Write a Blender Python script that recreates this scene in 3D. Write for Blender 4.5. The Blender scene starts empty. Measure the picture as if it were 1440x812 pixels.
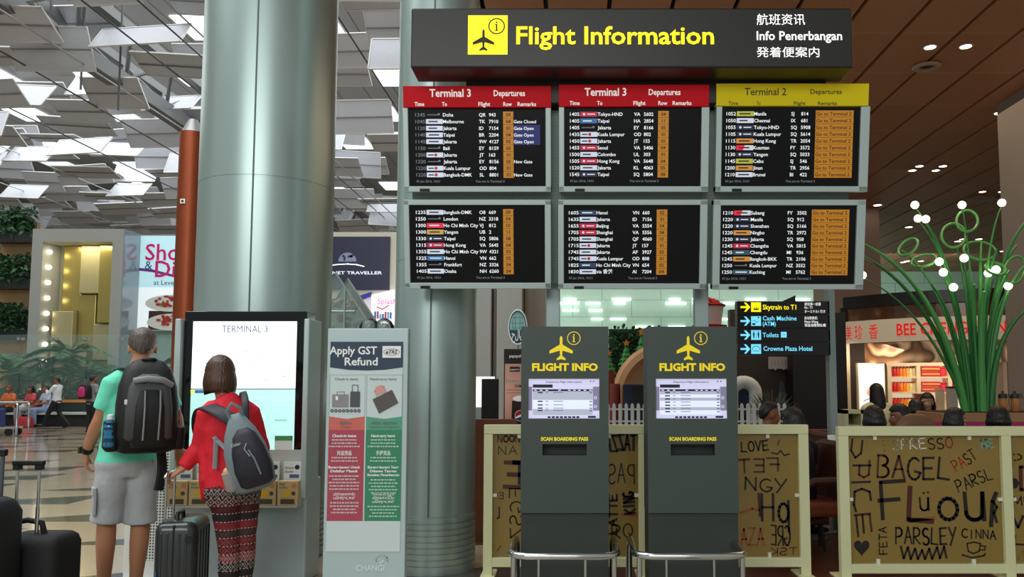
import bpy, bmesh, math, random
from mathutils import Vector, Matrix, Quaternion
random.seed(7)
R = math.radians
scene = bpy.context.scene
COL = scene.collection

# ------------------------------------------------------------------ camera, world, light, exposure
FPX, W_, H_ = 1150.0, 1440.0, 812.0
HOR, VPX, CAMH = 540.0, 805.0, 1.45
PPX, PPY = 805.0, 450.0          # the picture is a crop: optical centre off the middle of the frame
TH = math.atan((HOR - PPY)/FPX)
PSI = 0.0
CAM = Vector((0, 0, CAMH))
F0 = Vector((-math.sin(PSI), math.cos(PSI), 0)); RT = Vector((math.cos(PSI), math.sin(PSI), 0))
FW = F0*math.cos(TH) + Vector((0, 0, math.sin(TH))); UP = -F0*math.sin(TH) + Vector((0, 0, math.cos(TH)))
cd = bpy.data.cameras.new('camera'); cam = bpy.data.objects.new('camera', cd); COL.objects.link(cam)
cd.sensor_width = 36; cd.lens = FPX/W_*36; cd.shift_x = -(PPX-W_/2)/W_; cd.shift_y = (PPY-H_/2)/W_; cd.clip_end = 300; cd.clip_start = .05
mw = Matrix((RT, UP, -FW)).transposed().to_4x4(); mw.translation = CAM; cam.matrix_world = mw
scene.camera = cam
vs = scene.view_settings
vs.view_transform = 'Standard'; vs.look = 'None'; vs.gamma = 1; vs.exposure = 0.0; vs.use_curve_mapping = False

def hexc(h):
    c = [int(h[i:i+2], 16)/255 for i in (0, 2, 4)]
    return tuple((x/12.92 if x <= .04045 else ((x+.055)/1.055)**2.4) for x in c)

wd = bpy.data.worlds.new('world'); scene.world = wd; wd.use_nodes = True
wd.node_tree.nodes['Background'].inputs[0].default_value = (.85, .93, .92, 1)
wd.node_tree.nodes['Background'].inputs[1].default_value = .38

def area_light(name, loc, target, sx, sy, power, col=(1, 1, 1)):
    l = bpy.data.lights.new(name, 'AREA'); l.shape = 'RECTANGLE'; l.size = sx; l.size_y = sy; l.energy = power; l.color = col
    o = bpy.data.objects.new(name, l); COL.objects.link(o); o.location = loc
    o.rotation_euler = (Vector(target)-Vector(loc)).to_track_quat('-Z', 'Y').to_euler()
    return o
# daylight of the tall hall, falling from the roof lights; soft light of the hall behind the photographer
area_light('hall_daylight_near', (-9, 6, 14), (-9, 8, 0), 14, 12, 2600, (.97, 1, 1))
area_light('hall_daylight_far', (-16, 33, 15), (-16, 33, 0), 34, 26, 5600, (.95, .99, 1))
area_light('concourse_light', (-3, -7, 6.5), (-1, 5, 1.6), 10, 4, 620, (.97, 1, .98))
# warm lamps of the cafe ceiling and of the far shops
area_light('cafe_light', (5.5, 11, 5.85), (5.5, 11, 0), 7, 7, 150, (1, .76, .5))
area_light('court_light', (3, 28, 5.6), (3, 32, 1.5), 22, 2, 480, (.86, 1, .92))

# ------------------------------------------------------------------ pixel -> point helpers (only used to measure the photograph)
def ray(u, v): return FW + RT*((u-PPX)/FPX) + UP*((PPY-v)/FPX)
def P(u, v, Y):
    d = ray(u, v); return CAM + d*(Y/d.y)
def PZ(u, v, z):
    d = ray(u, v); return CAM + d*((z-CAMH)/d.z)
def PX(u, v, p0, n):
    d = ray(u, v); return CAM + d*((p0-CAM).dot(n)/d.dot(n))

# ------------------------------------------------------------------ materials
MATS = {}
def mat(key, col='808080', rough=.5, metal=0, emit=0, spec=.5, noise=0, nscale=8, bump=0, bscale=40, trans=0, alpha=1, emitcol=None, coat=0):
    if key in MATS: return MATS[key]
    m = bpy.data.materials.new(key); m.use_nodes = True; nt = m.node_tree; b = nt.nodes['Principled BSDF']
    c = hexc(col) + (1,)
    b.inputs['Base Color'].default_value = c; b.inputs['Roughness'].default_value = rough; b.inputs['Metallic'].default_value = metal
    b.inputs['Specular IOR Level'].default_value = spec; b.inputs['Transmission Weight'].default_value = trans; b.inputs['Alpha'].default_value = alpha
    b.inputs['Coat Weight'].default_value = coat
    if emit:
        b.inputs['Emission Color'].default_value = (hexc(emitcol)+(1,)) if emitcol else c; b.inputs['Emission Strength'].default_value = emit
    tc = nt.nodes.new('ShaderNodeTexCoord')
    if noise:
        n = nt.nodes.new('ShaderNodeTexNoise'); n.inputs['Scale'].default_value = nscale; n.inputs['Detail'].default_value = 5
        nt.links.new(tc.outputs['Object'], n.inputs['Vector'])
        mx = nt.nodes.new('ShaderNodeMix'); mx.data_type = 'RGBA'
        mx.inputs[6].default_value = tuple(x*(1-noise) for x in c[:3])+(1,); mx.inputs[7].default_value = tuple(min(1, x*(1+noise)) for x in c[:3])+(1,)
        nt.links.new(n.outputs['Fac'], mx.inputs[0]); nt.links.new(mx.outputs[2], b.inputs['Base Color'])
    if bump:
        n = nt.nodes.new('ShaderNodeTexNoise'); n.inputs['Scale'].default_value = bscale; n.inputs['Detail'].default_value = 4
        nt.links.new(tc.outputs['Object'], n.inputs['Vector'])
        bp = nt.nodes.new('ShaderNodeBump'); bp.inputs['Strength'].default_value = bump; bp.inputs['Distance'].default_value = .01
        nt.links.new(n.outputs['Fac'], bp.inputs['Height']); nt.links.new(bp.outputs[0], b.inputs['Normal'])
    MATS[key] = m
    return m

def node_mat(key, fn, **kw):
    if key in MATS: return MATS[key]
    m = mat(key, **kw); nt = m.node_tree; fn(nt, nt.nodes['Principled BSDF']); return m

class NB:            # tiny node helper
    def __init__(s, nt): s.nt = nt
    def coord(s, which='Object'):
        return s.nt.nodes.new('ShaderNodeTexCoord').outputs[which]
    def sep(s, v):
        n = s.nt.nodes.new('ShaderNodeSeparateXYZ'); s.nt.links.new(v, n.inputs[0]); return n.outputs
    def m(s, op, a, b=None, c=None):
        n = s.nt.nodes.new('ShaderNodeMath'); n.operation = op
        for i, x in enumerate((a, b, c)):
            if x is None: continue
            if isinstance(x, (int, float)): n.inputs[i].default_value = x
            else: s.nt.links.new(x, n.inputs[i])
        return n.outputs[0]
    def mix(s, f, a, b):
        n = s.nt.nodes.new('ShaderNodeMix'); n.data_type = 'RGBA'
        for i, x in ((0, f), (6, a), (7, b)):
            if isinstance(x, (int, float)): n.inputs[i].default_value = x
            elif isinstance(x, tuple): n.inputs[i].default_value = x + (1,)*(4-len(x))
            else: s.nt.links.new(x, n.inputs[i])
        return n.outputs[2]
    def noise(s, scale, vec=None, detail=3):
        n = s.nt.nodes.new('ShaderNodeTexNoise'); n.inputs['Scale'].default_value = scale; n.inputs['Detail'].default_value = detail
        if vec is not None: s.nt.links.new(vec, n.inputs['Vector'])
        return n.outputs['Fac']
    def vec(s, x, y, z):
        n = s.nt.nodes.new('ShaderNodeCombineXYZ')
        for i, q in enumerate((x, y, z)):
            if isinstance(q, (int, float)): n.inputs[i].default_value = q
            else: s.nt.links.new(q, n.inputs[i])
        return n.outputs[0]
    def ramp(s, f, stops, const=False):
        n = s.nt.nodes.new('ShaderNodeValToRGB'); cr = n.color_ramp
        if const: cr.interpolation = 'CONSTANT'
        while len(cr.elements) < len(stops): cr.elements.new(.5)
        for e, (p, c) in zip(cr.elements, stops): e.position = p; e.color = (hexc(c) if isinstance(c, str) else c)+(1,)
        s.nt.links.new(f, n.inputs[0]); return n.outputs[0]
    def to(s, a, b): s.nt.links.new(a, b)

# ------------------------------------------------------------------ mesh builder
_TX = {}
def text_geo(s, bold=0, font_res=2, shear=0):
    k = (s, bold, shear)
    if k not in _TX:
        c = bpy.data.curves.new('t', 'FONT'); c.body = s; c.resolution_u = font_res; c.offset = bold; c.shear = shear
        o = bpy.data.objects.new('t', c); me = bpy.data.meshes.new_from_object(o)
        v = [(p.co.x, p.co.y) for p in me.vertices]; f = [tuple(p.vertices) for p in me.polygons]
        bpy.data.objects.remove(o); bpy.data.curves.remove(c); bpy.data.meshes.remove(me)
        x0 = min([p[0] for p in v] or [0]); x1 = max([p[0] for p in v] or [1])
        _TX[k] = (v, f, x0, x1)
    return _TX[k]

class MB:
    def __init__(s): s.v = []; s.f = []; s.m = []; s.ml = []; s.M = None
    def mi(s, m):
        if m not in s.ml: s.ml.append(m)
        return s.ml.index(m)
    def add(s, vs, fs, m, M=None):
        k = len(s.v); i = s.mi(m)
        for p in vs:
            p = Vector(p)
            if M is not None: p = M @ p
            if s.M is not None: p = s.M @ p
            s.v.append(p)
        for f in fs: s.f.append(tuple(a+k for a in f)); s.m.append(i)
        return s
    def box(s, c, d, m, bevel=0, M=None):
        c = Vector(c); x, y, z = d[0]/2, d[1]/2, d[2]/2
        if not bevel:
            vs = [c+Vector((a*x, b*y, e*z)) for a in (-1, 1) for b in (-1, 1) for e in (-1, 1)]
            return s.add(vs, [(0, 1, 3, 2), (4, 6, 7, 5), (0, 4, 5, 1), (2, 3, 7, 6), (0, 2, 6, 4), (1, 5, 7, 3)], m, M)
        bm = bmesh.new(); bmesh.ops.create_cube(bm, size=1)
        for v in bm.verts: v.co = Vector((v.co.x*d[0], v.co.y*d[1], v.co.z*d[2]))
        bmesh.ops.bevel(bm, geom=bm.edges[:], offset=bevel, segments=2, profile=.5, affect='EDGES')
        bm.verts.index_update()
        s.add([v.co + c for v in bm.verts], [tuple(v.index for v in f.verts) for f in bm.faces], m, M); bm.free(); return s
    def quad(s, a, b, c, d, m): return s.add([a, b, c, d], [(0, 1, 2, 3)], m)
    def cyl(s, p0, p1, r0, m, r1=None, seg=16, caps=True):
        p0 = Vector(p0); p1 = Vector(p1); r1 = r0 if r1 is None else r1
        return s.tube([p0, p1], [r0, r1], m, seg, caps)
    def tube(s, pts, rad, m, seg=8, caps=True, closed=False):
        pts = [Vector(p) for p in pts]; n = len(pts)
        if isinstance(rad, (int, float)): rad = [rad]*n
        t0 = (pts[1]-pts[0]).normalized(); a = Vector((0, 0, 1)) if abs(t0.z) < .9 else Vector((1, 0, 0))
        nx = t0.cross(a).normalized(); vs = []; pt = t0
        for i, p in enumerate(pts):
            if closed: t = (pts[(i+1) % n]-pts[i-1]).normalized()
            elif i == 0: t = t0
            elif i == n-1: t = (pts[i]-pts[i-1]).normalized()
            else: t = (pts[i+1]-pts[i-1]).normalized()
            q = pt.rotation_difference(t); nx = q @ nx; pt = t; ny = t.cross(nx)
            r = rad[i]; rx, ry = r if isinstance(r, tuple) else (r, r)
            for k in range(seg):
                an = 2*math.pi*k/seg; vs.append(p+nx*(math.cos(an)*rx)+ny*(math.sin(an)*ry))
        fs = []
        for i in range(n if closed else n-1):
            j = (i+1) % n
            for k in range(seg):
                l = (k+1) % seg; fs.append((i*seg+k, i*seg+l, j*seg+l, j*seg+k))
        if caps and not closed: fs += [tuple(range(seg))[::-1], tuple((n-1)*seg+k for k in range(seg))]
        return s.add(vs, fs, m)
    def loft(s, rings, m, caps=True):
        n = len(rings[0]); vs = [p for r in rings for p in r]; fs = []
        for i in range(len(rings)-1):
            for k in range(n):
                l = (k+1) % n; fs.append((i*n+k, i*n+l, (i+1)*n+l, (i+1)*n+k))
        if caps: fs += [tuple(range(n))[::-1], tuple((len(rings)-1)*n+k for k in range(n))]
        return s.add(vs, fs, m)
    def limb(s, pts, rads, m, side=(1, 0, 0), seg=16, power=2.0):
        """elliptic loft; rads = (r along side, r along the other axis)"""
        pts = [Vector(p) for p in pts]; rings = []; n = len(pts); side = Vector(side)
        for i, p in enumerate(pts):
            t = (pts[min(i+1, n-1)]-pts[max(i-1, 0)]).normalized()
            sx = (side-t*side.dot(t)).normalized(); sy = t.cross(sx)
            r = rads[i]; rx, ry = r if isinstance(r, tuple) else (r, r)
            ring = []
            for k in range(seg):
                a = 2*math.pi*k/seg; ca, sa = math.cos(a), math.sin(a); e = 2/power
                ring.append(p + sx*(rx*math.copysign(abs(ca)**e, ca)) + sy*(ry*math.copysign(abs(sa)**e, sa)))
            rings.append(ring)
        return s.loft(rings, m)
    def lathe(s, prof, m, seg=24, c=(0, 0, 0), caps=True):
        c = Vector(c)
        return s.loft([[c+Vector((r*math.cos(2*math.pi*k/seg), r*math.sin(2*math.pi*k/seg), z)) for k in range(seg)] for r, z in prof], m, caps)
    def ell(s, c, r, m, seg=16, rings=10, M=None):
        c = Vector(c); r = (r, r, r) if isinstance(r, (int, float)) else r
        vs = [Vector((0, 0, -r[2]))]; fs = []
        for i in range(1, rings):
            ph = math.pi*i/rings
            for k in range(seg):
                a = 2*math.pi*k/seg; vs.append(Vector((r[0]*math.sin(ph)*math.cos(a), r[1]*math.sin(ph)*math.sin(a), -r[2]*math.cos(ph))))
        vs.append(Vector((0, 0, r[2]))); e = len(vs)-1
        for k in range(seg):
            l = (k+1) % seg; fs.append((0, 1+l, 1+k)); fs.append((e, e-seg+k, e-seg+l))
        for i in range(rings-2):
            for k in range(seg):
                l = (k+1) % seg; a = 1+i*seg; fs.append((a+k, a+l, a+seg+l, a+seg+k))
        if M is not None: vs = [M @ p for p in vs]
        return s.add([c+p for p in vs], fs, m)
    def prism(s, poly, y0, y1, m):
        """polygon in x,z (counter-clockwise seen from -y) extruded from y0 (front) to y1"""
        n = len(poly); a = sum(poly[i][0]*poly[(i+1) % n][1]-poly[(i+1) % n][0]*poly[i][1] for i in range(n))
        if a < 0: poly = poly[::-1]
        vs = [(x, y0, z) for x, z in poly]+[(x, y1, z) for x, z in poly]
        fs = [tuple(range(n)), tuple(range(n, 2*n))[::-1]]+[(i, i+n, (i+1) % n+n, (i+1) % n) for i in range(n)]
        return s.add(vs, fs, m)
    def flat(s, poly, y, m):
        n = len(poly); a = sum(poly[i][0]*poly[(i+1) % n][1]-poly[(i+1) % n][0]*poly[i][1] for i in range(n))
        if a < 0: poly = poly[::-1]
        return s.add([(x, y, z) for x, z in poly], [tuple(range(n))], m)
    def rect(s, x0, z0, x1, z1, y, m): return s.flat([(x0, z0), (x1, z0), (x1, z1), (x0, z1)], y, m)
    def disc(s, c, r, y, m, seg=20, r2=None):
        r2 = r2 or r
        return s.flat([(c[0]+r*math.cos(2*math.pi*k/seg), c[1]+r2*math.sin(2*math.pi*k/seg)) for k in range(seg)], y, m)
    def ring(s, c, r, w, y, m, seg=28, r2=None):
        r2 = r2 or r; vs = []; fs = []
        for k in range(seg):
            a = 2*math.pi*k/seg
            for d in (-w/2, w/2): vs.append((c[0]+(r+d)*math.cos(a), y, c[1]+(r2+d)*math.sin(a)))
        for k in range(seg):
            l = (k+1) % seg; fs.append((2*k, 2*k+1, 2*l+1, 2*l))
        return s.add(vs, fs, m)
    def text(s, t, x, z, y, h, m, align='L', bold=0.0, width=None, fit=None, shear=0, M=None):
        """lettering facing -y; h = capital height, x,z = left (or centre) point on the base line"""
        v, f, x0, x1 = text_geo(t, bold, shear=shear)
        k = h/.682; kx = k; w = (x1-x0)*k
        if width: kx = width/(x1-x0); w = width
        elif fit and w > fit: kx = fit/(x1-x0); w = fit
        ox = x if align == 'L' else (x-w/2 if align == 'C' else x-w)
        return s.add([(ox+(p[0]-x0)*kx, y, z+p[1]*k) for p in v], f, m, M)
    def stroke(s, pts, w, y, m):
        """flat marker line through x,z points"""
        for i in range(len(pts)-1):
            a = Vector(pts[i]); b = Vector(pts[i+1]); d = b-a
            if d.length < 1e-6: continue
            n = Vector((-d.y, d.x)).normalized()*(w/2); e = d.normalized()*(w*.3)
            q = [a-e-n, b+e-n, b+e+n, a-e+n]
            s.add([(p.x, y, p.y) for p in q], [(0, 1, 2, 3)], m)
        return s
    def xform(s, M):
        s.v = [M @ p for p in s.v]; return s
    def shift(s, d):
        d = Vector(d); s.v = [p-d for p in s.v]; return s
    def build(s, name, parent=None, loc=None, rz=0, smooth=None, sub=0, origin=None):
        if origin is not None: s.shift(origin); loc = origin if parent is None else loc
        me = bpy.data.meshes.new(name); me.from_pydata([tuple(p) for p in s.v], [], s.f)
        for m in s.ml: me.materials.append(m)
        me.polygons.foreach_set('material_index', s.m); me.update()
        if smooth:
            me.shade_smooth(); me.set_sharp_from_angle(angle=R(smooth))
        o = bpy.data.objects.new(name, me); COL.objects.link(o)
        if parent is not None: o.parent = parent
        if loc is not None: o.location = loc
        if rz: o.rotation_euler.z = rz
        if sub:
            md = o.modifiers.new('s', 'SUBSURF'); md.levels = sub; md.render_levels = sub
        return o

def tag(o, label=None, cat=None, group=None, kind=None):
    if label: o['label'] = label
    if cat: o['category'] = cat
    if group: o['group'] = group
    if kind: o['kind'] = kind
    return o
def thing(name, label, cat, loc=(0, 0, 0), rz=0, group=None):
    o = bpy.data.objects.new(name, None); COL.objects.link(o); o.empty_display_size = .1
    o.location = loc; o.rotation_euler.z = rz
    return tag(o, label, cat, group)
def struct(o): o['kind'] = 'structure'; return o
def copy_tree(o, parent=None):
    c = o.copy(); COL.objects.link(c)
    if parent is not None: c.parent = parent
    for ch in list(o.children): copy_tree(ch, c)
    return c

# ------------------------------------------------------------------ shared materials
STEEL = mat('brushed_column_steel', 'a9bbb8', .34, .62, noise=.04, nscale=3)
SILVER = mat('silver_frame', 'b9c9c8', .4, .25)
POSTM = mat('post_paint', '9fb0ae', .4, .3)
BLACK = mat('black_plastic', '0c0d0e', .35)
DARKG = mat('charcoal', '25282a', .5)
WHITE = mat('white_paint', 'e8ebe8', .5)
CREAM = mat('cream_paint', 'dcdcae', .45, bump=.05, bscale=60)
CHROME = mat('chrome', 'c8cccc', .18, 1)
RUBBER = mat('rubber', '101010', .7)
SCREENBLK = mat('lcd_black', '060707', .3, spec=.12, emit=.004, emitcol='ffffff')
TXW = mat('lcd_white', 'd8dce0', .5, emit=.75, emitcol='d4d8de')
AMBER = mat('lcd_amber', '9c6414', .5, emit=.42, emitcol='c8851c')
AMBTX = mat('lcd_brown', '4a2c08', .6, emit=.03)
# ================================================================== STRUCTURE
def pix(p):
    d = Vector(p)-CAM; w = d.dot(FW); return (PPX+FPX*d.dot(RT)/w, PPY-FPX*d.dot(UP)/w)

def f_floor(nt, b):
    n = NB(nt); x, y, z = n.sep(n.coord())
    # long beige tiles crossed by dark wedge-shaped strips
    u = n.m('ADD', x, n.m('MULTIPLY', y, .35)); k = n.m('FRACT', n.m('MULTIPLY', u, .17))
    row = n.m('FLOOR', n.m('MULTIPLY', y, .8)); fr = n.m('FRACT', n.m('MULTIPLY', y, .8))
    rnd = n.m('FRACT', n.m('MULTIPLY', n.m('SINE', n.m('MULTIPLY', row, 12.9898)), 43758.5))
    k2 = n.m('FRACT', n.m('ADD', n.m('MULTIPLY', x, .42), n.m('MULTIPLY', rnd, 3.0)))
    tri = n.m('LESS_THAN', n.m('ADD', fr, 0.0), n.m('MULTIPLY', n.m('SUBTRACT', k2, .3), 1.0))
    on = n.m('GREATER_THAN', rnd, .12)
    dark = n.m('MULTIPLY', tri, on)
    ns = n.noise(1.2, n.coord(), 6)
    base = n.mix(ns, hexc('a3947e'), hexc('b8a890'))
    c = n.mix(dark, base, hexc('4c4a48'))
    n.to(c, b.inputs['Base Color'])
FLOORM = node_mat('polished_tile', f_floor, rough=.1, spec=.55)
o = MB().box((-12, 29, -.06), (110, 76, .12), FLOORM).build('floor'); struct(o)
def f_wood(nt, b):
    n = NB(nt); x, y, z = n.sep(n.coord()); ns = n.noise(14, n.vec(n.m('MULTIPLY', x, 6), y, z), 4)
    n.to(n.mix(ns, hexc('3a1c10'), hexc('6a3a22')), b.inputs['Base Color'])
CAFEFL = node_mat('cafe_floor_boards', f_wood, rough=.35)
struct(MB().box((9.75, 20.3, .006), (20, 28.2, .012), CAFEFL).build('floor_cafe'))

# roof of the tall hall: pale ribbed soffit with roof lights
def f_roof(nt, b):
    n = NB(nt); x, y, z = n.sep(n.coord())
    l = n.m('LESS_THAN', n.m('FRACT', n.m('MULTIPLY', x, .7)), .03)
    n.to(n.mix(l, hexc('a6a4a2'), hexc('5e5c5a')), b.inputs['Base Color'])
ROOFM = node_mat('roof_soffit', f_roof, rough=.7)
struct(MB().box((-24, 34, 15.7), (64, 60, .3), ROOFM).build('ceiling_hall'))
HALLW = mat('hall_wall', 'c9c9c4', .6, noise=.05, nscale=.4)
struct(MB().box((-20, 63, 7.9), (60, .4, 15.8), HALLW).build('wall_back'))
struct(MB().box((-50, 34, 7.9), (.4, 58, 15.8), HALLW).build('wall_left'))
SKYL = mat('skylight_glass', 'eef6fb', .3, emit=1.6)
ALU = mat('aluminium', 'a9adad', .4, .5)
k = 0
for iy in range(8):
    for ix in range(7):
        x = -33+ix*4.6+(iy % 2)*1.9; y = 21+iy*5.2
        u, v = pix((x, y, 15.5))
        if v < -40 or u > 600 or u < -60: continue
        k += 1
        w = MB().box((0, 0, 0), (1.7, 2.2, .04), SKYL).build('window_%d' % k, loc=(x, y, 15.5)); struct(w)
# truss beam running into the hall
BEAMM = mat('beam_grey', '77797a', .5, .3)
bx = (0-VPX)/HOR*10.3
b = MB(); b.box((0, 19, .0), (.55, 42, .5), BEAMM); b.box((.9, 19, 1.3), (.3, 42, .3), BEAMM); b.box((-.9, 19, 1.3), (.3, 42, .3), BEAMM)
for i in range(15):
    for sx in (-1, 1):
        b.tube([(0, -1+i*2.8, .2), (sx*.9, .4+i*2.8, 1.25)], .07, BEAMM, 6); b.tube([(sx*.9, .4+i*2.8, 1.25), (0, 1.8+i*2.8, .2)], .07, BEAMM, 6)
struct(b.build('beam', loc=(bx, 20, 11.7)))
# brown plank ceiling over the cafe side
CZ = 6.0; CXL = -1.22
def f_plank(nt, b):
    n = NB(nt); x, y, z = n.sep(n.coord())
    fr = n.m('FRACT', n.m('DIVIDE', n.m('SUBTRACT', y, 10.3), 1.36))
    l = n.m('LESS_THAN', fr, .014)
    rn = n.noise(.9, n.vec(n.m('FLOOR', n.m('DIVIDE', n.m('SUBTRACT', x, 4.27), .765)), n.m('FLOOR', n.m('DIVIDE', n.m('SUBTRACT', y, 10.3), 1.36)), 0.0), 0)
    gr = n.noise(5, n.vec(n.m('MULTIPLY', x, 9), n.m('MULTIPLY', y, 1), z), 4)
    c = n.mix(n.m('MULTIPLY_ADD', rn, .7, n.m('MULTIPLY', gr, .3)), hexc('a86e48'), hexc('d09a72'))
    n.to(n.mix(l, c, hexc('c9a48c')), b.inputs['Base Color'])
PLANK = node_mat('brown_ceiling_plank', f_plank, rough=.5)
b = MB(); x0 = 4.27
i0 = math.floor((CXL-x0)/.765)
for i in range(i0, 30):
    xa, xb = x0+i*.765+.028, x0+(i+1)*.765-.028
    if xb < CXL: continue
    b.box(((max(xa, CXL)+xb)/2, 19.3, CZ+.03), (xb-max(xa, CXL), 30.6, .06), PLANK)
b.box((11.5, 19.3, CZ+.3), (25.5, 30.6, .06), BLACK)
struct(b.build('ceiling_cafe'))
struct(MB().box((CXL-.1, 19.3, CZ+4.8), (.2, 30.6, 9.6), mat('bulkhead_brown', '5a4234', .5)).build('wall_bulkhead'))
# green-tiled wall at the far end of the food court
def f_gt(nt, b):
    n = NB(nt); x, y, z = n.sep(n.coord())
    lz = n.m('LESS_THAN', n.m('FRACT', n.m('MULTIPLY', z, 1.45)), .03)
    row = n.m('FLOOR', n.m('MULTIPLY', z, 1.45))
    lx = n.m('LESS_THAN', n.m('FRACT', n.m('ADD', n.m('MULTIPLY', x, .42), n.m('MULTIPLY', row, .5))), .012)
    n.to(n.mix(n.m('MAXIMUM', lz, lx), hexc('bfe3d0'), hexc('7fae9c')), b.inputs['Base Color'])
GTILE = node_mat('green_glass_tile', f_gt, rough=.12)
struct(MB().box((13.6, 33.2, 3), (29, .4, 6), GTILE).build('wall_court'))
# pillars
PILG = mat('pillar_grey_panel', '8c8580', .55, noise=.06, nscale=1)
p = P(1408, 300, 13.1); struct(MB().box((p.x+.5, 11.6, 3), (1.0, 3.0, 6), PILG).build('pillar_grey'))
PILB = mat('pillar_brown_stone', 'b08f7c', .45, noise=.08, nscale=1.3)
pa, pb = P(1166, 400, 21), P(1239, 400, 21)
struct(MB().box(((pa.x+pb.x)/2, 21.7, 3), (pb.x-pa.x, 1.4, 6), PILB).build('pillar_brown'))

# steel columns
def steel_column(name, cu, v, Y, width_px, top, seam_u, zs):
    c = P(cu, v, Y); r = (P(cu+width_px/2, v, Y)-P(cu-width_px/2, v, Y)).x/2
    b = MB(); GR = mat('column_joint', '5c6664', .5)
    prof = []
    for i in range(9):
        z = .03+i*.045; prof += [(r*1.012, z), (r*1.012, z+.034), (r*.985, z+.036), (r*.985, z+.044)]
    prof = [(r*1.012, 0)]+prof+[(r, .44)]
    zz = sorted(zs)
    for z in zz: prof += [(r, z-.008), (r*.993, z-.006), (r*.993, z+.006), (r, z+.008)]
    prof += [(r, top)]
    b.lathe(prof, STEEL, 72)
    d = P(seam_u, v, Y-r*.8); a = math.atan2(d.y-c.y, d.x-c.x)
    b.box((r*math.cos(a), r*math.sin(a), top/2+.22), (.012, .012, top-.44), GR, M=None)
    return struct(b.build(name, loc=(c.x, c.y, 0), smooth=25)), c, r
steel_column('column_left', 377, 262, 7.2, 179, 15.5, 360, (3.17, 5.3))
steel_column('column_centre', 614, 400, 6.62, 113, 15.5, 608, (2.42, 4.6))

# copper column of the hall
COPPER = mat('copper', '8e4426', .42, .6, noise=.12, nscale=3)
c = P(267, 300, 16); r = (P(284.5, 300, 16)-P(250.5, 300, 16)).x/2; zt = P(267, 188, 16).z
b = MB(); b.lathe([(r, 0), (r, zt)], COPPER, 40); b.lathe([(r*.9, zt), (r*.35, zt+.28)], ALU, 24)
q = P(259, 284, 15.8); b.box((q.x-c.x, -r, q.z), (.09, .06, .09), WHITE); b.box((q.x-c.x, -r-.035, q.z), (.04, .02, .04), BLACK)
struct(b.build('column_copper', loc=(c.x, 16, 0), smooth=40))

# ================================================================== HALL CEILING LOUVRES
def f_perf(nt, b):
    n = NB(nt); x, y, z = n.sep(n.coord())
    d = n.m('MULTIPLY', n.m('SINE', n.m('MULTIPLY', x, 120)), n.m('SINE', n.m('MULTIPLY', y, 120)))
    n.to(n.mix(n.m('GREATER_THAN', d, .35), hexc('d2d5dc'), hexc('9496a0')), b.inputs['Base Color'])
LOUV = node_mat('louvre_sheet', f_perf, rough=.45, metal=.15)
LOUVF = mat('louvre_frame', 'd0d0ce', .4, .4)
def louvre_mesh(w, d):
    b = MB(); b.box((0, 0, 0), (w, d, .015), LOUV)
    for s in (-1, 1):
        b.box((0, s*d/2, 0), (w, .04, .05), LOUVF); b.box((s*w/2, 0, 0), (.04, d, .05), LOUVF)
    b.box((0, 0, -.03), (w, .035, .04), mat('louvre_rail', '8b8b8b', .5, .4))
    return b
protos = [louvre_mesh(*q).build('ceiling_louvre') for q in ((2.3, 1.25), (1.9, 1.15), (2.7, 1.1))]
rl = random.Random(3); made = 0; PROTOUSED = set()
for iy in range(24):
    y = 16.5+iy*1.75
    for ix in range(-16, 3):
        x = ix*2.5+rl.uniform(-.5, .5)-.4; z = 12.1+rl.uniform(-1.0, .9)
        u, v = pix((x, y, z))
        if v > 332 or v < -45 or u < -70 or u > 580: continue
        if 318 < u < 440: continue
        if rl.random() < .08: continue
        pi = rl.randrange(3)
        if pi not in PROTOUSED: o = protos[pi]; PROTOUSED.add(pi)
        else: o = protos[pi].copy(); COL.objects.link(o)
        o.location = (x, y, z); t = rl.choice((-1.1, -.9, -.7, -.5, -.35, -.2, -.05, .8, 1.0, 1.2))+rl.uniform(-.12, .12)
        o.rotation_euler = (t, rl.uniform(-.06, .06), rl.uniform(-.05, .05))
        tag(o, 'pale perforated metal louvre hung from cables under the hall roof', 'ceiling panel', 'tilted louvres under the hall roof'); made += 1
print('louvres', made)
CABLE = mat('cable_steel', 'b9bbbb', .4, .5); CABLED = mat('cable_dark', '55585a', .5, .3)
for i, (u, v) in enumerate(((0, 73), (0, 18), (105, 0), (220, 0), (0, 155), (0, 215), (478, 45), (0, 268), (165, 0), (0, 300))):
    zc = 10.9; X = (u-VPX)/(HOR-v)*(zc-CAMH)
    o = MB().tube([(0, 15, 0), (0, 60, 0)], .026, CABLE if i % 2 else CABLED, 5).build('suspension_cable', loc=(X, 0, zc+.05*i))
    tag(o, 'thin steel cable running the length of the hall among the louvres', 'cable', 'cables carrying the ceiling louvres')
for (u, v0, v1) in ((70, 38, 95), (117, 50, 126), (171, 40, 155), (117, 15, 36)):
    p0 = P(u, v0, 24); p1 = P(u, v1, 24)
    o = MB().tube([(0, 0, 0), (0, 0, 15.5-p1.z)], .03, CABLED, 6).build('hanger_rod', loc=(p0.x, 24, p1.z))
    tag(o, 'dark thin rod hanging down from the hall roof', 'rod', 'rods hanging from the hall roof')

# ================================================================== FAR END OF THE HALL
def X_(u, Y, v=540): return P(u, v, Y).x
def Z_(v, Y, u=700): return P(u, v, Y).z
GOLD = mat('gold_leaf_panel', 'b5a35e', .25, .7, noise=.12, nscale=1.5)
FRAMEG = mat('pale_grey_frame', 'a8aaa4', .45)
SIDEG = mat('gloss_grey_side', '97a3ab', .12, .3)
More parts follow.
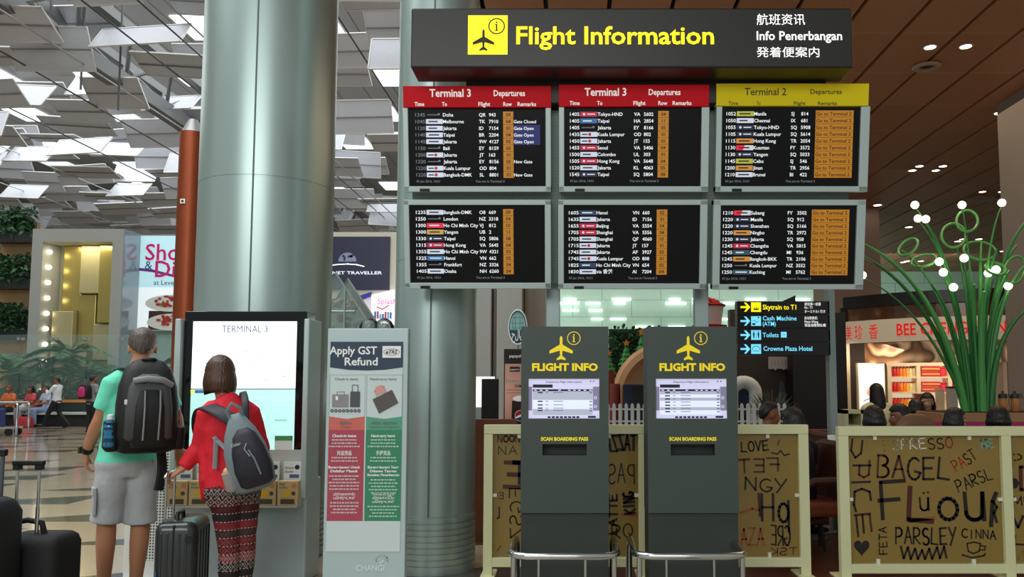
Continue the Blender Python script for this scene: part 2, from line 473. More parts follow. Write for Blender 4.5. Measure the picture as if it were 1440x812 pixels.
# show case with gold panels
Y0 = 31.2; xa, xb = X_(35, Y0), X_(165, Y0); zt = Z_(322, Y0, 100); dp = 1.15; w = xb-xa
t = thing('gold_display_case', 'tall grey-framed display case with stepped gold panels and a column of bulbs', 'display case', ((xa+xb)/2, Y0, 0))
b = MB(); fw = .42
b.box((-w/2+fw*.5, dp/2, zt/2), (fw, dp, zt), FRAMEG); b.box((w/2-fw/2, dp/2, zt/2), (fw, dp, zt), FRAMEG); b.box((0, dp/2, zt-.25), (w-2*fw, dp, .5), FRAMEG)
b.build('frame', t)
MB().box((w/2+.02, dp/2, zt/2), (.04, dp, zt), SIDEG).build('side_panel', t)
MB().box((0, dp+.05, zt/2), (w, .1, zt), mat('case_back', 'a8a488', .4)).build('back_panel', t)
GOLD2 = mat('gold_leaf_pale', 'b8ae84', .35, .35, noise=.1, nscale=1.5)
rg = random.Random(5); iw = w-2*fw
cells = [(.28, .52, .62, 1.0), (.52, .78, .72, 1.0), (.78, 1.0, .55, 1.0), (.24, .5, .3, .62), (.5, .72, .42, .72), (.72, 1.0, .34, .55), (.2, .5, 0, .32), (.44, .7, .18, .42), (.7, 1.0, .1, .34), (.48, .86, 0, .2), (.86, 1.0, 0, .12)]
for i, (u0, u1, z0, z1) in enumerate(cells):
    u0, u1 = (u0-.2)*1.16, (u1-.2)*1.16
    dd = .25+.12*(i % 4)
    zz0, zz1 = z0*(zt-.5), z1*(zt-.5)
    MB().box((0, 0, 0), (iw*(u1-u0)*.985, dd, (zz1-zz0)-.02), (GOLD, GOLD2)[i % 2], bevel=.03, M=Matrix.Translation((-iw/2+iw*(u0+u1)/2, dp-dd/2, (zz0+zz1)/2)) @ Matrix.Rotation(rg.uniform(-.06, .06), 4, 'Z')).build('gold_panel', t)
BULB = mat('bulb_warm', 'fff3d8', .4, emit=6)
for i in range(13):
    MB().ell((-iw/2+.06, .35, zt-.85-i*.6), .085, BULB, 10, 6).build('bulb', t)
area_light('display_case_lamp', ((xa+xb)/2, Y0+.25, zt-.55), ((xa+xb)/2, Y0+.7, 2), 1.6, .3, 34, (1, .9, .62))

# living wall left of it
LEAFD = mat('leaf_dark', '24472b', .5, noise=.4, nscale=9); LEAFM = mat('leaf_mid', '3c7040', .5, noise=.3, nscale=9); LEAFB = mat('leaf_bright', '3aa64a', .5, noise=.2, nscale=6)
def leaves(b, cx, cy, cz, sx, sy, sz, n, size, m, rnd, droop=.3):
    for _ in range(n):
        p = Vector((cx+rnd.uniform(-sx, sx), cy+rnd.uniform(-sy, sy), cz+rnd.uniform(-sz, sz)))
        d = Vector((rnd.uniform(-1, 1), rnd.uniform(-1, .5), rnd.uniform(-.6, 1))).normalized(); s = d.cross(Vector((rnd.uniform(-1, 1), rnd.uniform(-1, 1), rnd.uniform(-1, 1)))).normalized()
        L = size*rnd.uniform(.6, 1.3); ww = L*.22
        b.add([p, p+d*L*.5+s*ww, p+d*L+Vector((0, 0, -droop*L)), p+d*L*.5-s*ww], [(0, 1, 2, 3)], m)
LW = mat('lit_tan_backing', 'a07f55', .6, noise=.2, nscale=5)
xl, xr = X_(-14, 32.6), X_(36, 32.6)
struct(MB().box(((xl+xr)/2, 32.9, 4), (xr-xl, .2, 8), LW).build('wall_planter'))
for i, v in enumerate((335, 400, 470)):
    z = Z_(v, 32.6); t = thing('wall_planter', 'dark trough of green plants on the tan wall, %s row' % ('top', 'middle', 'lowest')[i], 'planter', ((xl+xr)/2, 32.55, z), 0, 'troughs of the living wall')
    MB().box((0, 0, 0), (xr-xl, .45, .42), DARKG).build('trough', t)
    b = MB(); rnd = random.Random(i); leaves(b, 0, -.05, .65, (xr-xl)/2, .25, .5, 420, .28, LEAFD, rnd); leaves(b, 0, -.2, .6, (xr-xl)/2, .2, .5, 90, .26, LEAFM, rnd)
    b.build('foliage', t)

# billboard
Y0 = 32.45; xa, xb = X_(186, Y0), X_(300, Y0); z1, z0 = Z_(332, Y0, 230), Z_(464, Y0, 230); w = xb-xa; h = z1-z0
t = thing('dining_billboard', 'pale blue and white food billboard reading Shop & Dine behind the copper column', 'billboard', ((xa+xb)/2, Y0, z0))
MB().box((0, .15, h/2), (w+.1, .3, h+.1), FRAMEG).build('billboard_frame', t)
LB = mat('billboard_blue', 'b6dde6', .4, emit=.55); LWt = mat('billboard_white', 'e6f0f2', .4, emit=.55)
b = MB(); b.rect(-w/2, h*.45, w/2, h, -.01, LB); b.rect(-w/2, 0, w/2, h*.45, -.01, LWt)
pur = mat('billboard_purple', '6a3a8c', .5, emit=.1)
b.flat([(-w/2, h*.63), (-w*.3, h*.61), (0, h*.55), (w/2, h*.5), (w/2, h*.52), (0, h*.575), (-w*.3, h*.64), (-w/2, h*.66)], -.02, pur); b.build('face', t)
PINKT = mat('magenta_print', 'd0186e', .5, emit=.2); NAVT = mat('navy_print', '2c4a78', .5, emit=.1)
b = MB(); b.text('Shop', -w*.40, h*.74, -.03, h*.17, PINKT, bold=.012); b.text('&', -w*.4, h*.64, -.03, h*.09, NAVT); b.text('Dine', -w*.27, h*.56, -.03, h*.17, PINKT, bold=.012); b.text('at Levels', -w*.28, h*.475, -.03, h*.05, NAVT)
b.build('lettering', t)
CRAB = mat('crab_red', 'b8392a', .4, noise=.3, nscale=6); PLATE = mat('plate_white', 'f0efe8', .3); SHAD = mat('food_board_dark', '4c2c22', .5); GARN = mat('garnish_green', '6f9a3a', .5)
for (cx, cz) in ((-.05, .30), (-.02, .1)):
    b = MB(); b.rect(-w*.33, h*(cz-.1), w*.5, h*(cz+.1), -.015, SHAD if cz < .2 else LWt); b.disc((w*cx, h*(cz-.02)), w*.33, -.02, PLATE, 24, h*.09)
    rnd = random.Random(int(cz*100))
    for i in range(26):
        a = rnd.uniform(0, 6.28); rr = rnd.uniform(0, 1)**.5
        b.disc((w*cx+math.cos(a)*rr*w*.2, h*cz+math.sin(a)*rr*h*.06), h*rnd.uniform(.015, .035), -.03-.002*i, CRAB if i % 7 else GARN, 7, h*rnd.uniform(.008, .02))
    b.build('food_picture', t)

# glass screen with palms and hedge behind, bench in front
xa, xb = X_(-20, 28.9), X_(262, 28.9); gh = Z_(471, 28.9, 130)
def f_glass(nt, b):
    pass
GLASS = mat('teal_glass', 'b4d8d0', .03, alpha=.09, spec=.9)
npan = 6
for i in range(npan):
    x0, x1 = xa+(xb-xa)*i/npan, xa+(xb-xa)*(i+1)/npan
    t = thing('glass_screen', ('tall clear glass pane before the palms, %s from the left edge of the photo' % ('first', 'second', 'third', 'fourth', 'fifth', 'sixth')[i]), 'glass pane', ((x0+x1)/2, 28.9, 0), 0, 'glass screen along the planting')
    MB().box((0, 0, gh/2+.2), (x1-x0-.03, .03, gh-.4), GLASS).build('pane', t)
    b = MB()
    for zz in (.5, gh-.15):
        for s in (-1, 1): b.box((s*((x1-x0)/2-.08), -.03, zz), (.1, .06, .1), ALU)
    b.box((0, 0, .1), (x1-x0, .12, .2), ALU); b.build('clamps', t)
# planting
b = MB(); rnd = random.Random(2)
leaves(b, (xa+xb)/2, 29.5, .65, (xb-xa)/2, .25, .55, 1500, .34, LEAFD, rnd)
o = b.build('undergrowth'); tag(o, 'dark low undergrowth behind the glass screen and bench', 'plants', kind='stuff')
def palm(u, v0, hgt, n, Lf, label, sx=1.0, spread=1.0):
    x = X_(u, 30.0); t = thing('palm', label, 'palm', (x, 30.0, 0)); rnd = random.Random(int(u))
    MB().tube([(0, 0, 0), (.05, 0, hgt*.5), (0, .02, hgt)], [.1, .08, .06], mat('palm_trunk', '6d5a40', .8, noise=.2), 8).build('trunk', t)
    for i in range(n):
        a = rnd.uniform(0, 6.28); el = rnd.uniform(-.1, 1.1); d = Vector((math.cos(a)*math.cos(el)*spread, math.sin(a)*math.cos(el)*.4, math.sin(el)))
        b = MB(); pts = []
        for k in range(7):
            q = k/6; pts.append(Vector((0, 0, hgt))+d*Lf*q+Vector((0, 0, -.55*Lf*q*q)))
        b.tube(pts, [.025*(1-.8*k/6) for k in range(7)], LEAFM, 4)
        for k in range(1, 22):
            q = k/21; i0 = min(5, int(q*6)); fr = q*6-i0; p = pts[i0].lerp(pts[i0+1], fr); tg = (pts[i0+1]-pts[i0]).normalized()
            for s in (-1, 1):
                sd = (tg.cross(Vector((0, 0, 1))).normalized()*s+tg*.5+Vector((0, 0, -.25))).normalized()
                ll = Lf*.28*math.sin(math.pi*(.12+.8*q)); wv = tg*.06
                b.add([p-wv, p+sd*ll, p+wv], [(0, 1, 2)], LEAFM if (k+i) % 3 else LEAFD)
        b.build('frond', t)
palm(14, 500, 1.9, 15, 2.6, 'broad palm behind the glass at the left edge of the photo')
palm(60, 540, 1.5, 12, 2.1, 'low palm behind the glass left of the walking man')
palm(95, 500, 2.5, 15, 1.9, 'tall palm behind the glass above the walking man')
palm(120, 520, 1.6, 12, 2.1, 'palm behind the glass right of the walking man')
palm(215, 510, 1.8, 13, 2.1, 'palm behind the glass under the food billboard')
t = thing('long_bench', 'long dark bench ledge with an orange timber top along the glass', 'bench', ((xa+xb)/2, 28.2, 0))
L = xb-xa
MB().box((0, .38, Z_(563, 28.6)-.03), (L, .12, .1), mat('orange_timber', 'c98646', .4)).build('back_rail', t)
MB().box((0, .38, .5), (L, .06, .85), mat('bench_dark_back', '223028', .4)).build('backboard', t)
MB().box((0, 0, .44), (L, .7, .07), mat('bench_seat_pale', 'c7cbc6', .4)).build('seat', t)
MB().box((0, .1, .2), (L, .45, .4), DARKG).build('plinth', t)
# bluish-green glossy cladding behind the glass, right of the display case
TEALW = mat('teal_cladding', '9fc3bb', .15)
xa2, xb2 = X_(188, 32.9), X_(300, 32.9)
struct(MB().box(((xa2+xb2)/2, 33.1, Z_(464, 32.9, 230)/2), (xb2-xa2, .2, Z_(464, 32.9, 230)), TEALW).build('wall_cladding'))
# ================================================================== FLIGHT INFORMATION WALL
PLANE = [(-.11, .8), (-.07, .95), (0, 1), (.07, .95), (.11, .8), (.11, .3), (.95, -.2), (.95, -.45), (.11, -.2), (.08, -.62), (.36, -.85), (.36, -1), (0, -.9), (-.36, -1), (-.36, -.85), (-.08, -.62), (-.11, -.2), (-.95, -.45), (-.95, -.2), (-.11, .3)]
def plane_glyph(b, cx, cz, s, y, m, sx=1.0): b.flat([(cx+p[0]*s*sx, cz+p[1]*s) for p in PLANE], y, m)
def info_glyph(b, cx, cz, r, y, m, w):
    b.ring((cx, cz), r, w, y, m); b.disc((cx, cz+r*.5), r*.13, y, m, 12); b.rect(cx-r*.1, cz-r*.55, cx+r*.1, cz+r*.25, y, m)
    b.rect(cx-r*.22, cz-r*.62, cx+r*.22, cz-r*.5, y, m); b.rect(cx-r*.22, cz+r*.16, cx+r*.1, cz+r*.27, y, m)
SIGNBLK = mat('sign_brown_black', '231f1d', .4)
YGLOW = mat('sign_yellow_light', 'ffe600', .5, emit=1.05, emitcol='ffec10'); WGLOW = mat('sign_white_light', 'ffffff', .5, emit=1.0)
GLYPHD = mat('glyph_dark', '2a2410', .6)

YB = 5.5; base = P(888, 95, YB); Lp = lambda u, v: P(u, v, YB)-base
a, c = Lp(577, 95), Lp(1198, 11)
t = thing('flight_information_banner', 'long dark overhead banner with glowing yellow words Flight Information', 'sign', base)
MB().box(((a.x+c.x)/2, .14, (a.z+c.z)/2), (c.x-a.x, .28, c.z-a.z), SIGNBLK, bevel=.012).build('housing', t)
q0, q1 = Lp(648, 95), Lp(1180, 110)
MB().box(((q0.x+q1.x)/2, .42, -.07), (q1.x-q0.x, .3, .18), mat('sign_underside', '1a1412', .5), bevel=.01).build('rear_housing', t)
b = MB(); a, c = Lp(658, 77), Lp(714, 22); b.rect(a.x, a.z, c.x, c.z, -.004, YGLOW); b.build('pictogram_panel', t)
b = MB(); q = Lp(680, 57); plane_glyph(b, q.x, q.z, .078, -.008, GLYPHD); q = Lp(698.5, 37.5); info_glyph(b, q.x, q.z, .054, -.008, GLYPHD, .009); b.build('pictogram', t)
b = MB(); q = Lp(726, 62); e = Lp(1004, 62); b.text('Flight Information', q.x, q.z, -.004, Lp(0, 38).z-q.z, YGLOW, width=e.x-q.x, bold=.018); b.build('lettering', t)
b = MB()
for s, u0, u1, vb, vt in (('航班资讯', 1064, 1132, 34, 20), ('Info Penerbangan', 1064, 1184, 56.5, 44.5), ('発着便案内', 1064, 1152, 79.5, 66.5)):
    q = Lp(u0, vb); b.text(s, q.x, q.z, -.004, (Lp(u0, vt).z-q.z)*(.82 if ord(s[0]) > 999 else 1), WGLOW, width=Lp(u1, vb).x-q.x, bold=0 if ord(s[0]) > 999 else .012)
b.build('white_lettering', t)

# posts
YPO = 6.28
t = thing('sign_stand', 'pair of grey square posts carrying the flight boards and the banner', 'stand', (P(880, 500, YPO).x, YPO, 0))
for u in (778, 985):
    x = P(u, 400, YPO).x-t.location.x; zt = P(u, 90, YPO).z
    MB().box((x, 0, zt/2), (.105, .1, zt), POSTM, bevel=.006).build('post', t)
    MB().box((x, 0, .01), (.3, .3, .02), POSTM).build('base_plate', t)
for z in (2.45, 3.25):
    MB().box((0, .0, z), (2.6, .06, .06), POSTM).build('cross_rail', t)

# boards, leaning a little towards the viewer
TILT = R(10); NRM = Vector((0, -math.cos(TILT), -math.sin(TILT))); PA = Vector((0, 6.0, 2.2))
RM = Matrix.Rotation(TILT, 4, 'X')
def board_local(base): 
    inv = (Matrix.Translation(base) @ RM).inverted()
    return lambda u, v: inv @ PX(u, v, PA, NRM)
RED = mat('header_red', 'c80a1c', .6, spec=.2, emit=.04); YEL = mat('header_yellow', 'dcc814', .6, spec=.2, emit=.05); HTX = mat('header_white_print', 'f4f0ee', .5, emit=.3); HTB = mat('header_black_print', '241f10', .5)
BLUEC = mat('lcd_blue', '16226a', .5, emit=.22, emitcol='1c2c78')
DIMT = mat('lcd_dim', '6c7076', .5, emit=.35, emitcol='787c80')
LOGO = {}
def lg(n, c, e=.55): LOGO[n] = mat('logo_'+n, c, .5, emit=e)
lg('red', 'b01c3a'); lg('white', 'c4cadc'); lg('navy', '1a2038', .5); lg('blue', '2a6496'); lg('gold', 'b8924c'); lg('green', 'a8a83c'); lg('none', '121314', .05); lg('teal', '2c4c58'); lg('orange', 'c08438'); lg('redwhite', 'c8c8d0'); lg('bred', 'd8203c'); lg('dblue', '1e3a58'); lg('ink', '20283c', .2)
T1 = [('1245', 'none', 'Doha', 'QR', '943', '09', ''), ('1045', 'white', 'Melbourne', 'TK', '7910', '04', 'Gate Closed'), ('1120', 'white', 'Jakarta', 'ID', '7154', '01', 'Gate Open'), ('1140', 'white', 'Taipei', 'BR', '2204', '04', 'Gate Open'), ('1145', 'white', 'Jakarta', '9W', '4127', '05', 'Gate Open'), ('1150', 'none', 'Bali', 'EY', '8159', '05', ''), ('1200', 'white', 'Jakarta', 'JT', '163', '01', ''), ('1220', 'none', 'Jakarta', 'EY', '8156', '05', 'New Gate'), ('1220', 'white', 'Kuala Lumpur', 'OD', '804', '01', ''), ('1220', 'white', 'Bangkok-DMK', 'SL', '8801', '01', 'New Gate')]
T2 = [('1405', 'red', 'Tokyo-HND', 'VA', '5602', '04'), ('1405', 'blue', 'Taipei', 'HA', '2854', '11'), ('1405', 'none', 'Jakarta', 'EY', '8166', '05'), ('1435', 'white', 'Kuala Lumpur', 'OD', '802', '01'), ('1450', 'white', 'Jakarta', 'JT', '155', '01'), ('1455', 'red', 'Seoul', 'VA', '5406', '04'), ('1500', 'white', 'Colombo', 'UL', '303', '01'), ('1505', 'red', 'Hong Kong', 'VA', '5648', '04'), ('1520', 'white', 'Jakarta', 'KL', '4063', '05'), ('1545', 'navy', 'Taipei', 'SQ', '5804', '08')]
T3 = [('1052', 'green', 'Manila', 'SJ', '814'), ('1050', 'white', 'Chennai', 'IX', '681'), ('1055', 'navy', 'Tokyo-HND', 'SQ', '5908'), ('1105', 'navy', 'Kuala Lumpur', 'SQ', '5614'), ('1115', 'orange', 'Hong Kong', 'TR', '2054'), ('1130', 'redwhite', 'Kuantan', 'FY', '3572'), ('1130', 'navy', 'Yangon', 'SQ', '5033'), ('1145', 'green', 'Cebu', 'SJ', '546'), ('1200', 'orange', 'Jinan', 'TR', '2956'), ('1210', 'white', 'Brunei', 'BI', '422')]
T4 = [('1235', 'white', 'Bangkok-DMK', 'O8', '669', '09'), ('1250', 'none', 'London', 'NZ', '3318', '04'), ('1300', 'bred', 'Ho Chi Minh City', 'VJ', '812', '10'), ('1300', 'gold', 'Yangon', 'UB', '2', '11'), ('1330', 'navy', 'Taipei', 'SQ', '5806', '08'), ('1315', 'red', 'Hong Kong', 'VA', '5645', '04'), ('1355', 'white', 'Ho Chi Minh City', '9W', '4321', '02'), ('1325', 'blue', 'Hanoi', 'VN', '662', '02'), ('1355', 'none', 'Frankfurt', 'NZ', '3326', '04'), ('1405', 'white', 'Osaka', 'NH', '6260', '04')]
T5 = [('1605', 'dblue', 'Hanoi', 'VN', '660', '02'), ('1635', 'white', 'Jakarta', 'ID', '7156', '01'), ('1655', 'red', 'Beijing', 'VA', '5554', '04'), ('1705', 'red', 'Shanghai', 'VA', '5556', '04'), ('1705', 'white', 'Shanghai', 'QF', '4060', '10'), ('1715', 'white', 'Jakarta', 'JT', '157', '01'), ('1745', 'white', 'Jakarta', 'AF', '3927', '05'), ('1745', 'white', 'Kuala Lumpur', 'OD', '808', '01'), ('1825', 'dblue', 'Ho Chi Minh City', 'VN', '654', '02'), ('1830', 'white', 'via 香港', 'AI', '7204', '04')]
T6 = [('1210', 'redwhite', 'Subang', 'FY', '3502'), ('1220', 'navy', 'Manila', 'SQ', '912'), ('1220', 'navy', 'Shenzhen', 'SQ', '5166'), ('1220', 'orange', 'Ningbo', 'TR', '2972'), ('1230', 'navy', 'Jakarta', 'SQ', '958'), ('1245', 'red', 'Changsha', 'VA', '5815'), ('1245', 'teal', 'Chengdu', 'MI', '936'), ('1245', 'orange', 'Bangkok-BKK', 'TR', '2106'), ('1250', 'none', 'Kuala Lumpur', 'NZ', '3552'), ('1250', 'teal', 'Kuching', 'MI', '5762')]
#  frame box, header (v0,v1,u0,u1 | None), screen box, column pixels, first row v, row pitch, rows, title
BOARDS = [
 ((568.5, 151, 775, 270), (121.5, 151, 567.5, 775), (575.5, 152, 767, 262), (583, 598, 622, 673, 687, 707, 721.5, 722), 160.9, 9.42, T1, 'Terminal 3', 'upper left flight board under a red header, with three blue Gate Open remarks'),
 ((786, 150, 996, 270), (119.5, 150, 786, 997), (793.5, 151, 987, 262), (801.5, 816, 840.5, 892, 906, 926, 941, 943), 160, 9.45, T2, 'Terminal 3', 'upper middle flight board under a red header, first row Tokyo-HND'),
 ((1006, 149, 1220, 270), (118, 149, 1007, 1221.5), (1014, 150, 1211.5, 262), (1022.5, 1037, 1061.5, 1114, 1128, 1148.5, 1202, 1149.5), 159.4, 9.55, T3, 'Terminal 2', 'upper right flight board under the yellow header'),
 ((569.5, 281, 775, 406.5), None, (577, 288.5, 766, 398), (584, 599, 623, 673.5, 687, 707, 721.5, 722), 298.6, 9.24, T4, None, 'lower left flight board without header, first row Bangkok-DMK'),
 ((785, 281, 993.5, 407), None, (793, 288.5, 985, 399), (800, 815, 839, 890, 904, 924, 939, 940), 299.2, 9.25, T5, None, 'lower middle flight board without header, first row Hanoi'),
 ((1001.5, 281, 1214, 407.5), None, (1012, 289, 1206, 400), (1018, 1033, 1057, 1109, 1122.5, 1143, 1196, 1144.5), 299.4, 9.3, T6, None, 'lower right flight board without header, amber Terminal 2 remarks'),
]
for (u0, v0, u1, v1), hd, (s0, s1, s2, s3), cs, rv, rp, rows, title, label in BOARDS:
    base = PX((u0+u1)/2, v1, PA, NRM); lo = board_local(base)
    t = thing('departure_board', label, 'flight board', base, 0, 'departure boards'); t.rotation_euler = (TILT, 0, 0)
    hw = (lo(u1, v1).x-lo(u0, v1).x)/2; ht = lo(u0, v0).z
    sa, sb = lo(s0, s3), lo(s2, s1); sa.x = max(sa.x, -hw+.03); 
    b = MB(); top = ht-.0 if hd else ht
    b.box((0, .045, sa.z/2), (2*hw, .09, sa.z), SILVER, bevel=.004)
    if not hd: b.box((0, .045, (ht+sb.z)/2), (2*hw, .09, ht-sb.z), SILVER, bevel=.004)
    b.box(((-hw+sa.x)/2, .045, ht/2), (sa.x+hw, .09, ht-.004), SILVER, bevel=.004); b.box(((hw+sb.x)/2, .045, ht/2), (hw-sb.x, .09, ht-.004), SILVER, bevel=.004)
    b.box((0, .08, ht/2), (2*hw-.02, .05, ht-.02), DARKG)
    b.box((-hw*.72, -.002, .012), (.07, .012, .022), BLACK)
    b.build('frame', t)
    scr = MB().box(((sa.x+sb.x)/2, .035, (sa.z+sb.z)/2), (sb.x-sa.x, .02, sb.z-sa.z), SCREENBLK).build('screen', t)
    yS = .0235
    X = [lo(q, rv).x for q in cs]; z0 = lo(cs[0], rv).z; zp = (z0-lo(cs[0], rv+rp*9).z)/9; ch = zp*.50
    for i, r in enumerate(rows):
        z = z0-i*zp; zb = z-ch/2
        b = MB(); tm = DIMT if (title == 'Terminal 3' and rows is T1) else TXW
        b.text(r[0], X[0], zb, yS, ch, tm, width=(X[1]-X[0])*.92, bold=.01); b.text(r[2], X[2], zb, yS, ch, TXW, bold=.012); b.text(r[3], X[3], zb, yS, ch, TXW, bold=.012); b.text(r[4], X[4], zb, yS, ch, TXW, bold=.012)
        b.build('flight_row', scr)
        if r[1] != 'none':
            b = MB(); b.rect(X[1], z-zp*.36, X[2]-.002, z+zp*.36, yS-.0005, LOGO[r[1]])
            ww = X[2]-X[1]
            mk = LOGO['ink'] if r[1] in ('white', 'green', 'orange', 'redwhite', 'gold') else LOGO['white']
            if r[1] == 'redwhite': b.flat([(X[1], z-zp*.36), (X[1]+ww*.4, z-zp*.36), (X[1]+ww*.5, z+zp*.36), (X[1], z+zp*.36)], yS-.001, LOGO['bred'])
            rr = random.Random(i*7+len(r[2]))
            if r[1] in ('red', 'navy'): b.disc((X[1]+ww*.22, z), zp*.2, yS-.001, mk, 8); b.rect(X[1]+ww*.4, z-zp*.08, X[1]+ww*.85, z+zp*.08, yS-.001, mk)
            elif r[2] in ('Jakarta', 'Kuala Lumpur', 'Bangkok-DMK') and r[3] in ('JT', 'OD', 'SL'): b.disc((X[1]+ww*.55, z), zp*.25, yS-.001, LOGO['red'], 8); b.rect(X[1]+ww*.1, z-zp*.1, X[1]+ww*.42, z+zp*.08, yS-.001, mk)
            else: b.rect(X[1]+ww*.15, z-zp*.1, X[1]+ww*rr.uniform(.6, .85), z+zp*.1, yS-.001, mk)
            b.build('airline_logo', scr)
        else:
            b = MB(); b.rect(X[1]+.01, z-.003, X[2]-.03, z+.003, yS, DIMT); b.disc((X[2]-.03, z+.004), .009, yS, DIMT, 8); b.build('airline_logo', scr)
        b = MB(); b.rect(X[5], z-zp*.49, X[6], z+zp*.49, yS, AMBER); b.rect(X[5], z-zp*.5, X[6], z-zp*.47, yS-.0008, AMBTX)
        if len(r) == 5: b.text('Go to Terminal 2', X[7], zb, yS-.001, ch, AMBTX, width=(X[6]-X[7])*.94, bold=.015)
        else: b.text(r[5], (X[5]+X[6])/2, zb, yS-.001, ch, AMBTX, 'C', bold=.02)
        b.build('remark_cell' if len(r) == 5 else 'row_cell', scr)
        if len(r) == 7 and r[6]:
            b = MB()
            if 'Open' in r[6]: b.rect(X[6]+.003, z-zp*.5, X[6]+(X[6]-X[5])*2.6, z+zp*.5, yS, BLUEC)
            b.text(r[6], X[7], zb, yS-.001, ch*.92, TXW, bold=.012); b.build('remark_cell', scr)
    b = MB(); z = z0-9.75*zp-ch*.4; b.text('05 Jan 2016, 10:51', X[0], z-ch*.4, yS, ch*.68, DIMT, bold=.01); b.text('You are in Terminal 3', X[3]-.03, z-ch*.4, yS, ch*.68, DIMT, bold=.015); b.build('footer_text', scr)
    if hd:
        ha, hb = lo(hd[2], hd[1]), lo(hd[3], hd[0]); hm, tm = (RED, HTX) if title == 'Terminal 3' else (YEL, HTB)
        h = MB().box(((ha.x+hb.x)/2, .03, (ha.z+hb.z)/2), (hb.x-ha.x, .08, hb.z-ha.z), hm).build('header', t)
        if title == 'Terminal 3':
            off = (u0-568.5)
            it = [(title, 604.5, 662.5, 136.5, 126), ('Departures', 694.5, 738.5, 135.5, 127.5), ('Time', 583.5, 597, 149.6, 144.2), ('To', 622, 629, 149.6, 144.2), ('Flight', 673, 689.5, 149.6, 144.2), ('Row', 708, 720, 149.6, 144.2), ('Remarks', 728, 754, 149.6, 144.2)]
            it = [(s, p+off*1.0, q+off*1.003, m-1.5*(off > 0), n-1.5*(off > 0)) for s, p, q, m, n in it]
        else: it = [(title, 1046.5, 1105, 134.3, 124.3), ('Departures', 1139, 1183, 132.6, 126), ('Time', 1023.5, 1037.5, 148, 143.2), ('To', 1063.5, 1069, 148, 143.2), ('Flight', 1115.5, 1132, 148, 143.2), ('Remarks', 1149.5, 1176, 148, 143.2)]
        b = MB()
        for s, p, q, m, n in it:
            A = lo(p, m); b.text(s, A.x, A.z, -.0125, lo(p, n).z-A.z, tm, width=lo(q, m).x-A.x, bold=.02 if title == 'Terminal 3' else .006)
        b.build('header_lettering', h)
# perforated backing between the boards
def f_pf(nt, b):
    n = NB(nt); x, y, z = n.sep(n.coord())
    d = n.m('MULTIPLY', n.m('SINE', n.m('MULTIPLY', n.m('ADD', x, z), 300)), n.m('SINE', n.m('MULTIPLY', n.m('SUBTRACT', x, z), 300)))
    n.to(n.mix(n.m('GREATER_THAN', d, .12), hexc('93a29c'), hexc('2a302c')), b.inputs['Base Color'])
PERF = node_mat('perforated_steel', f_pf, rough=.5, metal=.3)
base = PX(890, 405, PA, NRM); lo = board_local(base); a, c = lo(578, 400), lo(1205, 152)
t = MB().box(((a.x+c.x)/2, .13, (a.z+c.z)/2), (c.x-a.x, .03, c.z-a.z), PERF).build('perforated_backing', loc=base); t.rotation_euler = (TILT, 0, 0)
tag(t, 'perforated grey metal backing behind the six flight boards', 'backing')

# ================================================================== GST REFUND SIGN
YG = 5.0; base = Vector((P(511, 700, YG).x, YG, 0)); Lp = lambda u, v: P(u, v, YG)-base
PALE = mat('sign_pale_blue', 'b4c8ca', .35, .1)
t = thing('tax_refund_sign', 'tall pale freestanding sign reading Apply GST Refund', 'sign', base)
a, c = Lp(450.5, 805), Lp(574, 462); hw = .247
cx = (Lp(461.5, 470).x+Lp(574, 470).x)/2; cx = (cx+(Lp(452, 790).x+Lp(571, 790).x)/2)/2; zt = c.z
MB().box((cx, .03, zt/2+.02), (2*hw, .06, zt-.04), PALE, bevel=.006).build('board', t)
MB().box((cx, .05, .02), (.62, .36, .04), mat('sign_foot', '8a979a', .4, .3), bevel=.01).build('foot', t)
k = lambda u, v: (cx+(u-512.3+(v-640)*.022)*2*hw/112.5, Lp(512, v).z)     # poster coordinates in the photo's pixels, lean removed
pst = MB(); x0, x1 = k(460.5, 640)[0], k(561.5, 640)[0]; z0, z1 = k(0, 776)[1], k(0, 481)[1]
POSTER = mat('poster_white', 'cfdcde', .2); PNAVY = mat('poster_navy', '37455a', .25); PRED = mat('poster_red', 'b04a5c', .25); PGRN = mat('poster_green', '3c8a68', .25); PRL = mat('poster_coral', 'd06c60', .25); PGL = mat('poster_green_light', '5aa384', .25)
pst.rect(x0, z0, x1, z1, -.003, POSTER)
nb = [k(0, v)[1] for v in (521, 524.5, 523, 521)]
xm = (x0+x1)/2; g = .004
pst.flat([(x0, k(0, 517)[1]), (x0+(x1-x0)*.25, k(0, 520.5)[1]), (xm, k(0, 521.5)[1]), (x0+(x1-x0)*.75, k(0, 520.5)[1]), (x1, k(0, 517)[1]), (x1, z1), (x0, z1)], -.004, PNAVY)
for (xa, xb, c1, c2) in ((x0, xm-g, PRL, PRED), (xm+g, x1, PGL, PGRN)):
    xc = (xa+xb)/2
    pst.flat([(xa, k(0, 605)[1]), (xb, k(0, 605)[1]), (xb, k(0, 586)[1]), (xc, k(0, 589.5)[1]), (xa, k(0, 586)[1])], -.004, c1)
    pst.rect(xa, k(0, 733)[1], xb, k(0, 605)[1], -.004, c2)
    zt1, zb1 = k(0, 527.5)[1], k(0, 586)[1]; e = .0022; GRL = mat('poster_line', '9aa7aa', .4)
    for r_ in ((xa, zb1, xa+e, zt1), (xb-e, zb1, xb, zt1), (xa, zt1-e, xb, zt1)): pst.rect(*r_, -.005, GRL)
pst.build('poster', t)
b = MB(); TW = mat('poster_print_white', 'eef2f2', .5); TG = mat('poster_print_grey', '66727a', .5); TFW = mat('poster_print_pale', 'd0b8bc', .5); TFG = mat('poster_print_pale_green', 'a8d0bc', .5)
px = 2*hw/112.5
def pt(s, u, v, h, m, al='L', w=None, bold=.02): q = k(u, v); b.text(s, q[0], q[1], -.0065, h*px, m, al, bold=bold, width=w*px if w else None)
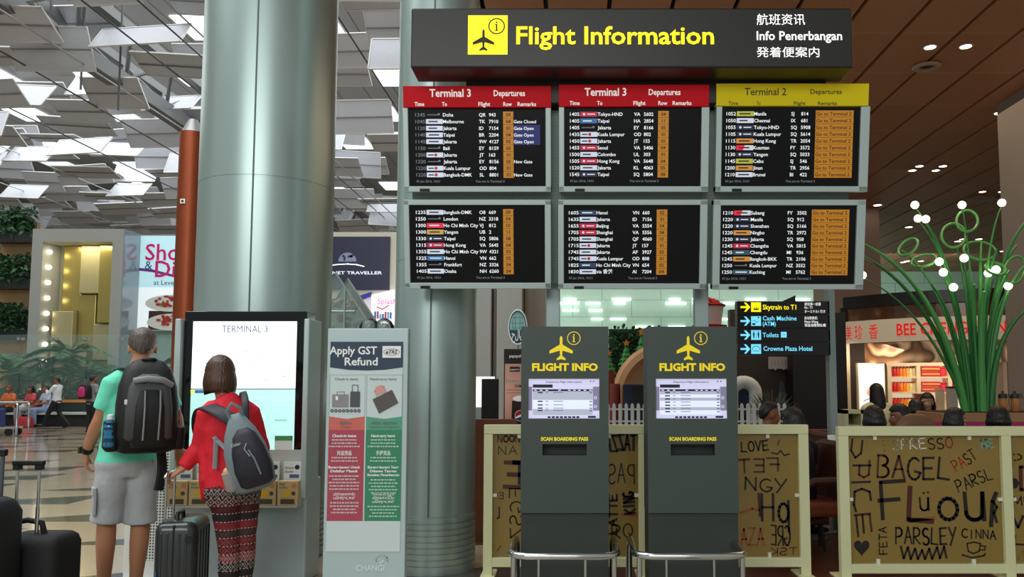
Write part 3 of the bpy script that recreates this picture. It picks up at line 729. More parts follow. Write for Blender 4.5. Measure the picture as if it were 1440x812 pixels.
pt('Apply GST', 462.5, 498.5, 10.5, TW, w=66); pt('Refund', 483.5, 514, 10.5, TW, w=46)
pt('Check-in items', 486, 535, 3.2, TG, 'C', 32, .01); pt('Hand-carry items', 537, 535, 3.2, TG, 'C', 37, .01)
pt('Before', 485, 597, 4, TG, 'C', bold=.03); pt('Check-in', 485, 602, 2.6, TG, 'C', bold=.01)
pt('After clearing', 538, 597, 4, TG, 'C', 36, bold=.03); pt('Departure Immigration', 538, 602, 2.6, TG, 'C', 41, bold=.01)
def para(u, v, n, w, m):
    rr = random.Random(v)
    for i in range(n):
        L = w*rr.uniform(.7, 1); q = k(u, v+i*4.6); x = q[0]-L*px/2
        while x < q[0]+L*px/2-.004:
            ww = rr.uniform(.008, .024); b.rect(x, q[1], min(x+ww, q[0]+L*px/2), q[1]+2.0*px, -.0065, m); x += ww+.004
for u, m, a_, b_, c_, d_ in ((483, TFW, 'Check-in items', '托运货品', ('Barang-barang Untuk', 'Didaftar Masuk'), ('பரிசோதனைக்குரிய', 'பொருட்கள்')), (536.5, TFG, 'Hand-carry items', '手提货品', ('Barang-barang Yang', 'Dibawa Tangan', 'Sewaktu Penerbangan'), ('கையில் எடுத்துச்', 'செல்லக்கூடிய', 'பொருட்கள்'))):
    pt(a_, u, 615, 3.6, TW, 'C', 33, .03); para(u, 620, 3, 44, m)
    pt(b_, u, 640, 4.6, TW, 'C', 20, .015); para(u, 645, 2, 46, m)
    for i, s in enumerate(b_ and c_): pt(s, u, 659+i*5.4, 3.3, TW, 'C', 21+len(s)*1.2, .03)
    para(u, 659+len(c_)*5.4+1, 5, 44, m)
    for i, s in enumerate(d_): pt(s, u, 697+i*5.2, 3.3, TW, 'C', 30, .02)
    para(u, 697+len(d_)*5.2+1, 4, 44, m)
b.build('poster_lettering', t)
b = MB(); y = -.0062
q = k(536, 500); 
def rr_(u0, v0, u1, v1, m, yy=y): A, B = k(u0, v1), k(u1, v0); b.rect(A[0], A[1], B[0], B[1], yy, m)
PW = mat('pict_white', 'eef3f4', .4); PGY = mat('pict_grey', '8d8890', .5); PDK = mat('pict_dark', '4a4f55', .5); PBR = mat('pict_brown', '56504c', .5); PSK = mat('pict_hand', 'd89890', .5)
rr_(536, 487, 562, 503.5, PW)
q = k(549, 495.5); b.text('eTRS', q[0], q[1]-.01, -.0075, .022, PDK, 'C', bold=.03, shear=.25); b.ring(q, .048, .003, -.0072, PRED, 24, .02)
rr_(466, 555, 489, 573, PGY); b.stroke([k(473, 555), k(473, 551.5), k(483, 551.5), k(483, 555)], .004, y, PGY); rr_(471, 557.5, 474.5, 563, PW, y-.001)
rr_(491, 551, 505, 573, PDK); b.stroke([k(494, 551), k(494, 542), k(502, 542), k(502, 551)], .004, y, PDK)
for i in range(8): b.disc(k(466+i*5.3, 578), .0105, y, PDK, 12); b.disc(k(466+i*5.3, 578), .006, y-.001, PGY, 10)
b.flat([k(522, 562), k(549, 548.5), k(558, 567), k(531, 582)], y, PBR); b.stroke([k(528, 558), k(525, 550), k(538, 544), k(541, 552)], .006, y, PSK); b.flat([k(527, 556), k(526, 545), k(535, 541.5), k(540, 552)], y-.0005, PSK)
b.build('pictograms', t)
b = MB(); q = k(533, 803); b.text('CHANGI', k(516, 0)[0], Lp(0, 803).z, -.003, 7.5*px, mat('logo_pale', 'd6e2e3', .4), width=39*px, bold=.03)
q = (k(551, 0)[0], Lp(0, 788).z); b.stroke([(q[0]+.035*math.cos(a*.35), q[1]+.028*math.sin(a*.35)) for a in range(-2, 12)], .007, -.003, mat('logo_pale')); b.stroke([(q[0]-.01, q[1]-.02), (q[0]+.02, q[1]+.004), (q[0]+.034, q[1]+.02)], .007, -.003, mat('logo_pale')); b.build('airport_logo', t)

# ================================================================== TERMINAL 3 DIRECTORY
YK = 6.0; base = Vector((P(336, 600, YK).x, YK, 0)); Lp = lambda u, v: P(u, v, YK)-base
t = thing('terminal_directory', 'big upright glowing touch screen directory headed TERMINAL 3', 'directory', base)
def strip(v, u): return Lp(u, v)
zt = Lp(340, 437).z; z_s = Lp(340, 700).z
wl, wr = -.485, .485; BEZ = mat('bezel_gloss_black', '0d1012', .08)
SHELL = mat('directory_grey_shell', 'b4c4c8', .3, .25)
MB().box((0, .16, (zt+.62)/2), (wr-wl-.06, .2, zt-.62), BEZ, bevel=.01).build('bezel', t)
for s, nm in ((-1, 'edge_trim'), (1, 'edge_trim')):
    MB().box((s*.475, .15, (zt-.06+.62)/2), (.04, .3, zt-.68), SILVER, bevel=.008).build(nm, t)
MB().box((0, .22, .37), (.98, .34, .74), SHELL, bevel=.015).build('base_cabinet', t)
sc0, sc1 = -.385, .385; zs1, zs0, zm = Lp(340, 451.5).z, Lp(340, 648).z, Lp(340, 547.5).z
SW = mat('directory_screen_white', 'ffffff', .4, emit=1.05); SC = mat('directory_screen_cyan', 'b4e8e0', .4, emit=.8)
b = MB(); b.rect(sc0, zm+.003, sc1, zs1, .055, SW); b.rect(sc0, zs0, sc1, zm-.003, .055, SC); b.rect(sc0, zm-.003, sc1, zm+.003, .054, DARKG); scr = b.build('screen', t)
b = MB(); TB = mat('screen_print_blue', '4c6088', .5, emit=.22); TBF = mat('screen_print_faint', 'b8c0d0', .5, emit=.55); TRD = mat('screen_print_coral', 'e8b0a0', .5, emit=.7); TCY = mat('screen_bar_teal', '8fd0c4', .5, emit=.6)
b.text('TERMINAL 3', 0, Lp(0, 467).z, .052, .05, TB, 'C', width=.34); b.text('Level 2 Departure', 0, Lp(0, 475).z, .052, .032, TBF, 'C', width=.32)
q = Lp(0, 483).z; 
for s in ((.06, q-.01, .18, q-.007), (.06, q+.016, .18, q+.019), (.06, q-.01, .063, q+.019), (.177, q-.01, .18, q+.019)): b.rect(*s, .052, TRD)
rr = random.Random(4)
for i in range(26): x = rr.uniform(-.3, .33); z = Lp(0, rr.uniform(490, 540)).z; b.rect(x, z, x+rr.uniform(.01, .05), z+.006, .052, TBF)
for i in range(20): x = rr.choice((-.33, .05, .22))+rr.uniform(0, .02); z = Lp(0, 556+4*i).z; b.rect(x, z, x+rr.uniform(.05, .14), z+.006, .052, mat('screen_bar_pale', 'c4ece6', .5, emit=.8))
b.rect(sc0+.03, zm-.03, sc0+.2, zm-.008, .052, mat('screen_bar_blue', '3c6ca8', .5, emit=.5)); b.rect(sc0, zm-.03, sc0+.025, zm-.008, .052, YGLOW)
q = Lp(0, 593).z; b.rect(.24, q, .33, q+.012, .052, TCY); b.build('screen_content', scr)
# leaflet shelf, leaflets and the code card are separate
t2 = thing('leaflet_rack', 'kraft cardboard pocket rack under the directory screen', 'leaflet rack', (base.x, base.y-.02, .62))
zr0 = Lp(0, 712).z-.62
CLEAR = mat('acrylic_pale', 'b9bcb4', .2); KRAFT = mat('kraft_brown', 'c4ac7c', .6, noise=.1)
MB().box((0, .0, zr0+.006), (.93, .13, .012), CLEAR).build('shelf', t2)
MB().box((0, .06, zr0+.2), (.93, .008, .4), CLEAR).build('back_plate', t2)
for i in range(6):
    x = -.395+i*.158
    pk = MB().box((x, -.03, zr0+.1), (.148, .06, .175), KRAFT, bevel=.004).build('pocket', t2)
    b = MB(); zc = zr0+.1; y = -.0612
    b.text('Shop', x-.06, zc+.06, y, .014, mat('kraft_print', '6b5a3a', .6), bold=.01); b.text('& Dine', x-.06, zc+.036, y, .014, mat('kraft_print'), bold=.01)
    b.disc((x+.045, zc+.055), .018, y, mat('kraft_orange', 'd8803c', .5), 16); b.rect(x-.03, zc-.03, x+.02, zc+.025, y, mat('kraft_yellow', 'd8b032', .5)); b.rect(x-.05, zc-.075, x+.05, zc-.04, y, mat('kraft_dark', '4e4630', .6)); b.disc((x+.042, zc), .015, y, mat('kraft_dark'), 12)
    b.build('pocket_print', pk)
for i in range(6):
    x = -.395+i*.158; lab = 'white Airport Guide leaflet standing in the rack, %s pocket' % ('first', 'second', 'third', 'fourth', 'fifth', 'last')[i]
    b = MB(); b.box((0, 0, .15), (.125, .02, .3), WHITE); o = thing('leaflet', lab, 'leaflet', (base.x+x, base.y+.018, .62+zr0+.015), 0, 'leaflets in the rack'); b.build('leaflet_body', o)
    b = MB(); b.text('Airport', -.055, .25, -.0112, .018, DARKG); b.text('Guide', -.055, .222, -.0112, .018, DARKG); b.disc((.035, .262), .017, -.0112, mat('leaflet_navy', '2a2a44', .5), 16); b.rect(-.02, .185, .05, .21, -.0112, mat('leaflet_blue', '4a6a90', .5)); b.build('leaflet_print', o)
o = thing('code_card', 'small white card with a green band at the lower corner of the directory screen', 'card', (base.x+.315, base.y+.04, Lp(0, 640).z))
b = MB(); b.box((0, 0, .068), (.13, .006, .135), WHITE); b.build('card', o); b = MB(); b.rect(-.065, .1, .065, .135, -.004, mat('card_green', '4a9a5c', .5)); b.build('card_band', o)
# perforated white panel beside it
def f_wp(nt, b):
    n = NB(nt); x, y, z = n.sep(n.coord())
    d = n.m('MULTIPLY', n.m('SINE', n.m('MULTIPLY', x, 150)), n.m('SINE', n.m('MULTIPLY', z, 150)))
    inside = n.m('MULTIPLY', n.m('GREATER_THAN', z, .16), n.m('GREATER_THAN', x, -.15))
    n.to(n.mix(n.m('MULTIPLY', inside, n.m('GREATER_THAN', n.m('ABSOLUTE', d), .55)), hexc('dfe2de'), hexc('3a3d3e')), b.inputs['Base Color'])
WPERF = node_mat('white_peg_panel', f_wp, rough=.45)
p0, p1 = P(173, 808, 6.1), P(243, 808, 6.1)
o = thing('peg_board', 'white perforated metal panel on the floor behind the man in shorts', 'panel', ((p0.x+p1.x)/2, 6.12, 0))
MB().box((0, 0, .72), (p1.x-p0.x, .05, 1.4), WPERF, bevel=.004).build('sheet', o); MB().box((0, .02, .012), (p1.x-p0.x+.02, .25, .024), WHITE).build('foot', o)

# ================================================================== FLIGHT INFO KIOSKS
KG = mat('kiosk_dark_grey', '3c4845', .5, noise=.04, nscale=60); KD = mat('kiosk_grey_shaded', '2e3533', .5)  # lower housing: the body grey with its shade painted in as a darker tone
KY = mat('kiosk_yellow', 'f0d810', .5, emit=.25); KSC = mat('kiosk_screen', 'c4c2e2', .3, emit=.62); KSL = mat('kiosk_screen_light', 'd0d8f4', .3, emit=.68); KSM = mat('kiosk_screen_grey', 'a4a8b8', .3, emit=.6); KSB = mat('kiosk_screen_dark', '1c1a34', .3, emit=.2); KSP = mat('kiosk_screen_edge', '7a7690', .3, emit=.5); KST = mat('kiosk_screen_text', '6a6c88', .4, emit=.3)
def kiosk(u0, u1, ushift, label, rail_label, rows):
    Y = 5.2; bx = (P(u0, 600, Y).x+P(u1, 600, Y).x)/2; base = Vector((bx, Y, 0)); hw = (P(u1, 600, Y).x-P(u0, 600, Y).x)/2
    um = (u0+u1)/2; px = 2*hw/(u1-u0); Lk = lambda u, v: ((u-ushift)*px, P(um, v, Y).z)
    t = thing('flight_info_kiosk', label, 'kiosk', base, 0, 'flight information kiosks')
    zt = P(um, 459.5, Y).z; zb = P(um, 722, Y).z
    # upper body with openings for the screen and the scanner slot
    b = MB(); s0, s1 = Lk(743, 589), Lk(843, 533); c0, c1 = Lk(763, 641), Lk(825, 625)
    D = .3
    def bl(x0, z0, x1, z1, m=KG): b.box(((x0+x1)/2, D/2, (z0+z1)/2), (x1-x0, D, z1-z0), m)
    bl(-hw, s1[1], hw, zt); bl(-hw, s0[1], s0[0], s1[1]); bl(s1[0], s0[1], hw, s1[1]); bl(-hw, c1[1], hw, s0[1]); bl(-hw, c0[1], c0[0], c1[1]); bl(c1[0], c0[1], hw, c1[1]); bl(-hw, zb, hw, c0[1])
    b.box((0, D-.05, zt*.75), (2*hw-.01, .1, zt*.4), KG)
    b.build('upper_housing', t)
    MB().box((0, D/2+.012, zb/2), (2*hw-.004, D-.024, zb), KD).build('lower_housing', t)
    MB().box((0, .1, (c0[1]+c1[1])/2), (c1[0]-c0[0], .02, c1[1]-c0[1]), DARKG).build('scanner_slot', t)
    b = MB(); b.rect(s0[0], s0[1], s1[0], s1[1], .015, KSC); sw = s1[0]-s0[0]; sh = s1[1]-s0[1]
    S = lambda fx, fz: (s0[0]+fx*sw, s1[1]-fz*sh)
    scr = b.build('screen', t); b = MB(); y = .0135
    def rc(x0, z0, x1, z1, m, yy=y): A, B = S(x0, z1), S(x1, z0); b.rect(A[0], A[1], B[0], B[1], yy, m)
    rc(0, .2, .05, .8, KSP); rc(.91, .2, 1, .8, KSP)
    q = S(.5, .1); b.text('Departure Flight Information', q[0], q[1], y-.001, sh*.042, KSB, 'C', width=sw*.5, bold=.005)
    rc(.06, .145, .34, .225, KSB); rc(.06, .265, .905, .315, KSB)
    for i, (z0, z1, m) in enumerate(rows):
        rc(.06, z0, .905, z1, m)
        rc(.13, z0+.015, .2, z0+.045, KSB, y-.001); rc(.24, z0+.02, .28, z0+.035, KST, y-.001); rc(.35, z0+.02, .49, z0+.035, KST, y-.001); rc(.86, z0+.02, .9, z0+.045, KST, y-.001)
    for f in (.08, .16, .24, .42, .56, .63, .7, .78, .86): rc(f, .28, f+.035, .3, KSL, y-.001)
    for i in range(8): rc(.27+i*.058, .945, .27+i*.058+.042, .99, KSB)
    rc(.84, .935, .95, .985, KSB); rc(.87, .05, .885, .08, KSB); rc(.915, .05, .93, .08, KSB); b.ring(S(.945, .48), .008, .003, y-.001, KSL, 12); b.ring(S(.945, .7), .008, .003, y-.001, KSL, 12)
    b.build('screen_content', scr)
    b = MB(); q = Lk(789, 490); plane_glyph(b, q[0], q[1], 17.3*px, -.003, KY); q = Lk(807, 476); info_glyph(b, q[0], q[1], 9*px, -.003, KY, 1.1*px); b.build('pictogram', t)
    b = MB(); q = Lk(794.5, 521.5); b.text('FLIGHT INFO', q[0], q[1], -.003, 9.8*px, KY, 'C', width=93*px, bold=.045); q = Lk(794, 620); b.text('SCAN BOARDING PASS', q[0], q[1], -.003, 4.6*px, KY, 'C', width=66.5*px, bold=.045); b.build('lettering', t)
    # bumper rail
    Yr = 4.82; r0, r1 = P(u0-16, 784, Yr), P(u1+13, 784, Yr); rc_ = (r0.x+r1.x)/2; w = (r1.x-r0.x)/2; zr = P(um, 783, Yr).z
    t = thing('bumper_rail', rail_label, 'rail', (rc_, Yr, 0), 0, 'steel guard rails before the kiosks')
    pts = [(-w, .62, 0), (-w, .62, zr-.06), (-w, .59, zr-.02), (-w, .54, zr), (-w, .1, zr), (-w+.03, .03, zr), (-w+.1, 0, zr), (w-.1, 0, zr), (w-.03, .03, zr), (w, .1, zr), (w, .54, zr), (w, .59, zr-.02), (w, .62, zr-.06), (w, .62, 0)]
    MB().tube(pts, .021, CHROME, 12).build('hand_rail', t, smooth=40)
    for x in (-w+.02, w-.02): MB().cyl((x, .04, 0), (x, .04, zr), .016, CHROME, seg=10).build('post', t, smooth=40)
    for x in (-w*.46, w*.4): MB().cyl((x, 0, 0), (x, 0, zr-.01), .008, CHROME, seg=8).build('rod', t, smooth=40)
kiosk(732.5, 856, 794.3, 'dark grey FLIGHT INFO kiosk nearer the tax refund sign', 'steel guard rail around the kiosk nearer the tax refund sign', [(.32, .53, KSM), (.54, .625, KSL), (.63, .7, KSL), (.71, .76, KSL), (.77, .91, KSM)])
kiosk(911, 1037.5, 794.3, 'dark grey FLIGHT INFO kiosk nearer the direction sign', 'steel guard rail around the kiosk nearer the direction sign', [(.32, .39, KSM), (.4, .47, KSL), (.48, .55, KSM), (.56, .63, KSL), (.64, .71, KSL), (.72, .79, KSM), (.8, .9, KSL)])
# ================================================================== CAFE PARTITIONS WITH MARKER WRITING
def arc(cx, cy, rx, ry, a0, a1, n=10): return [(cx+rx*math.cos(R(a0+(a1-a0)*i/n)), cy+ry*math.sin(R(a0+(a1-a0)*i/n))) for i in range(n+1)]
GL = {'A': [[(0, 0), (.5, 1), (1, 0)], [(.2, .38), (.85, .4)]], 'B': [[(0, 0), (.05, 1)], [(0, 1)]+arc(.4, .77, .45, .23, 80, -90)+arc(.4, .27, .55, .27, 90, -90)+[(0, 0)]],
 'C': [arc(.6, .5, .6, .5, 50, 310)], 'D': [[(0, 0), (0, 1)]+arc(.2, .5, .75, .5, 90, -90)+[(0, 0)]], 'E': [[(.9, 1), (0, .97), (.05, 0), (.95, .03)], [(.05, .5), (.75, .52)]], 'F': [[(1, 1), (0, .96), (.05, 0)], [(-.1, .48), (.75, .52)]],
 'G': [arc(.55, .5, .55, .5, 50, 340)+[(.6, .38)]], 'H': [[(0, 0), (0, 1)], [(.9, 0), (.9, 1)], [(0, .5), (.9, .5)]], 'I': [[(.4, 0), (.45, 1)]], 'K': [[(0, 0), (0, 1)], [(.9, 1), (0, .45), (.95, 0)]], 'L': [[(.1, 1), (0, .05), (.95, 0)]],
 'M': [[(0, 0), (.1, 1), (.5, .2), (.9, 1), (1, 0)]], 'N': [[(0, 0), (0, 1), (.9, 0), (.9, 1)]], 'O': [arc(.5, .5, .5, .5, 90, 460, 14)], 'P': [[(0, 0), (.05, 1)], [(0, .97)]+arc(.4, .72, .5, .27, 80, -90)+[(.05, .42)]],
 'Q': [arc(.5, .5, .5, .5, 90, 460, 14), [(.6, .3), (1, -.1)]], 'R': [[(0, 0), (.05, 1)], [(0, .97)]+arc(.4, .73, .5, .26, 80, -90)+[(.1, .45), (.95, 0)]], 'S': [arc(.5, .75, .42, .25, 40, 250)+arc(.5, .25, .45, .25, 100, -150)], 'T': [[(0, 1), (1, .97)], [(.5, 1), (.5, 0)]],
 'U': [[(0, 1), (.05, .3)]+arc(.47, .27, .42, .27, 180, 330)+[(.9, 1)], [(.9, 1), (.95, 0)]], 'V': [[(0, 1), (.45, 0), (.95, 1)]], 'Y': [[(0, 1), (.45, .5)], [(1, 1), (.2, -.1)]], 'Z': [[(0, 1), (.9, 1), (0, 0), (1, 0)]], 'J': [[(.6, 1), (.6, .2)]+arc(.3, .2, .3, .2, 0, -160)],
 'a': [arc(.45, .35, .4, .35, 20, 380, 12), [(.85, .8), (.85, -.35)]], '!': [[(.4, 1), (.4, .3)], [(.4, .08), (.42, 0)]], ' ': []}
INK = mat('marker_black', '1a1210', .5); INKB = mat('marker_brown', '4a1c14', .5); INKR = mat('marker_rust', '9a4a30', .5); INKW = mat('marker_white', 'd8d8c8', .5); INKF = mat('marker_faint', '8a7434', .5); INKT = mat('marker_teal', '6fa08a', .5); INKRD = mat('marker_red', 'a83020', .5)
def write(b, s, x, z, w, h, lw, m, y, ang=0, mirror=False, flip=False, mats=None):
    """hand lettering: box x..x+w, z..z+h, rotated by ang about its lower left corner"""
    n = len(s); cw = w/n; ca, sa = math.cos(R(ang)), math.sin(R(ang)); rr = random.Random(s+str(int(x*100)))
    for i, ch in enumerate(s):
        j = rr.uniform(-.05, .05); mm = mats[i] if mats else m
        for pl in GL.get(ch, []):
            q = []
            for (px, pz) in pl:
                if flip: pz = 1-pz
                u = i*cw+px*cw*.78; v = (pz+j)*h
                if mirror: u = w-u
                q.append((x+u*ca-v*sa, z+u*sa+v*ca))
            b.stroke(q, lw*rr.uniform(.85, 1.15), y, mm)
PANEL = mat('olive_acrylic', '8e7434', .3, noise=.14, nscale=2.5, trans=.0, coat=.3)
CLIP = mat('clip_white', 'e4e4d4', .4)
def partition(name, label, Y, u0, u1, vt, stiles, rail_v, panes, open_ends):
    """frame: outer u0..u1, top vt; stiles = list of (ua,ub); panes = list of (ua,ub); all from the photo at depth Y"""
    base = Vector((P((u0+u1)/2, 650, Y).x, Y, 0)); um = (u0+u1)/2
    L = lambda u, v: (P(u, v, Y).x-base.x, P(u, v, Y).z)
    t = thing(name, label, 'partition', base, 0, 'cream cafe partitions'); d = .07
    zt = L(um, vt)[1]; z1 = L(um, vt+13)[1]; za, zb = L(um, rail_v[0])[1], L(um, rail_v[1])[1]
    xa, xb = L(u0, 650)[0], L(u1, 650)[0]
    MB().box(((xa+xb)/2, 0, (zt+z1)/2), (xb-xa, d, zt-z1), CREAM, bevel=.004).build('top_rail', t)
    MB().box(((xa+xb)/2, 0, (za+zb)/2), (xb-xa-.01, d-.008, za-zb), CREAM, bevel=.004).build('bottom_rail', t)
    for ua, ub in stiles:
        a, c = L(ua, 650)[0], L(ub, 650)[0]
        MB().box(((a+c)/2, 0, z1/2), (c-a, d-.004, z1), CREAM, bevel=.004).build('stile', t)
        MB().box(((a+c)/2, 0, .012), (c-a+.04, .4, .024), CREAM, bevel=.004).build('foot', t)
    for ua, ub, fn in panes:
        a, c = L(ua, 650)[0], L(ub, 650)[0]; z0, zz = za+.004, z1-.004
        p = MB().box(((a+c)/2, .01, (z0+zz)/2), (c-a, .012, zz-z0), PANEL).build('acrylic_pane', t)
        b = MB(); fn(b, lambda u, v: L(u, v), .002); b.build('marker_writing', p)
        b = MB(); 
        for fx in (.18, .8): b.box((a+(c-a)*fx, -.004, zz-.01), (.024, .02, .036), CLIP); b.box((a+(c-a)*fx, -.004, z0+.012), (.024, .02, .036), CLIP)
        for s in (a+.012, c-.012): b.box((s, -.004, (z0+zz)/2), (.036, .02, .024), CLIP)
        b.build('pane_clip', p)
    return t
px_at = lambda Y: (P(900, 650, Y).x-P(800, 650, Y).x)/100
PXR = px_at(6.05)
def wr(b, L, s, u, v, wpx, hpx, lw, m, y, **k): q = L(u, v); write(b, s, q[0], q[1], wpx*PXR, hpx*PXR, lw*PXR, m, y, **k)
def sk(b, L, pts, lw, m, y): b.stroke([L(u, v) for u, v in pts], lw*PXR, y, m)
def pane_flour(b, L, y):
    for s, v, h in (('U', 645, 24), ('P', 675, 24), ('I', 680, 8), ('C', 719, 28), ('E', 756, 27)):
        pass
    # SPICE written downwards at the left edge
    sk(b, L, [(1199, 618), (1197, 634), (1203, 644), (1211, 638), (1213, 620)], 3, INK, y); sk(b, L, [(1219, 618), (1220, 631)], 2, INKF, y)
    sk(b, L, [(1200, 655), (1225, 655)], 3, INK, y); sk(b, L, [(1209, 655), (1208, 668), (1215, 672), (1222, 668), (1223, 648)], 3, INKB, y)
    sk(b, L, [(1198, 679), (1224, 678)], 3, INK, y); sk(b, L, [(1225, 704), (1223, 692), (1212, 688), (1202, 692), (1201, 710), (1204, 720)], 3.4, INK, y)
    sk(b, L, [(1202, 725), (1224, 723)], 3.5, INKB, y); sk(b, L, [(1204, 726), (1207, 755)], 3, INK, y); sk(b, L, [(1213, 725), (1215, 750)], 3, INK, y); sk(b, L, [(1223, 724), (1226, 748)], 3, INKB, y)
    h = [L(1212+11*math.sin(R(a))**3, 770-(13*math.cos(R(a))-5*math.cos(R(2*a))-2*math.cos(R(3*a))-math.cos(R(4*a)))*.78) for a in range(0, 360, 12)]; b.flat(h, y, INK)
    wr(b, L, 'ESPRESSO', 1243, 634, 102, 15, 1.7, INK, y, ang=2, mats=[INKF, INKW, INKW, INKW, INKW, INK, INK, INKRD])
    wr(b, L, 'BAGEL', 1234, 671, 108, 31, 3, INK, y, ang=-3, mats=[INKB, INKB, INK, INK, INK])
    wr(b, L, 'PAST', 1346, 664, 38, 16, 1.6, INKRD, y, ang=32, mats=[INKRD, INKRD, INKB, INK]); wr(b, L, 'ME', 1381, 632, 20, 13, 2, INKT, y, ang=8)
    wr(b, L, 'PARSL', 1349, 693, 56, 17, 1.8, INK, y, ang=22)
    wr(b, L, 'F', 1240, 732, 44, 54, 6, INK, y); wr(b, L, 'L', 1278, 736, 46, 48, 6, INKB, y); sk(b, L, [(1280, 733), (1314, 729)], 4.5, INKR, y)
    wr(b, L, 'U', 1294, 718, 17, 18, 2.8, INK, y); sk(b, L, [(1298, 694), (1300, 694)], 2.4, INK, y); sk(b, L, [(1304, 693), (1306, 693)], 2.4, INK, y)
    wr(b, L, 'O', 1321, 731, 34, 30, 6, INK, y); wr(b, L, 'U', 1358, 733, 36, 38, 6, INK, y); sk(b, L, [(1394, 740), (1396, 706), (1401, 694)], 6, INK, y); sk(b, L, [(1397, 706), (1402, 714), (1398, 722), (1402, 735)], 4, INK, y)
    wr(b, L, 'FETA', 1248, 780, 40, 11, 1.8, INK, y, ang=90)
    wr(b, L, 'PARSLEY', 1260, 765, 88, 23, 2.4, INK, y, ang=-1); wr(b, L, 'CINNA', 1353, 757, 50, 12, 1.9, INK, y, ang=-2)
    sk(b, L, [(1267, 769), (1271, 786), (1277, 770), (1281, 787), (1287, 772), (1291, 787), (1297, 774), (1301, 787), (1307, 772), (1311, 787), (1318, 770), (1322, 786), (1328, 769), (1331, 785)], 3, INK, y)
    sk(b, L, [(1360, 765), (1362, 776), (1369, 779), (1377, 776), (1379, 765), (1370, 763), (1360, 765)], 2, INK, y); sk(b, L, [(1379, 768), (1386, 769), (1385, 774), (1378, 774)], 1.8, INK, y); sk(b, L, [(1353, 781), (1368, 785), (1384, 782), (1386, 779)], 2.2, INK, y)
def pane_edge(b, L, y):
    wr(b, L, 'ROSEMARY', 1426, 655, 130, 16, 2, INKF, y); b.flat([L(1424, 672), L(1430, 674), L(1434, 680), L(1430, 687), L(1424, 688)], y, INK); wr(b, L, 'BREAD', 1436, 690, 110, 32, 5, INKB, y)
    wr(b, L, 'MERINGUE', 1425, 711, 130, 12, 2, INK, y); wr(b, L, 'VEAL', 1425, 742, 80, 16, 3.5, INK, y); wr(b, L, 'LEMON', 1427, 767, 90, 13, 3, INK, y); wr(b, L, 'MINT', 1424, 790, 90, 14, 1.7, INKF, y)
def pane_left(b, L, y):
    wr(b, L, 'NOON', 700, 622, 34, 9, 2, INKB, y); wr(b, L, 'NA', 701, 640, 30, 12, 1.3, INK, y); wr(b, L, 'E', 699, 686, 38, 36, 6.5, INKB, y, mirror=True); wr(b, L, 'T', 722, 680, 24, 30, 6, INK, y)
    wr(b, L, 'E', 699, 702, 9, 9, 1.3, INK, y, mirror=True); sk(b, L, [(702, 714), (702, 728), (699, 730)], 2.2, INK, y); wr(b, L, 'EGSZ', 736, 762, 76, 18, 1.9, INK, y, ang=92, mirror=True)
    sk(b, L, [(699, 776), (704, 768)], 1.2, INK, y)
    wr(b, L, 'TAZZA', 850, 634, 46, 22, 3.6, INK, y, mirror=True); wr(b, L, 'PASSION', 800, 680, 95, 28, 1.7, INK, y, mirror=True); wr(b, L, 'LATTE', 868, 752, 60, 12, 2.6, INK, y, ang=90); wr(b, L, 'KING', 893, 722, 32, 15, 3.4, INK, y, ang=95); sk(b, L, [(874, 724), (896, 726)], 2, INKRD, y); wr(b, L, 'RQ', 860, 757, 34, 19, 1.8, INK, y)
def pane_right(b, L, y):
    wr(b, L, 'LOVE', 1043, 636, 42, 14, 2.2, INK, y, ang=4); wr(b, L, 'FET', 1035, 665, 62, 19, 2.8, INKB, y, mirror=True, ang=2); sk(b, L, [(1085, 637), (1093, 639), (1098, 634), (1103, 641), (1110, 639)], 2, INK, y); sk(b, L, [(1094, 626), (1096, 619)], 1.6, INK, y)
    wr(b, L, 'NGY', 1048, 690, 64, 18, 2.4, INK, y, ang=-3)
    wr(b, L, 'Ha', 1072, 733, 46, 38, 3.8, INK, y); sk(b, L, [(1067, 695), (1069, 726)], 4, INKB, y); sk(b, L, [(1041, 722), (1058, 716), (1068, 718)], 3, INKR, y)
    wr(b, L, 'GRE', 1082, 768, 30, 28, 2.2, INK, y, mirror=True); wr(b, L, 'AZA', 1042, 768, 36, 24, 2.4, INKR, y); wr(b, L, 'TSK', 1080, 781, 42, 10, 1.3, INKB, y, mirror=True)
partition('cafe_partition', 'cream framed cafe partition standing behind the two FLIGHT INFO kiosks', 6.25, 681, 1136, 597.5, [(681, 693.5), (897.5, 910.5), (1122, 1136)], (784, 797), [(693.5, 897.5, pane_left), (910.5, 1122, pane_right)], 0)
partition('cafe_partition', 'cream framed cafe partition with the pane reading BAGEL, FLOUR and PARSLEY', 6.15, 1178, 1628, 600, [(1178, 1192), (1406.5, 1420), (1614, 1628)], (793, 806), [(1192, 1406.5, pane_flour), (1420, 1614, pane_edge)], 0)

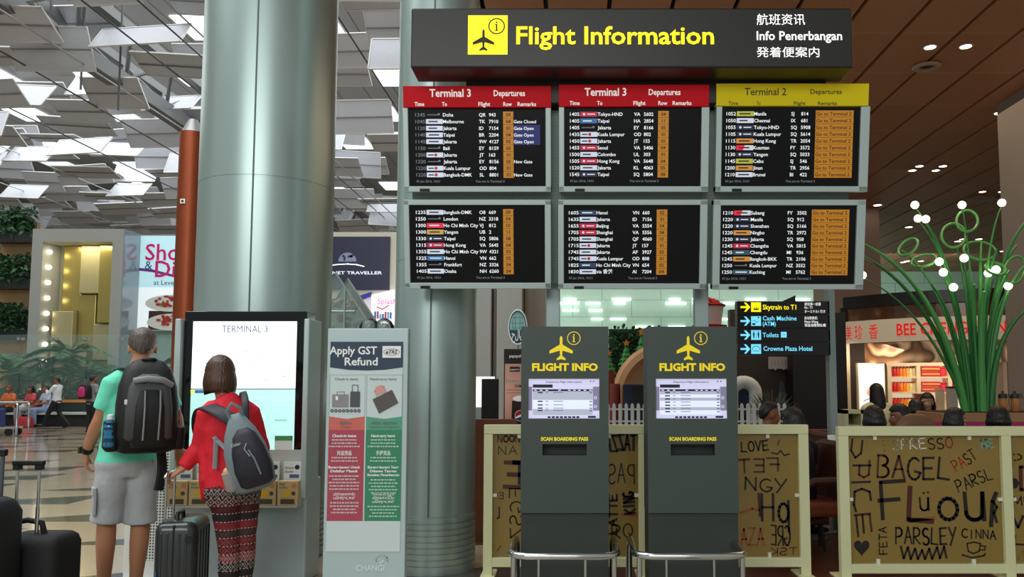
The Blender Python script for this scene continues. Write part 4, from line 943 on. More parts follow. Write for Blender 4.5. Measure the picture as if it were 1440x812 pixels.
# ================================================================== DIRECTION SIGN
YD = 8.2; um = 1100; base = Vector((P(1100, 500, YD).x, YD, 0)); L = lambda u, v: (P(u, v, YD).x-base.x, P(u, v, YD).z)
t = thing('direction_sign', 'dark hanging direction sign with arrows to Skytrain, Cash Machine, Toilets and hotel', 'sign', base)
a, c = L(1036, 500.5), L(1163.5, 424.5); LBLU = mat('sign_sky_light', '7fdcff', .5, emit=.95, emitcol='78dcff'); SBK = mat('sign_board_dark', '241f22', .3)
bh = (c[1]-a[1])/4
for i in range(4):
    MB().box(((a[0]+c[0])/2, 0, a[1]+bh*(i+.5)), (c[0]-a[0], .12, bh-.004), SBK).build('sign_board', t)
b = MB(); b.prism([L(1098, 425), L(1117.5, 425), L(1117.5, 416)], -.03, .03, SBK); b.build('top_fin', t)
p0, p1 = L(1163.5, 500), L(1173, 500)
MB().box(((p0[0]+p1[0])/2, 0, L(1168, 400)[1]/2), (p1[0]-p0[0], .12, L(1168, 400)[1]), POSTM).build('post', t)
MB().box(((p0[0]+p1[0])/2, 0, .01), (.4, .4, .02), POSTM).build('base_plate', t)
px = px_at(YD); y = -.064
for i, (vc, m) in enumerate(((433, YGLOW), (452.5, LBLU), (472, LBLU), (491.5, LBLU))):
    b = MB(); q = L(1039.5, vc)
    A = lambda du, dv: (q[0]+du*px, q[1]-dv*px)
    b.rect(*A(0, 1.4), *A(10, -1.4), y, m); b.flat([A(5, -6.5), A(8, -6.5), A(13.8, 0), A(8, 6.5), A(5, 6.5), A(10, 0)], y, m); b.build('arrow', t)
    b = MB(); b.rect(*A(15, 6.8), *A(29, -6.8), y, m)
    if i == 0: b.rect(*A(18.5, 4.2), *A(25.5, .8), y-.001, GLYPHD); b.rect(*A(19.3, 2.5), *A(21.3, 1.4), y-.002, m); b.rect(*A(22.7, 2.5), *A(24.7, 1.4), y-.002, m)
    if i == 1: b.rect(*A(16.5, 5.5), *A(21, 3), y-.001, SBK); b.disc(A(25.5, -5), 1.1*px, y-.001, SBK, 8); b.stroke([A(17, 0), A(21, -1), A(22, 2), A(26, 0)], .6*px, y-.001, mat('sign_icon_blue', '3c8ab0', .5))
    if i == 2:
        for dx in (18.7, 25.3): b.disc(A(dx, -4.2), 1.1*px, y-.001, SBK, 8); b.flat([A(dx-1.6, -2.6), A(dx+1.6, -2.6), A(dx+.8, 1.5), A(dx-.8, 1.5)], y-.001, SBK); b.rect(*A(dx-.8, 4.5), *A(dx+.8, 1), y-.001, SBK)
        b.rect(*A(21.8, 5), *A(22.2, -5), y-.001, SBK)
    if i == 3: b.stroke([A(17, 1.5)]+[A(22-5*math.cos(R(k*18)), -.5-3.5*math.sin(R(k*18))) for k in range(11)]+[A(27, 1.5)], .7*px, y-.001, SBK); b.rect(*A(18, 3.2), *A(26, 2.4), y-.001, SBK)
    b.build('pictogram', t)
b = MB()
def st(s, u, v, h, m, w, bold=.015): q = L(u, v); b.text(s, q[0], q[1], y, h*px, m, bold=bold, width=w*px)
st('Skytrain to T1', 1070.5, 436.3, 6.6, YGLOW, 47.5); st('Cash Machine', 1070.5, 451.5, 6, LBLU, 48); st('(ATM)', 1070.5, 459, 5.6, LBLU, 18.5); st('Toilets', 1070.5, 475, 6.2, LBLU, 22.5); st('Crowne Plaza Hotel', 1071.5, 494, 6.2, LBLU, 69)
q = L(1096, 475.5); b.rect(q[0], q[1], q[0]+8*px, q[1]+8*px, y, LBLU); b.stroke([(q[0]+3*px, q[1]+5.5*px), (q[0]+4*px, q[1]+3.5*px), (q[0]+5.5*px, q[1]+3.5*px)], .5*px, y-.001, SBK)
for s, v, w in (('前往第一航厦', 430.6, 23), ('Ke - T1', 435.2, 11), ('ターミナル1 行き', 440.8, 29), ('自动取款机', 450, 18), ('Mesin Wang', 455, 19), ('現金自動預払機', 460, 30)): st(s, 1129, v, 3.3, WGLOW, w, 0)
b.build('lettering', t)

# ================================================================== CAFE FURNITURE SEEN THROUGH THE GAP
BRWN = mat('brown_leather', '4a2616', .5); BRWD = mat('chair_wood_dark', '2c160e', .45); TAN = mat('table_oak', 'a87c48', .4, noise=.15, nscale=6); ORL = mat('rust_leather', '7a3a20', .5)
def armchair(x, y, rz, label):
    t = thing('cafe_armchair', label, 'armchair', (x, y, 0), rz, 'brown cafe armchairs')
    MB().box((0, 0, .4), (.52, .5, .12), ORL, bevel=.03).build('seat', t); MB().box((0, .24, .68), (.52, .1, .55), BRWN, bevel=.03).build('backrest', t)
    for s in (-1, 1):
        MB().tube([(s*.28, -.22, .3), (s*.28, -.22, .58), (s*.28, -.1, .64), (s*.28, .24, .64)], .035, BRWN, 8).build('arm', t, smooth=40)
        for k in (-1, 1): MB().tube([(s*.23, k*.2, 0), (s*.23, k*.2, .36)], [.016, .022], BRWD, 8).build('leg', t)
armchair(P(1146, 700, 7.0).x, 7.15, R(-80), 'brown armchair nearest the gap between the two cafe partitions')
armchair(P(1160, 700, 8.6).x+.2, 8.5, R(95), 'dark brown armchair across the cafe table with the cup')
xt = 2.2
t = thing('cafe_table', 'oak topped cafe table seen through the gap between the partitions', 'table', (xt, 7.8, 0))
MB().box((0, 0, .86), (.6, .7, .04), TAN, bevel=.006).build('tabletop', t); MB().lathe([(.2, 0), (.2, .02), (.03, .05), (.03, .84)], DARKG, 20).build('pedestal', t, smooth=40)
b = MB(); b.lathe([(.02, 0), (.09, .012), (.12, .02), (.09, .016), (.02, .008)], PLATE, 24); o = b.build('saucer', loc=(xt+.17, 7.62, .885), smooth=40); tag(o, 'white plate on the oak cafe table', 'plate')
t = thing('coffee_cup', 'white coffee cup on the plate on the oak table', 'cup', (xt+.2, 7.62, .895))
MB().lathe([(.025, 0), (.04, .03), (.045, .08), (.041, .08), (.036, .03), (.0, .012)], PLATE, 20).build('bowl', t, smooth=40); MB().tube([(.04, 0, .025), (.065, 0, .035), (.065, 0, .06), (.043, 0, .068)], .006, PLATE, 8).build('handle', t)
BEN = mat('burgundy_bench', '5a1c1c', .5)
t = thing('cafe_bench', 'burgundy upholstered bench behind the oak cafe table', 'bench', (3.45, 9.6, 0))
MB().box((0, 0, .25), (1.6, .5, .42), BRWD).build('plinth', t); MB().box((0, 0, .5), (1.6, .52, .1), BEN, bevel=.03).build('seat', t); MB().box((0, .22, .7), (1.6, .1, .42), BEN, bevel=.03).build('backrest', t)
# timber wall end beside the steel column
p = P(672, 640, 7.6); struct(MB().box((p.x+.1, 7.7, .56), (.5, .1, 1.12), mat('timber_red_brown', '7a4526', .5, noise=.2, nscale=5)).build('wall_low'))

# ================================================================== SERVICE WALL WITH HALAL SIGN AND POSTER STAND
CLAD = mat('grey_cladding', 'a9aaa4', .45, .2); CLAD2 = mat('grey_cladding_warm', '9a8f84', .45, .2)
YS = 13.0
xs = [P(u, 480, YS).x for u in (650, 691, 700, 736, 766)]
b = MB(); zt = CZ+3
for i, (m, d) in enumerate(((CLAD, 0), (CLAD2, .2), (CLAD, -.25), (CLAD2, .15))):
    b.box(((xs[i]+xs[i+1])/2, YS+.5+d, zt/2), (xs[i+1]-xs[i]-.01, 1, zt), m, bevel=.01)
struct(b.build('wall_service'))
YH = 11.2; q = P(728, 460, YH); px = px_at(YH)
t = thing('halal_sign', 'oval teal sign with Arabic halal lettering above the poster stand', 'sign', (q.x, YH, q.z))
HT = mat('halal_teal', '8fc0bc', .4, emit=.1); HD = mat('halal_dark', '2c4e5a', .4); HW = mat('halal_white', 'e6f0ee', .4, emit=.15)
b = MB(); n = 32; el = lambda k, f: (13.5*px*f*math.cos(2*math.pi*k/n), 25.5*px*f*math.sin(2*math.pi*k/n))
b.prism([el(k, 1) for k in range(n)], 0, .05, HW); b.build('plate', t)
b = MB(); b.flat([el(k, .92) for k in range(n)], -.003, HD); b.flat([el(k, .82) for k in range(n)], -.005, HT)
for f in (.35, .75): b.ring((0, 6*px), 10*px*f, .5*px, -.007, HD, 24, 14*px)
for z in (-2, 5, 13): b.rect(-9*px, z*px, 9*px, (z+.5)*px, -.007, HD)
b.flat([el(k, .86) for k in range(17, 32)], -.008, HD); b.build('globe', t)
b = MB(); b.text('حلال', 0, -16*px, -.012, 11*px, HW, 'C', width=17*px, bold=.02); b.build('lettering', t)
MB().tube([(0, .025, -25*px), (0, .025, -q.z)], .02, POSTM, 8).build('pole', t)
YPS = 9.6; base = Vector((P(721, 600, YPS).x, YPS, 0)); L = lambda u, v: (P(u, v, YPS).x-base.x, P(u, v, YPS).z); px = px_at(YPS)
t = thing('poster_stand', 'pink food poster stand with a dark brown head beside the FLIGHT INFO kiosk', 'poster stand', base)
a, c = L(708, 600), L(744, 491); PB = mat('stand_brown', '2e221c', .4); PP = mat('stand_pink', 'd09a86', .4, emit=.12)
MB().box(((a[0]+c[0])/2, .05, c[1]/2), (c[0]-a[0], .1, c[1]), PB, bevel=.006).build('cabinet', t)
b = MB(); a, c = L(709.5, 640), L(743, 512); b.rect(a[0], a[1], c[0], c[1], -.003, PP); b.build('poster', t)
b = MB(); W1 = mat('stand_print_white', 'f0ece6', .5, emit=.2)
q = L(716.5, 503); b.text('papayolo', q[0], q[1], -.004, 4.2*px, W1, width=19*px, bold=.01); q = L(717, 523); b.rect(q[0], q[1], q[0]+14*px, q[1]+7*px, -.006, PB); b.text('papayolo', q[0]+1*px, q[1]+2*px, -.008, 2.6*px, W1, width=12*px)
q = L(711, 538); b.text('Shawarma', q[0], q[1], -.006, 6*px, W1, width=26*px, bold=.03); b.text('Shawarma', q[0], q[1], -.007, 6*px, PB, width=26*px); q = L(724, 545); b.text('COMBO', q[0], q[1], -.006, 3.6*px, PB, width=15*px, bold=.02)
for v in (549, 553): q = L(712, v); b.rect(q[0], q[1], q[0]+24*px, q[1]+.4*px, -.006, PB)
b.build('lettering', t)
b = MB(); q = L(719, 597); b.flat([(q[0], q[1]), (q[0]+1*px, q[1]+33*px), (q[0]+24*px, q[1]+33*px), (q[0]+23*px, q[1])], -.006, mat('cola_dark', '3a1f1c', .4)); b.disc((q[0]+12*px, q[1]+36*px), 10*px, -.007, W1, 16, 4*px)
q = L(732, 585); b.disc(q, 8*px, -.009, W1, 24); b.flat([(q[0]+7.4*px*math.cos(R(a)), q[1]+7.4*px*math.sin(R(a))) for a in range(15, 200, 12)]+[(q[0]-3*px, q[1]+.5*px), (q[0]+2*px, q[1]+3*px)], -.011, mat('cup_red', 'c8282c', .4)); b.flat([(q[0]+7.4*px*math.cos(R(a)), q[1]+7.4*px*math.sin(R(a))) for a in range(205, 372, 12)]+[(q[0]+2*px, q[1]), (q[0]-3*px, q[1]-3*px)], -.011, mat('cup_blue', '2a4a90', .4)); b.build('cup_picture', t)
# till monitor beside it
YM = 8.8; q = P(689, 595, YM); px = px_at(YM)
t = thing('till_monitor', 'black till screen seen from behind between column and poster stand', 'monitor', (q.x, YM, 0))
z0, z1 = P(689, 596, YM).z, P(689, 533, YM).z
MB().box((0, 0, (z0+z1)/2), (24*px, .06, z1-z0), BLACK, bevel=.01).build('housing', t); MB().cyl((0, .05, 0), (0, .05, z0+.1), .03, DARKG).build('pole', t); MB().lathe([(.2, 0), (.2, .02), (.03, .04)], DARKG, 20, c=(0, .05, 0)).build('foot', t)
q = P(674, 560, 9.4); t = thing('menu_light_box', 'bright white light box at the edge of the steel column', 'light box', (q.x, 9.4, 0)); 
z0, z1 = P(674, 573, 9.4).z, P(674, 530, 9.4).z
MB().box((0, .03, (z0+z1)/2), (.34, .06, z1-z0), mat('menu_glow', 'ffffff', .5, emit=1.0)).build('light_face', t); MB().box((0, .05, z0/2), (.3, .08, z0), POSTM).build('pedestal', t)

# ================================================================== CHRISTMAS GARDEN BEHIND THE KIOSKS
YF = 9.5; xa, xb = P(842, 580, YF).x, P(1108, 580, YF).x; zf = P(960, 600, YF).z
t = thing('picket_fence', 'white picket fence around the Christmas garden, behind the kiosks', 'fence', ((xa+xb)/2, YF, 0)); px = px_at(YF); hw = (xb-xa)/2
MB().box((0, 1.2, zf/2), (xb-xa+.2, 2.8, zf), mat('garden_plinth', '4a3c30', .6)).build('plinth', t)
for z in (7, 24): MB().box((0, .01, zf+z*px), (xb-xa, .02, 2.6*px), WHITE).build('rail', t)
n = int((xb-xa)/(8.6*px))
for i in range(n):
    x = -hw+(i+.5)*8.6*px
    MB().prism([(x-2.3*px, zf), (x+2.3*px, zf), (x+2.3*px, zf+30*px), (x, zf+33*px), (x-2.3*px, zf+30*px)], -.018, 0, WHITE).build('picket', t)
TREEG = mat('tree_felt_green', '2f8a3c', .6, noise=.15, nscale=6); STARO = mat('star_orange', 'd8902c', .5)
def xtree(u, vb, vt, Y, label, wpx):
    b0 = P(u, vb, Y); z1 = P(u, vt, Y).z; px = px_at(Y); h = z1-b0.z; w = wpx*px/2; zg = zf
    t = thing('christmas_tree', label, 'tree', (b0.x, Y, zg), 0, 'felt Christmas trees'); o = b0.z-zg
    MB().cyl((0, 0, 0), (0, 0, o+.05), .06, mat('tree_trunk', '5c3a22', .7)).build('trunk', t)
    for i in range(4):
        z = o+h*.2*i; r = w*(1-.2*i); b = MB(); prof = []
        ring = [(r, z+.0), (r*.55, z+h*.13), (r*.3, z+h*.34)]
        rg = []
        for rr_, zz in ring: rg.append([Vector((rr_*(1+(.1 if k % 2 else -.06)*(rr_ == r))*math.cos(2*math.pi*k/20), rr_*(1+(.1 if k % 2 else -.06)*(rr_ == r))*math.sin(2*math.pi*k/20), zz-(.03 if k % 2 and rr_ == r else 0))) for k in range(20)])
        b.loft(rg, TREEG); b.build('tier', t)
    s = w*.45; b = MB(); b.prism([((s if k % 2 == 0 else s*.45)*math.sin(math.pi*k/5), o+h*.97+(s if k % 2 == 0 else s*.45)*math.cos(math.pi*k/5)) for k in range(10)], -.03, .03, STARO); b.build('star', t)
xtree(881, 512, 482, 11.0, 'green felt Christmas tree with an orange star, left of the tallest one', 24)
xtree(903, 508, 466, 11.3, 'tallest green felt Christmas tree, partly behind the right kiosk', 30)
xtree(856, 525, 496, 10.6, 'small green felt Christmas tree at the edge of the left kiosk', 24)
b = MB(); rnd = random.Random(9); p0, p1 = P(858, 560, 12.2), P(960, 462, 12.2)
b.box(((p0.x+p1.x)/2, 12.5, (zf+p1.z)/2), (p1.x-p0.x, .3, p1.z-zf), LEAFD); leaves(b, (p0.x+p1.x)/2, 12.3, (zf+p1.z)/2, (p1.x-p0.x)/2, .08, (p1.z-zf)/2, 900, .12, LEAFD, rnd); leaves(b, (p0.x+p1.x)/2, 12.28, (zf+p1.z)/2, (p1.x-p0.x)/2, .08, (p1.z-zf)/2, 400, .1, LEAFM, rnd)
o = b.build('hedge'); tag(o, 'square cut dark green hedge behind the felt Christmas trees', 'hedge')
# round tan arch (set piece), red posts, dark crate, snow house
YT = 10.6; c = P(938, 560, YT); px = px_at(YT); TANM = mat('tan_set_piece', 'd8a678', .45, noise=.06); TANL = mat('tan_inner', 'e6bb90', .45, noise=.06)
t = thing('round_tan_shell', 'large round tan shell with a thick rim behind the fence', 'set piece', (c.x, YT, zf))
oz = c.z-zf; b = MB(); rg = []
for rr_, yy in ((78, .1), (79, -.1), (74, -.2), (66, -.22), (60, -.12), (58, .1)): rg.append([Vector((rr_*px*math.cos(R(a)), yy, oz+rr_*px*math.sin(R(a)))) for a in range(-28, 209, 6)])
b.loft(rg, TANM, caps=False); b.build('rim', t, smooth=50)
b = MB(); rg = []
for rr_, yy in ((60, -.02), (45, .18), (25, .28), (2, .32)): rg.append([Vector((rr_*px*math.cos(R(a)), yy, oz+rr_*px*math.sin(R(a)))) for a in range(-28, 209, 6)])
b.loft(rg, TANL, caps=True); b.build('bowl', t, smooth=50)
RBR = mat('brick_red_felt', '7c2c20', .6)
for u, vt, Y, lab in ((857, 521, 10.2, 'taller brick red cylinder post at the edge of the left kiosk'), (865, 540, 9.9, 'shorter brick red cylinder post before the tan shell')):
    q = P(u, 560, Y); zt = P(u, vt, Y).z; r = 7.5*px_at(Y)
    o = MB().lathe([(r, 0), (r, zt-zf-.02), (r*.9, zt-zf)], RBR, 24).build('red_post', loc=(q.x, Y, zf), smooth=40); tag(o, lab, 'post', 'brick red posts')
q0, q1 = P(877, 568, 9.8), P(930, 541, 9.8); t = thing('navy_crate', 'dark navy display crate with a dark screen behind the picket fence', 'crate', ((q0.x+q1.x)/2, 9.9, zf))
MB().box((0, 0, (q1.z-zf)/2), (q1.x-q0.x, .2, q1.z-zf), mat('crate_navy', '1c2c4a', .5), bevel=.01).build('box', t); MB().box((.05, -.11, (q1.z-zf)-.12), (q1.x-q0.x-.12, .02, .2), BLACK).build('crate_screen', t)
YW = 10.3; q0, q1 = P(1020, 575, YW), P(1071, 529, YW); t = thing('snow_house', 'white inflated rounded house with a navy opening beside the kiosk', 'inflatable', ((q0.x+q1.x)/2, YW, zf)); hw = (q1.x-q0.x)/2; h = q1.z-zf
pts = [(-hw+.08, 0, 0), (-hw+.08, 0, h*.6)]+[(-(hw-.08)*math.cos(R(a)), 0, h*.62+(h*.38-.08)*math.sin(R(a))) for a in range(20, 180, 20)]+[(hw-.08, 0, h*.6), (hw-.08, 0, 0)]
MB().tube(pts, .085, WHITE, 12).build('arch', t, smooth=60); MB().box((0, .1, h*.42), (2*hw-.16, .2, h*.84), mat('opening_navy', '18284e', .5)).build('opening', t)
BRUSH = mat('frosted_twigs', '6a6a5c', .6, noise=.3)
q = P(1085, 580, 10.0); b = MB(); rnd = random.Random(12)
for i in range(160):
    d = Vector((rnd.uniform(-.6, .6), rnd.uniform(-.4, .4), rnd.uniform(.3, 1))).normalized(); l = rnd.uniform(.25, .48); b.tube([(0, 0, 0), d*l*.6, d*l+Vector((0, 0, -.04))], [.006, .005, .002], BRUSH if i % 3 else LEAFD, 4)
o = b.build('frosted_bush', loc=(q.x, 10.0, zf)); tag(o, 'spiky frosted grey bush behind the fence near the direction sign', 'bush')
q = P(1103, 575, 10.2); t = thing('small_fir', 'small dark blue green fir beside the frosted bush', 'tree', (q.x, 10.3, zf)); b = MB()
for i in range(5): b.lathe([(.11-.018*i, .08+.08*i), (.02, .2+.08*i)], mat('fir_dark', '1e3038', .6), 14)
b.build('foliage', t); MB().cyl((0, 0, 0), (0, 0, .15), .03, BRWD).build('trunk', t)
# dark poster wall behind
q0, q1 = P(1030, 600, 12.6), P(1120, 500, 12.6); DW = mat('dark_brown_hoarding', '3c3028', .5, noise=.2)
struct(MB().box(((q0.x+q1.x)/2, 12.75, 1.3), (q1.x-q0.x, .2, 2.6), DW).build('wall_hoarding'))
q0, q1 = P(1118, 600, 12), P(1192, 500, 12); struct(MB().box(((q0.x+q1.x)/2, 12.2, 1.25), (q1.x-q0.x, .3, 2.5), mat('black_hoarding', '141416', .5)).build('wall_black'))
q = P(1096, 511, 12.6); px = px_at(12.6); rnd = random.Random(3)
pts = [(-15*px, 9*px), (15*px, 9*px)]+[(x*px, (-8-rnd.uniform(0, 3)*(i % 2))*px) for i, x in enumerate(range(15, -18, -3))]
t = thing('icicle_board', 'white icicle-edged board on the dark hoarding under the direction sign', 'board', (q.x, 12.62, q.z)); MB().prism(pts, -.03, .02, mat('icicle_white', 'c8beb8', .5)).build('board', t)
b = MB(); [b.rect((-12+i*5)*px, -4*px, (-11.4+i*5)*px, 5*px, -.033, mat('icicle_line', '8a807a', .5)) for i in range(6)]; b.build('board_lines', t)
# red-rimmed bucket on top
YU = 11.5; q = P(998, 458, YU); px = px_at(YU)
t = thing('popcorn_bucket', 'giant pale bucket heaped with red balls above the right kiosk', 'set piece', (q.x, YU, 0)); BKW = mat('bucket_pale', 'cfc0bc', .4); BKR = mat('bucket_red', 'a81c24', .4)
MB().lathe([(16*px, q.z), (20*px, q.z+28*px), (18*px, q.z+28*px), (14*px, q.z+2*px)], BKW, 32).build('tub', t, smooth=40); MB().lathe([(24*px, q.z-5*px), (25*px, q.z), (16*px, q.z+1*px)], BKR, 32).build('tray', t, smooth=40); MB().lathe([(22*px, q.z+27*px), (23*px, q.z+29*px), (19*px, q.z+31*px)], BKR, 32).build('rim', t, smooth=40)
MB().lathe([(14*px, zf), (14*px, q.z-4*px)], RBR, 24).build('stalk', t, smooth=40)
b = MB(); rnd = random.Random(8)
for i in range(40): a = rnd.uniform(0, 6.28); r = rnd.uniform(0, 1)**.5; b.ell((r*16*px*math.cos(a), r*16*px*math.sin(a), q.z+(30+8*(1-r))*px), 4*px, mat('ball_red', 'd03028', .4), 8, 6)
b.build('ball_heap', t, smooth=60)
# glowing dashes standing in for light reflected in the green-tiled wall
REFLDASH = mat('reflection_white', 'ffffff', .5, emit=1.5)
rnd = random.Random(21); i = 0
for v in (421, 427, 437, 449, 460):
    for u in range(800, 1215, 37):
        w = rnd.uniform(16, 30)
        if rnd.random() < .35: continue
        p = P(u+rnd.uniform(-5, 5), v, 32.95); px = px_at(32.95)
        o = MB().box((0, 0, 0), (w*px, .08, 2.6*px), REFLDASH).build('reflection_dash', loc=(p.x, 32.95, p.z)); tag(o, 'short white glowing dash for a light reflection on the green tiled food court wall', 'reflection', 'light reflections on the green wall')
# ================================================================== CEILING LAMPS OF THE CAFE
DLG = mat('downlight_glow', 'fff4e4', .5, emit=9); DLR = mat('downlight_rim', 'd8c8b8', .4)
near = thing; n = 0
for (u, v) in ((1308, 65), (1358, 64), (1293, 233), (1326, 233), (1283, 239), (1316, 239), (1405, 158), (1381.5, 269), (1408.6, 269), (1234, 288), (1278, 319), (1347, 339), (1354, 336), (1376.6, 336), (1410.6, 353), (1270, 368.6), (1275.6, 367), (1295, 367)):
    p = PZ(u, v, CZ); t = thing('downlight', 'round recessed lamp glowing in the brown plank ceiling', 'ceiling lamp', (p.x, p.y, CZ), 0, 'downlights of the cafe ceiling')
    r = .075 if p.y < 20 else .1
    MB().lathe([(r*1.35, -.012), (r*1.3, -.02), (r, -.02), (r, 0.02)], DLR, 24, caps=False).build('rim', t, smooth=30); b = MB(); b.lathe([(r, -.012), (r*.3, -.014)], DLG, 24); b.build('lens', t)
for (u, v, yy) in ((1308, 65, 0), (1358, 64, 0), (1310, 236, 0), (1395, 269, 0), (1350, 338, 0)):
    p = PZ(u, v, CZ); l = bpy.data.lights.new('downlight_beam', 'SPOT'); l.energy = 60; l.spot_size = R(85); l.spot_blend = .6; l.color = (1, .78, .52); l.shadow_soft_size = .08
    o = bpy.data.objects.new('downlight_beam', l); COL.objects.link(o); o.location = (p.x, p.y, CZ-.05)
p = PZ(1303, 92, CZ); t = thing('ceiling_speaker', 'round pale ring vent across a dark gap of the brown ceiling', 'ceiling vent', (p.x, p.y, CZ))
MB().lathe([(.16, 0), (.2, -.02), (.17, -.05), (.12, -.05), (.1, -.02), (.1, 0)], mat('vent_ring', 'b49c88', .5), 32, caps=False).build('ring', t, smooth=40); MB().lathe([(.1, -.012), (.02, -.02)], BRWD, 24).build('core', t)
p = PZ(1380, 279, CZ); o = MB().lathe([(.3, 0), (.32, -.04), (.05, -.06)], mat('vent_ring'), 32).build('ceiling_vent', loc=(p.x, p.y, CZ), smooth=40); tag(o, 'flat round vent plate beside the far pair of downlights', 'ceiling vent')

# ================================================================== SHOP AT THE BACK RIGHT
A0, A1, A2 = P(1188, 470, 16.2), P(1300, 470, 15.0), P(1420, 470, 14.5)
def circ(a, b, c):
    ax, ay, bx_, by, cx, cy = a.x, a.y, b.x, b.y, c.x, c.y
    d = 2*(ax*(by-cy)+bx_*(cy-ay)+cx*(ay-by))
    ux = ((ax*ax+ay*ay)*(by-cy)+(bx_*bx_+by*by)*(cy-ay)+(cx*cx+cy*cy)*(ay-by))/d
    uy = ((ax*ax+ay*ay)*(cx-bx_)+(bx_*bx_+by*by)*(ax-cx)+(cx*cx+cy*cy)*(bx_-ax))/d
    return Vector((ux, uy, 0)), math.hypot(ax-ux, ay-uy)
CC, CR = circ(A0, A1, A2)
ang = lambda p: math.atan2(p.y-CC.y, p.x-CC.x)
an0, an1 = ang(A0), ang(A2)
if an1 < an0: an1 += 2*math.pi
def at(f, r=0): a = an0+(an1-an0)*f; return Vector((CC.x+(CR+r)*math.cos(a), CC.y+(CR+r)*math.sin(a), 0)), a
# outward side faces the viewer when the centre lies behind
def band(b, z0, z1, thick, m, f0=0, f1=1, off=0, n=24):
    rings = []
    for i in range(n+1):
        p, a = at(f0+(f1-f0)*i/n, off); q, _ = at(f0+(f1-f0)*i/n, off-thick)
        rings.append([Vector((p.x, p.y, z0)), Vector((p.x, p.y, z1)), Vector((q.x, q.y, z1)), Vector((q.x, q.y, z0))])
    b.loft(rings, m)
SHO = Vector((A1.x, A1.y, 0))
t = thing('snack_shop', 'curved snack shop front with red BEE CHENG HIANG letters on a cream band', 'shop front', SHO)
FASC = mat('shop_black_fascia', '15110f', .35); BANDC = mat('shop_cream_band', 'd0c4a8', .4, emit=.22)
def fin(b, nm, par=t): b.shift(SHO); return b.build(nm, par)
b = MB(); band(b, 2.93, 3.16, .5, FASC, -.01, 1.25); fin(b, 'fascia')
b = MB(); band(b, 2.24, 2.66, .15, BANDC, -.03, 1.2, .12); sgn = fin(b, 'sign_band')
def f_pics(nt, bb):
    n = NB(nt); co = n.coord(); x, y, z = n.sep(co)
    f = n.noise(1.1, n.vec(n.m('MULTIPLY', x, 2.4), y, n.m('MULTIPLY', z, 1.6)), 1)
    c = n.ramp(f, [(0, '2a1a12'), (.38, '5a3a24'), (.46, 'caa27a'), (.52, '4a3020'), (.58, '8a6244'), (.66, 'e0bc90')]); n.to(c, bb.inputs['Base Color']); n.to(c, bb.inputs['Emission Color']); bb.inputs['Emission Strength'].default_value = .38
PICS = node_mat('sepia_photo_frieze', f_pics, rough=.3)
def f_amb(nt, bb):
    n = NB(nt); f = n.noise(2.2, n.coord(), 3); c = n.ramp(f, [(0, '1a100a'), (.5, '4a2c18'), (.62, '7a4c26'), (.75, '2a1a10')]); n.to(c, bb.inputs['Base Color']); n.to(c, bb.inputs['Emission Color']); bb.inputs['Emission Strength'].default_value = .2
AMBF = node_mat('amber_upper_glass', f_amb, rough=.15)
b = MB(); band(b, 2.66, 2.93, .05, AMBF, 0, 1.2, -.1); fin(b, 'upper_glass')
b = MB(); band(b, 1.84, 2.24, .05, PICS, .09, 1.2, -.25); fin(b, 'photo_frieze')
def fu(u, off=.15):
    lo_, hi_ = -.1, 1.3
    for _ in range(40):
        m = (lo_+hi_)/2; p, a = at(m, off)
        if pix((p.x, p.y, 2.4))[0] < u: lo_ = m
        else: hi_ = m
    return lo_
REDL = mat('sign_red_letters', 'd80c14', .5, emit=.55)
def curved_text(b, s, f0, f1, z, h, bold=0):
    v, f, x0, x1 = text_geo(s, bold); vv = []
    for x, yv in v:
        fr = f0+(f1-f0)*(x-x0)/(x1-x0); p, a = at(fr, .15); vv.append((p.x, p.y, z+yv*h/.682))
    b.add(vv, f, REDL)
b = MB(); curved_text(b, 'BEE CHENG HIANG', fu(1261), fu(1430), 2.345, .21, .012); b.shift(SHO); b.build('latin_lettering', sgn)
b = MB()
for f0, f1, s in ((fu(1189.5), fu(1197.5), '美'), (fu(1202), fu(1213), '珍'), (fu(1222), fu(1234.5), '香')): curved_text(b, s, f0, f1, 2.32, .21)
b.shift(SHO); b.build('chinese_lettering', sgn)
IVORY = mat('shop_ivory', 'e2d0b0', .4); SHB = mat('shop_back_wall', 'c8a880', .5)
# back wall and shelves, straight behind the curved front
YBK = 16.4; L = lambda u, v: P(u, v, YBK)
a, c = L(1193, 600), L(1442, 440); b = MB(); b.box(((a.x+c.x)/2+.5, YBK+.35, 1.5), (c.x-a.x+1, .1, 3.0), mat('shop_dark_wall', '3a2820', .5)); fin(b, 'back_wall')
b = MB(); p = P(1194.5, 500, 16.0); b.box((p.x, 16.2, 1.2), (.11, .12, 2.4), IVORY); fin(b, 'left_post')
p = P(1404, 500, 14.9); b = MB(); b.box((p.x, 15.0, 1.2), (.2, .1, 2.4), IVORY); fin(b, 'right_post')
p = P(1412, 500, 14.85); b = MB(); b.box((p.x+.05, 15.1, 1.3), (.22, .06, 2.0), mat('shop_poster_pink', 'd8b494', .5, emit=.15)); fin(b, 'right_poster')
a, c = L(1250, 576), L(1384, 512)
zs0, zs1 = a.z-.1, c.z; t2 = thing('shop_shelf_unit', 'ivory wall shelving with jars and gift boxes in the snack shop', 'shelves', ((a.x+c.x)/2, YBK, 0)); wx = c.x-a.x
MB().box((0, .24, zs1/2), (wx, .04, zs1), mat('shelf_backlight', 'f0e6cc', .5, emit=.55)).build('back', t2)
us = [1250, 1291, 1335, 1384]
for u in us: MB().box((L(u, 540).x-(a.x+c.x)/2, .1, zs1/2), (.08, .28, zs1), IVORY).build('upright', t2)
MB().box((0, .1, zs1), (wx+.08, .3, .08), IVORY).build('top', t2)
shv = [L(1260, v).z for v in (530, 551.5, 574)]
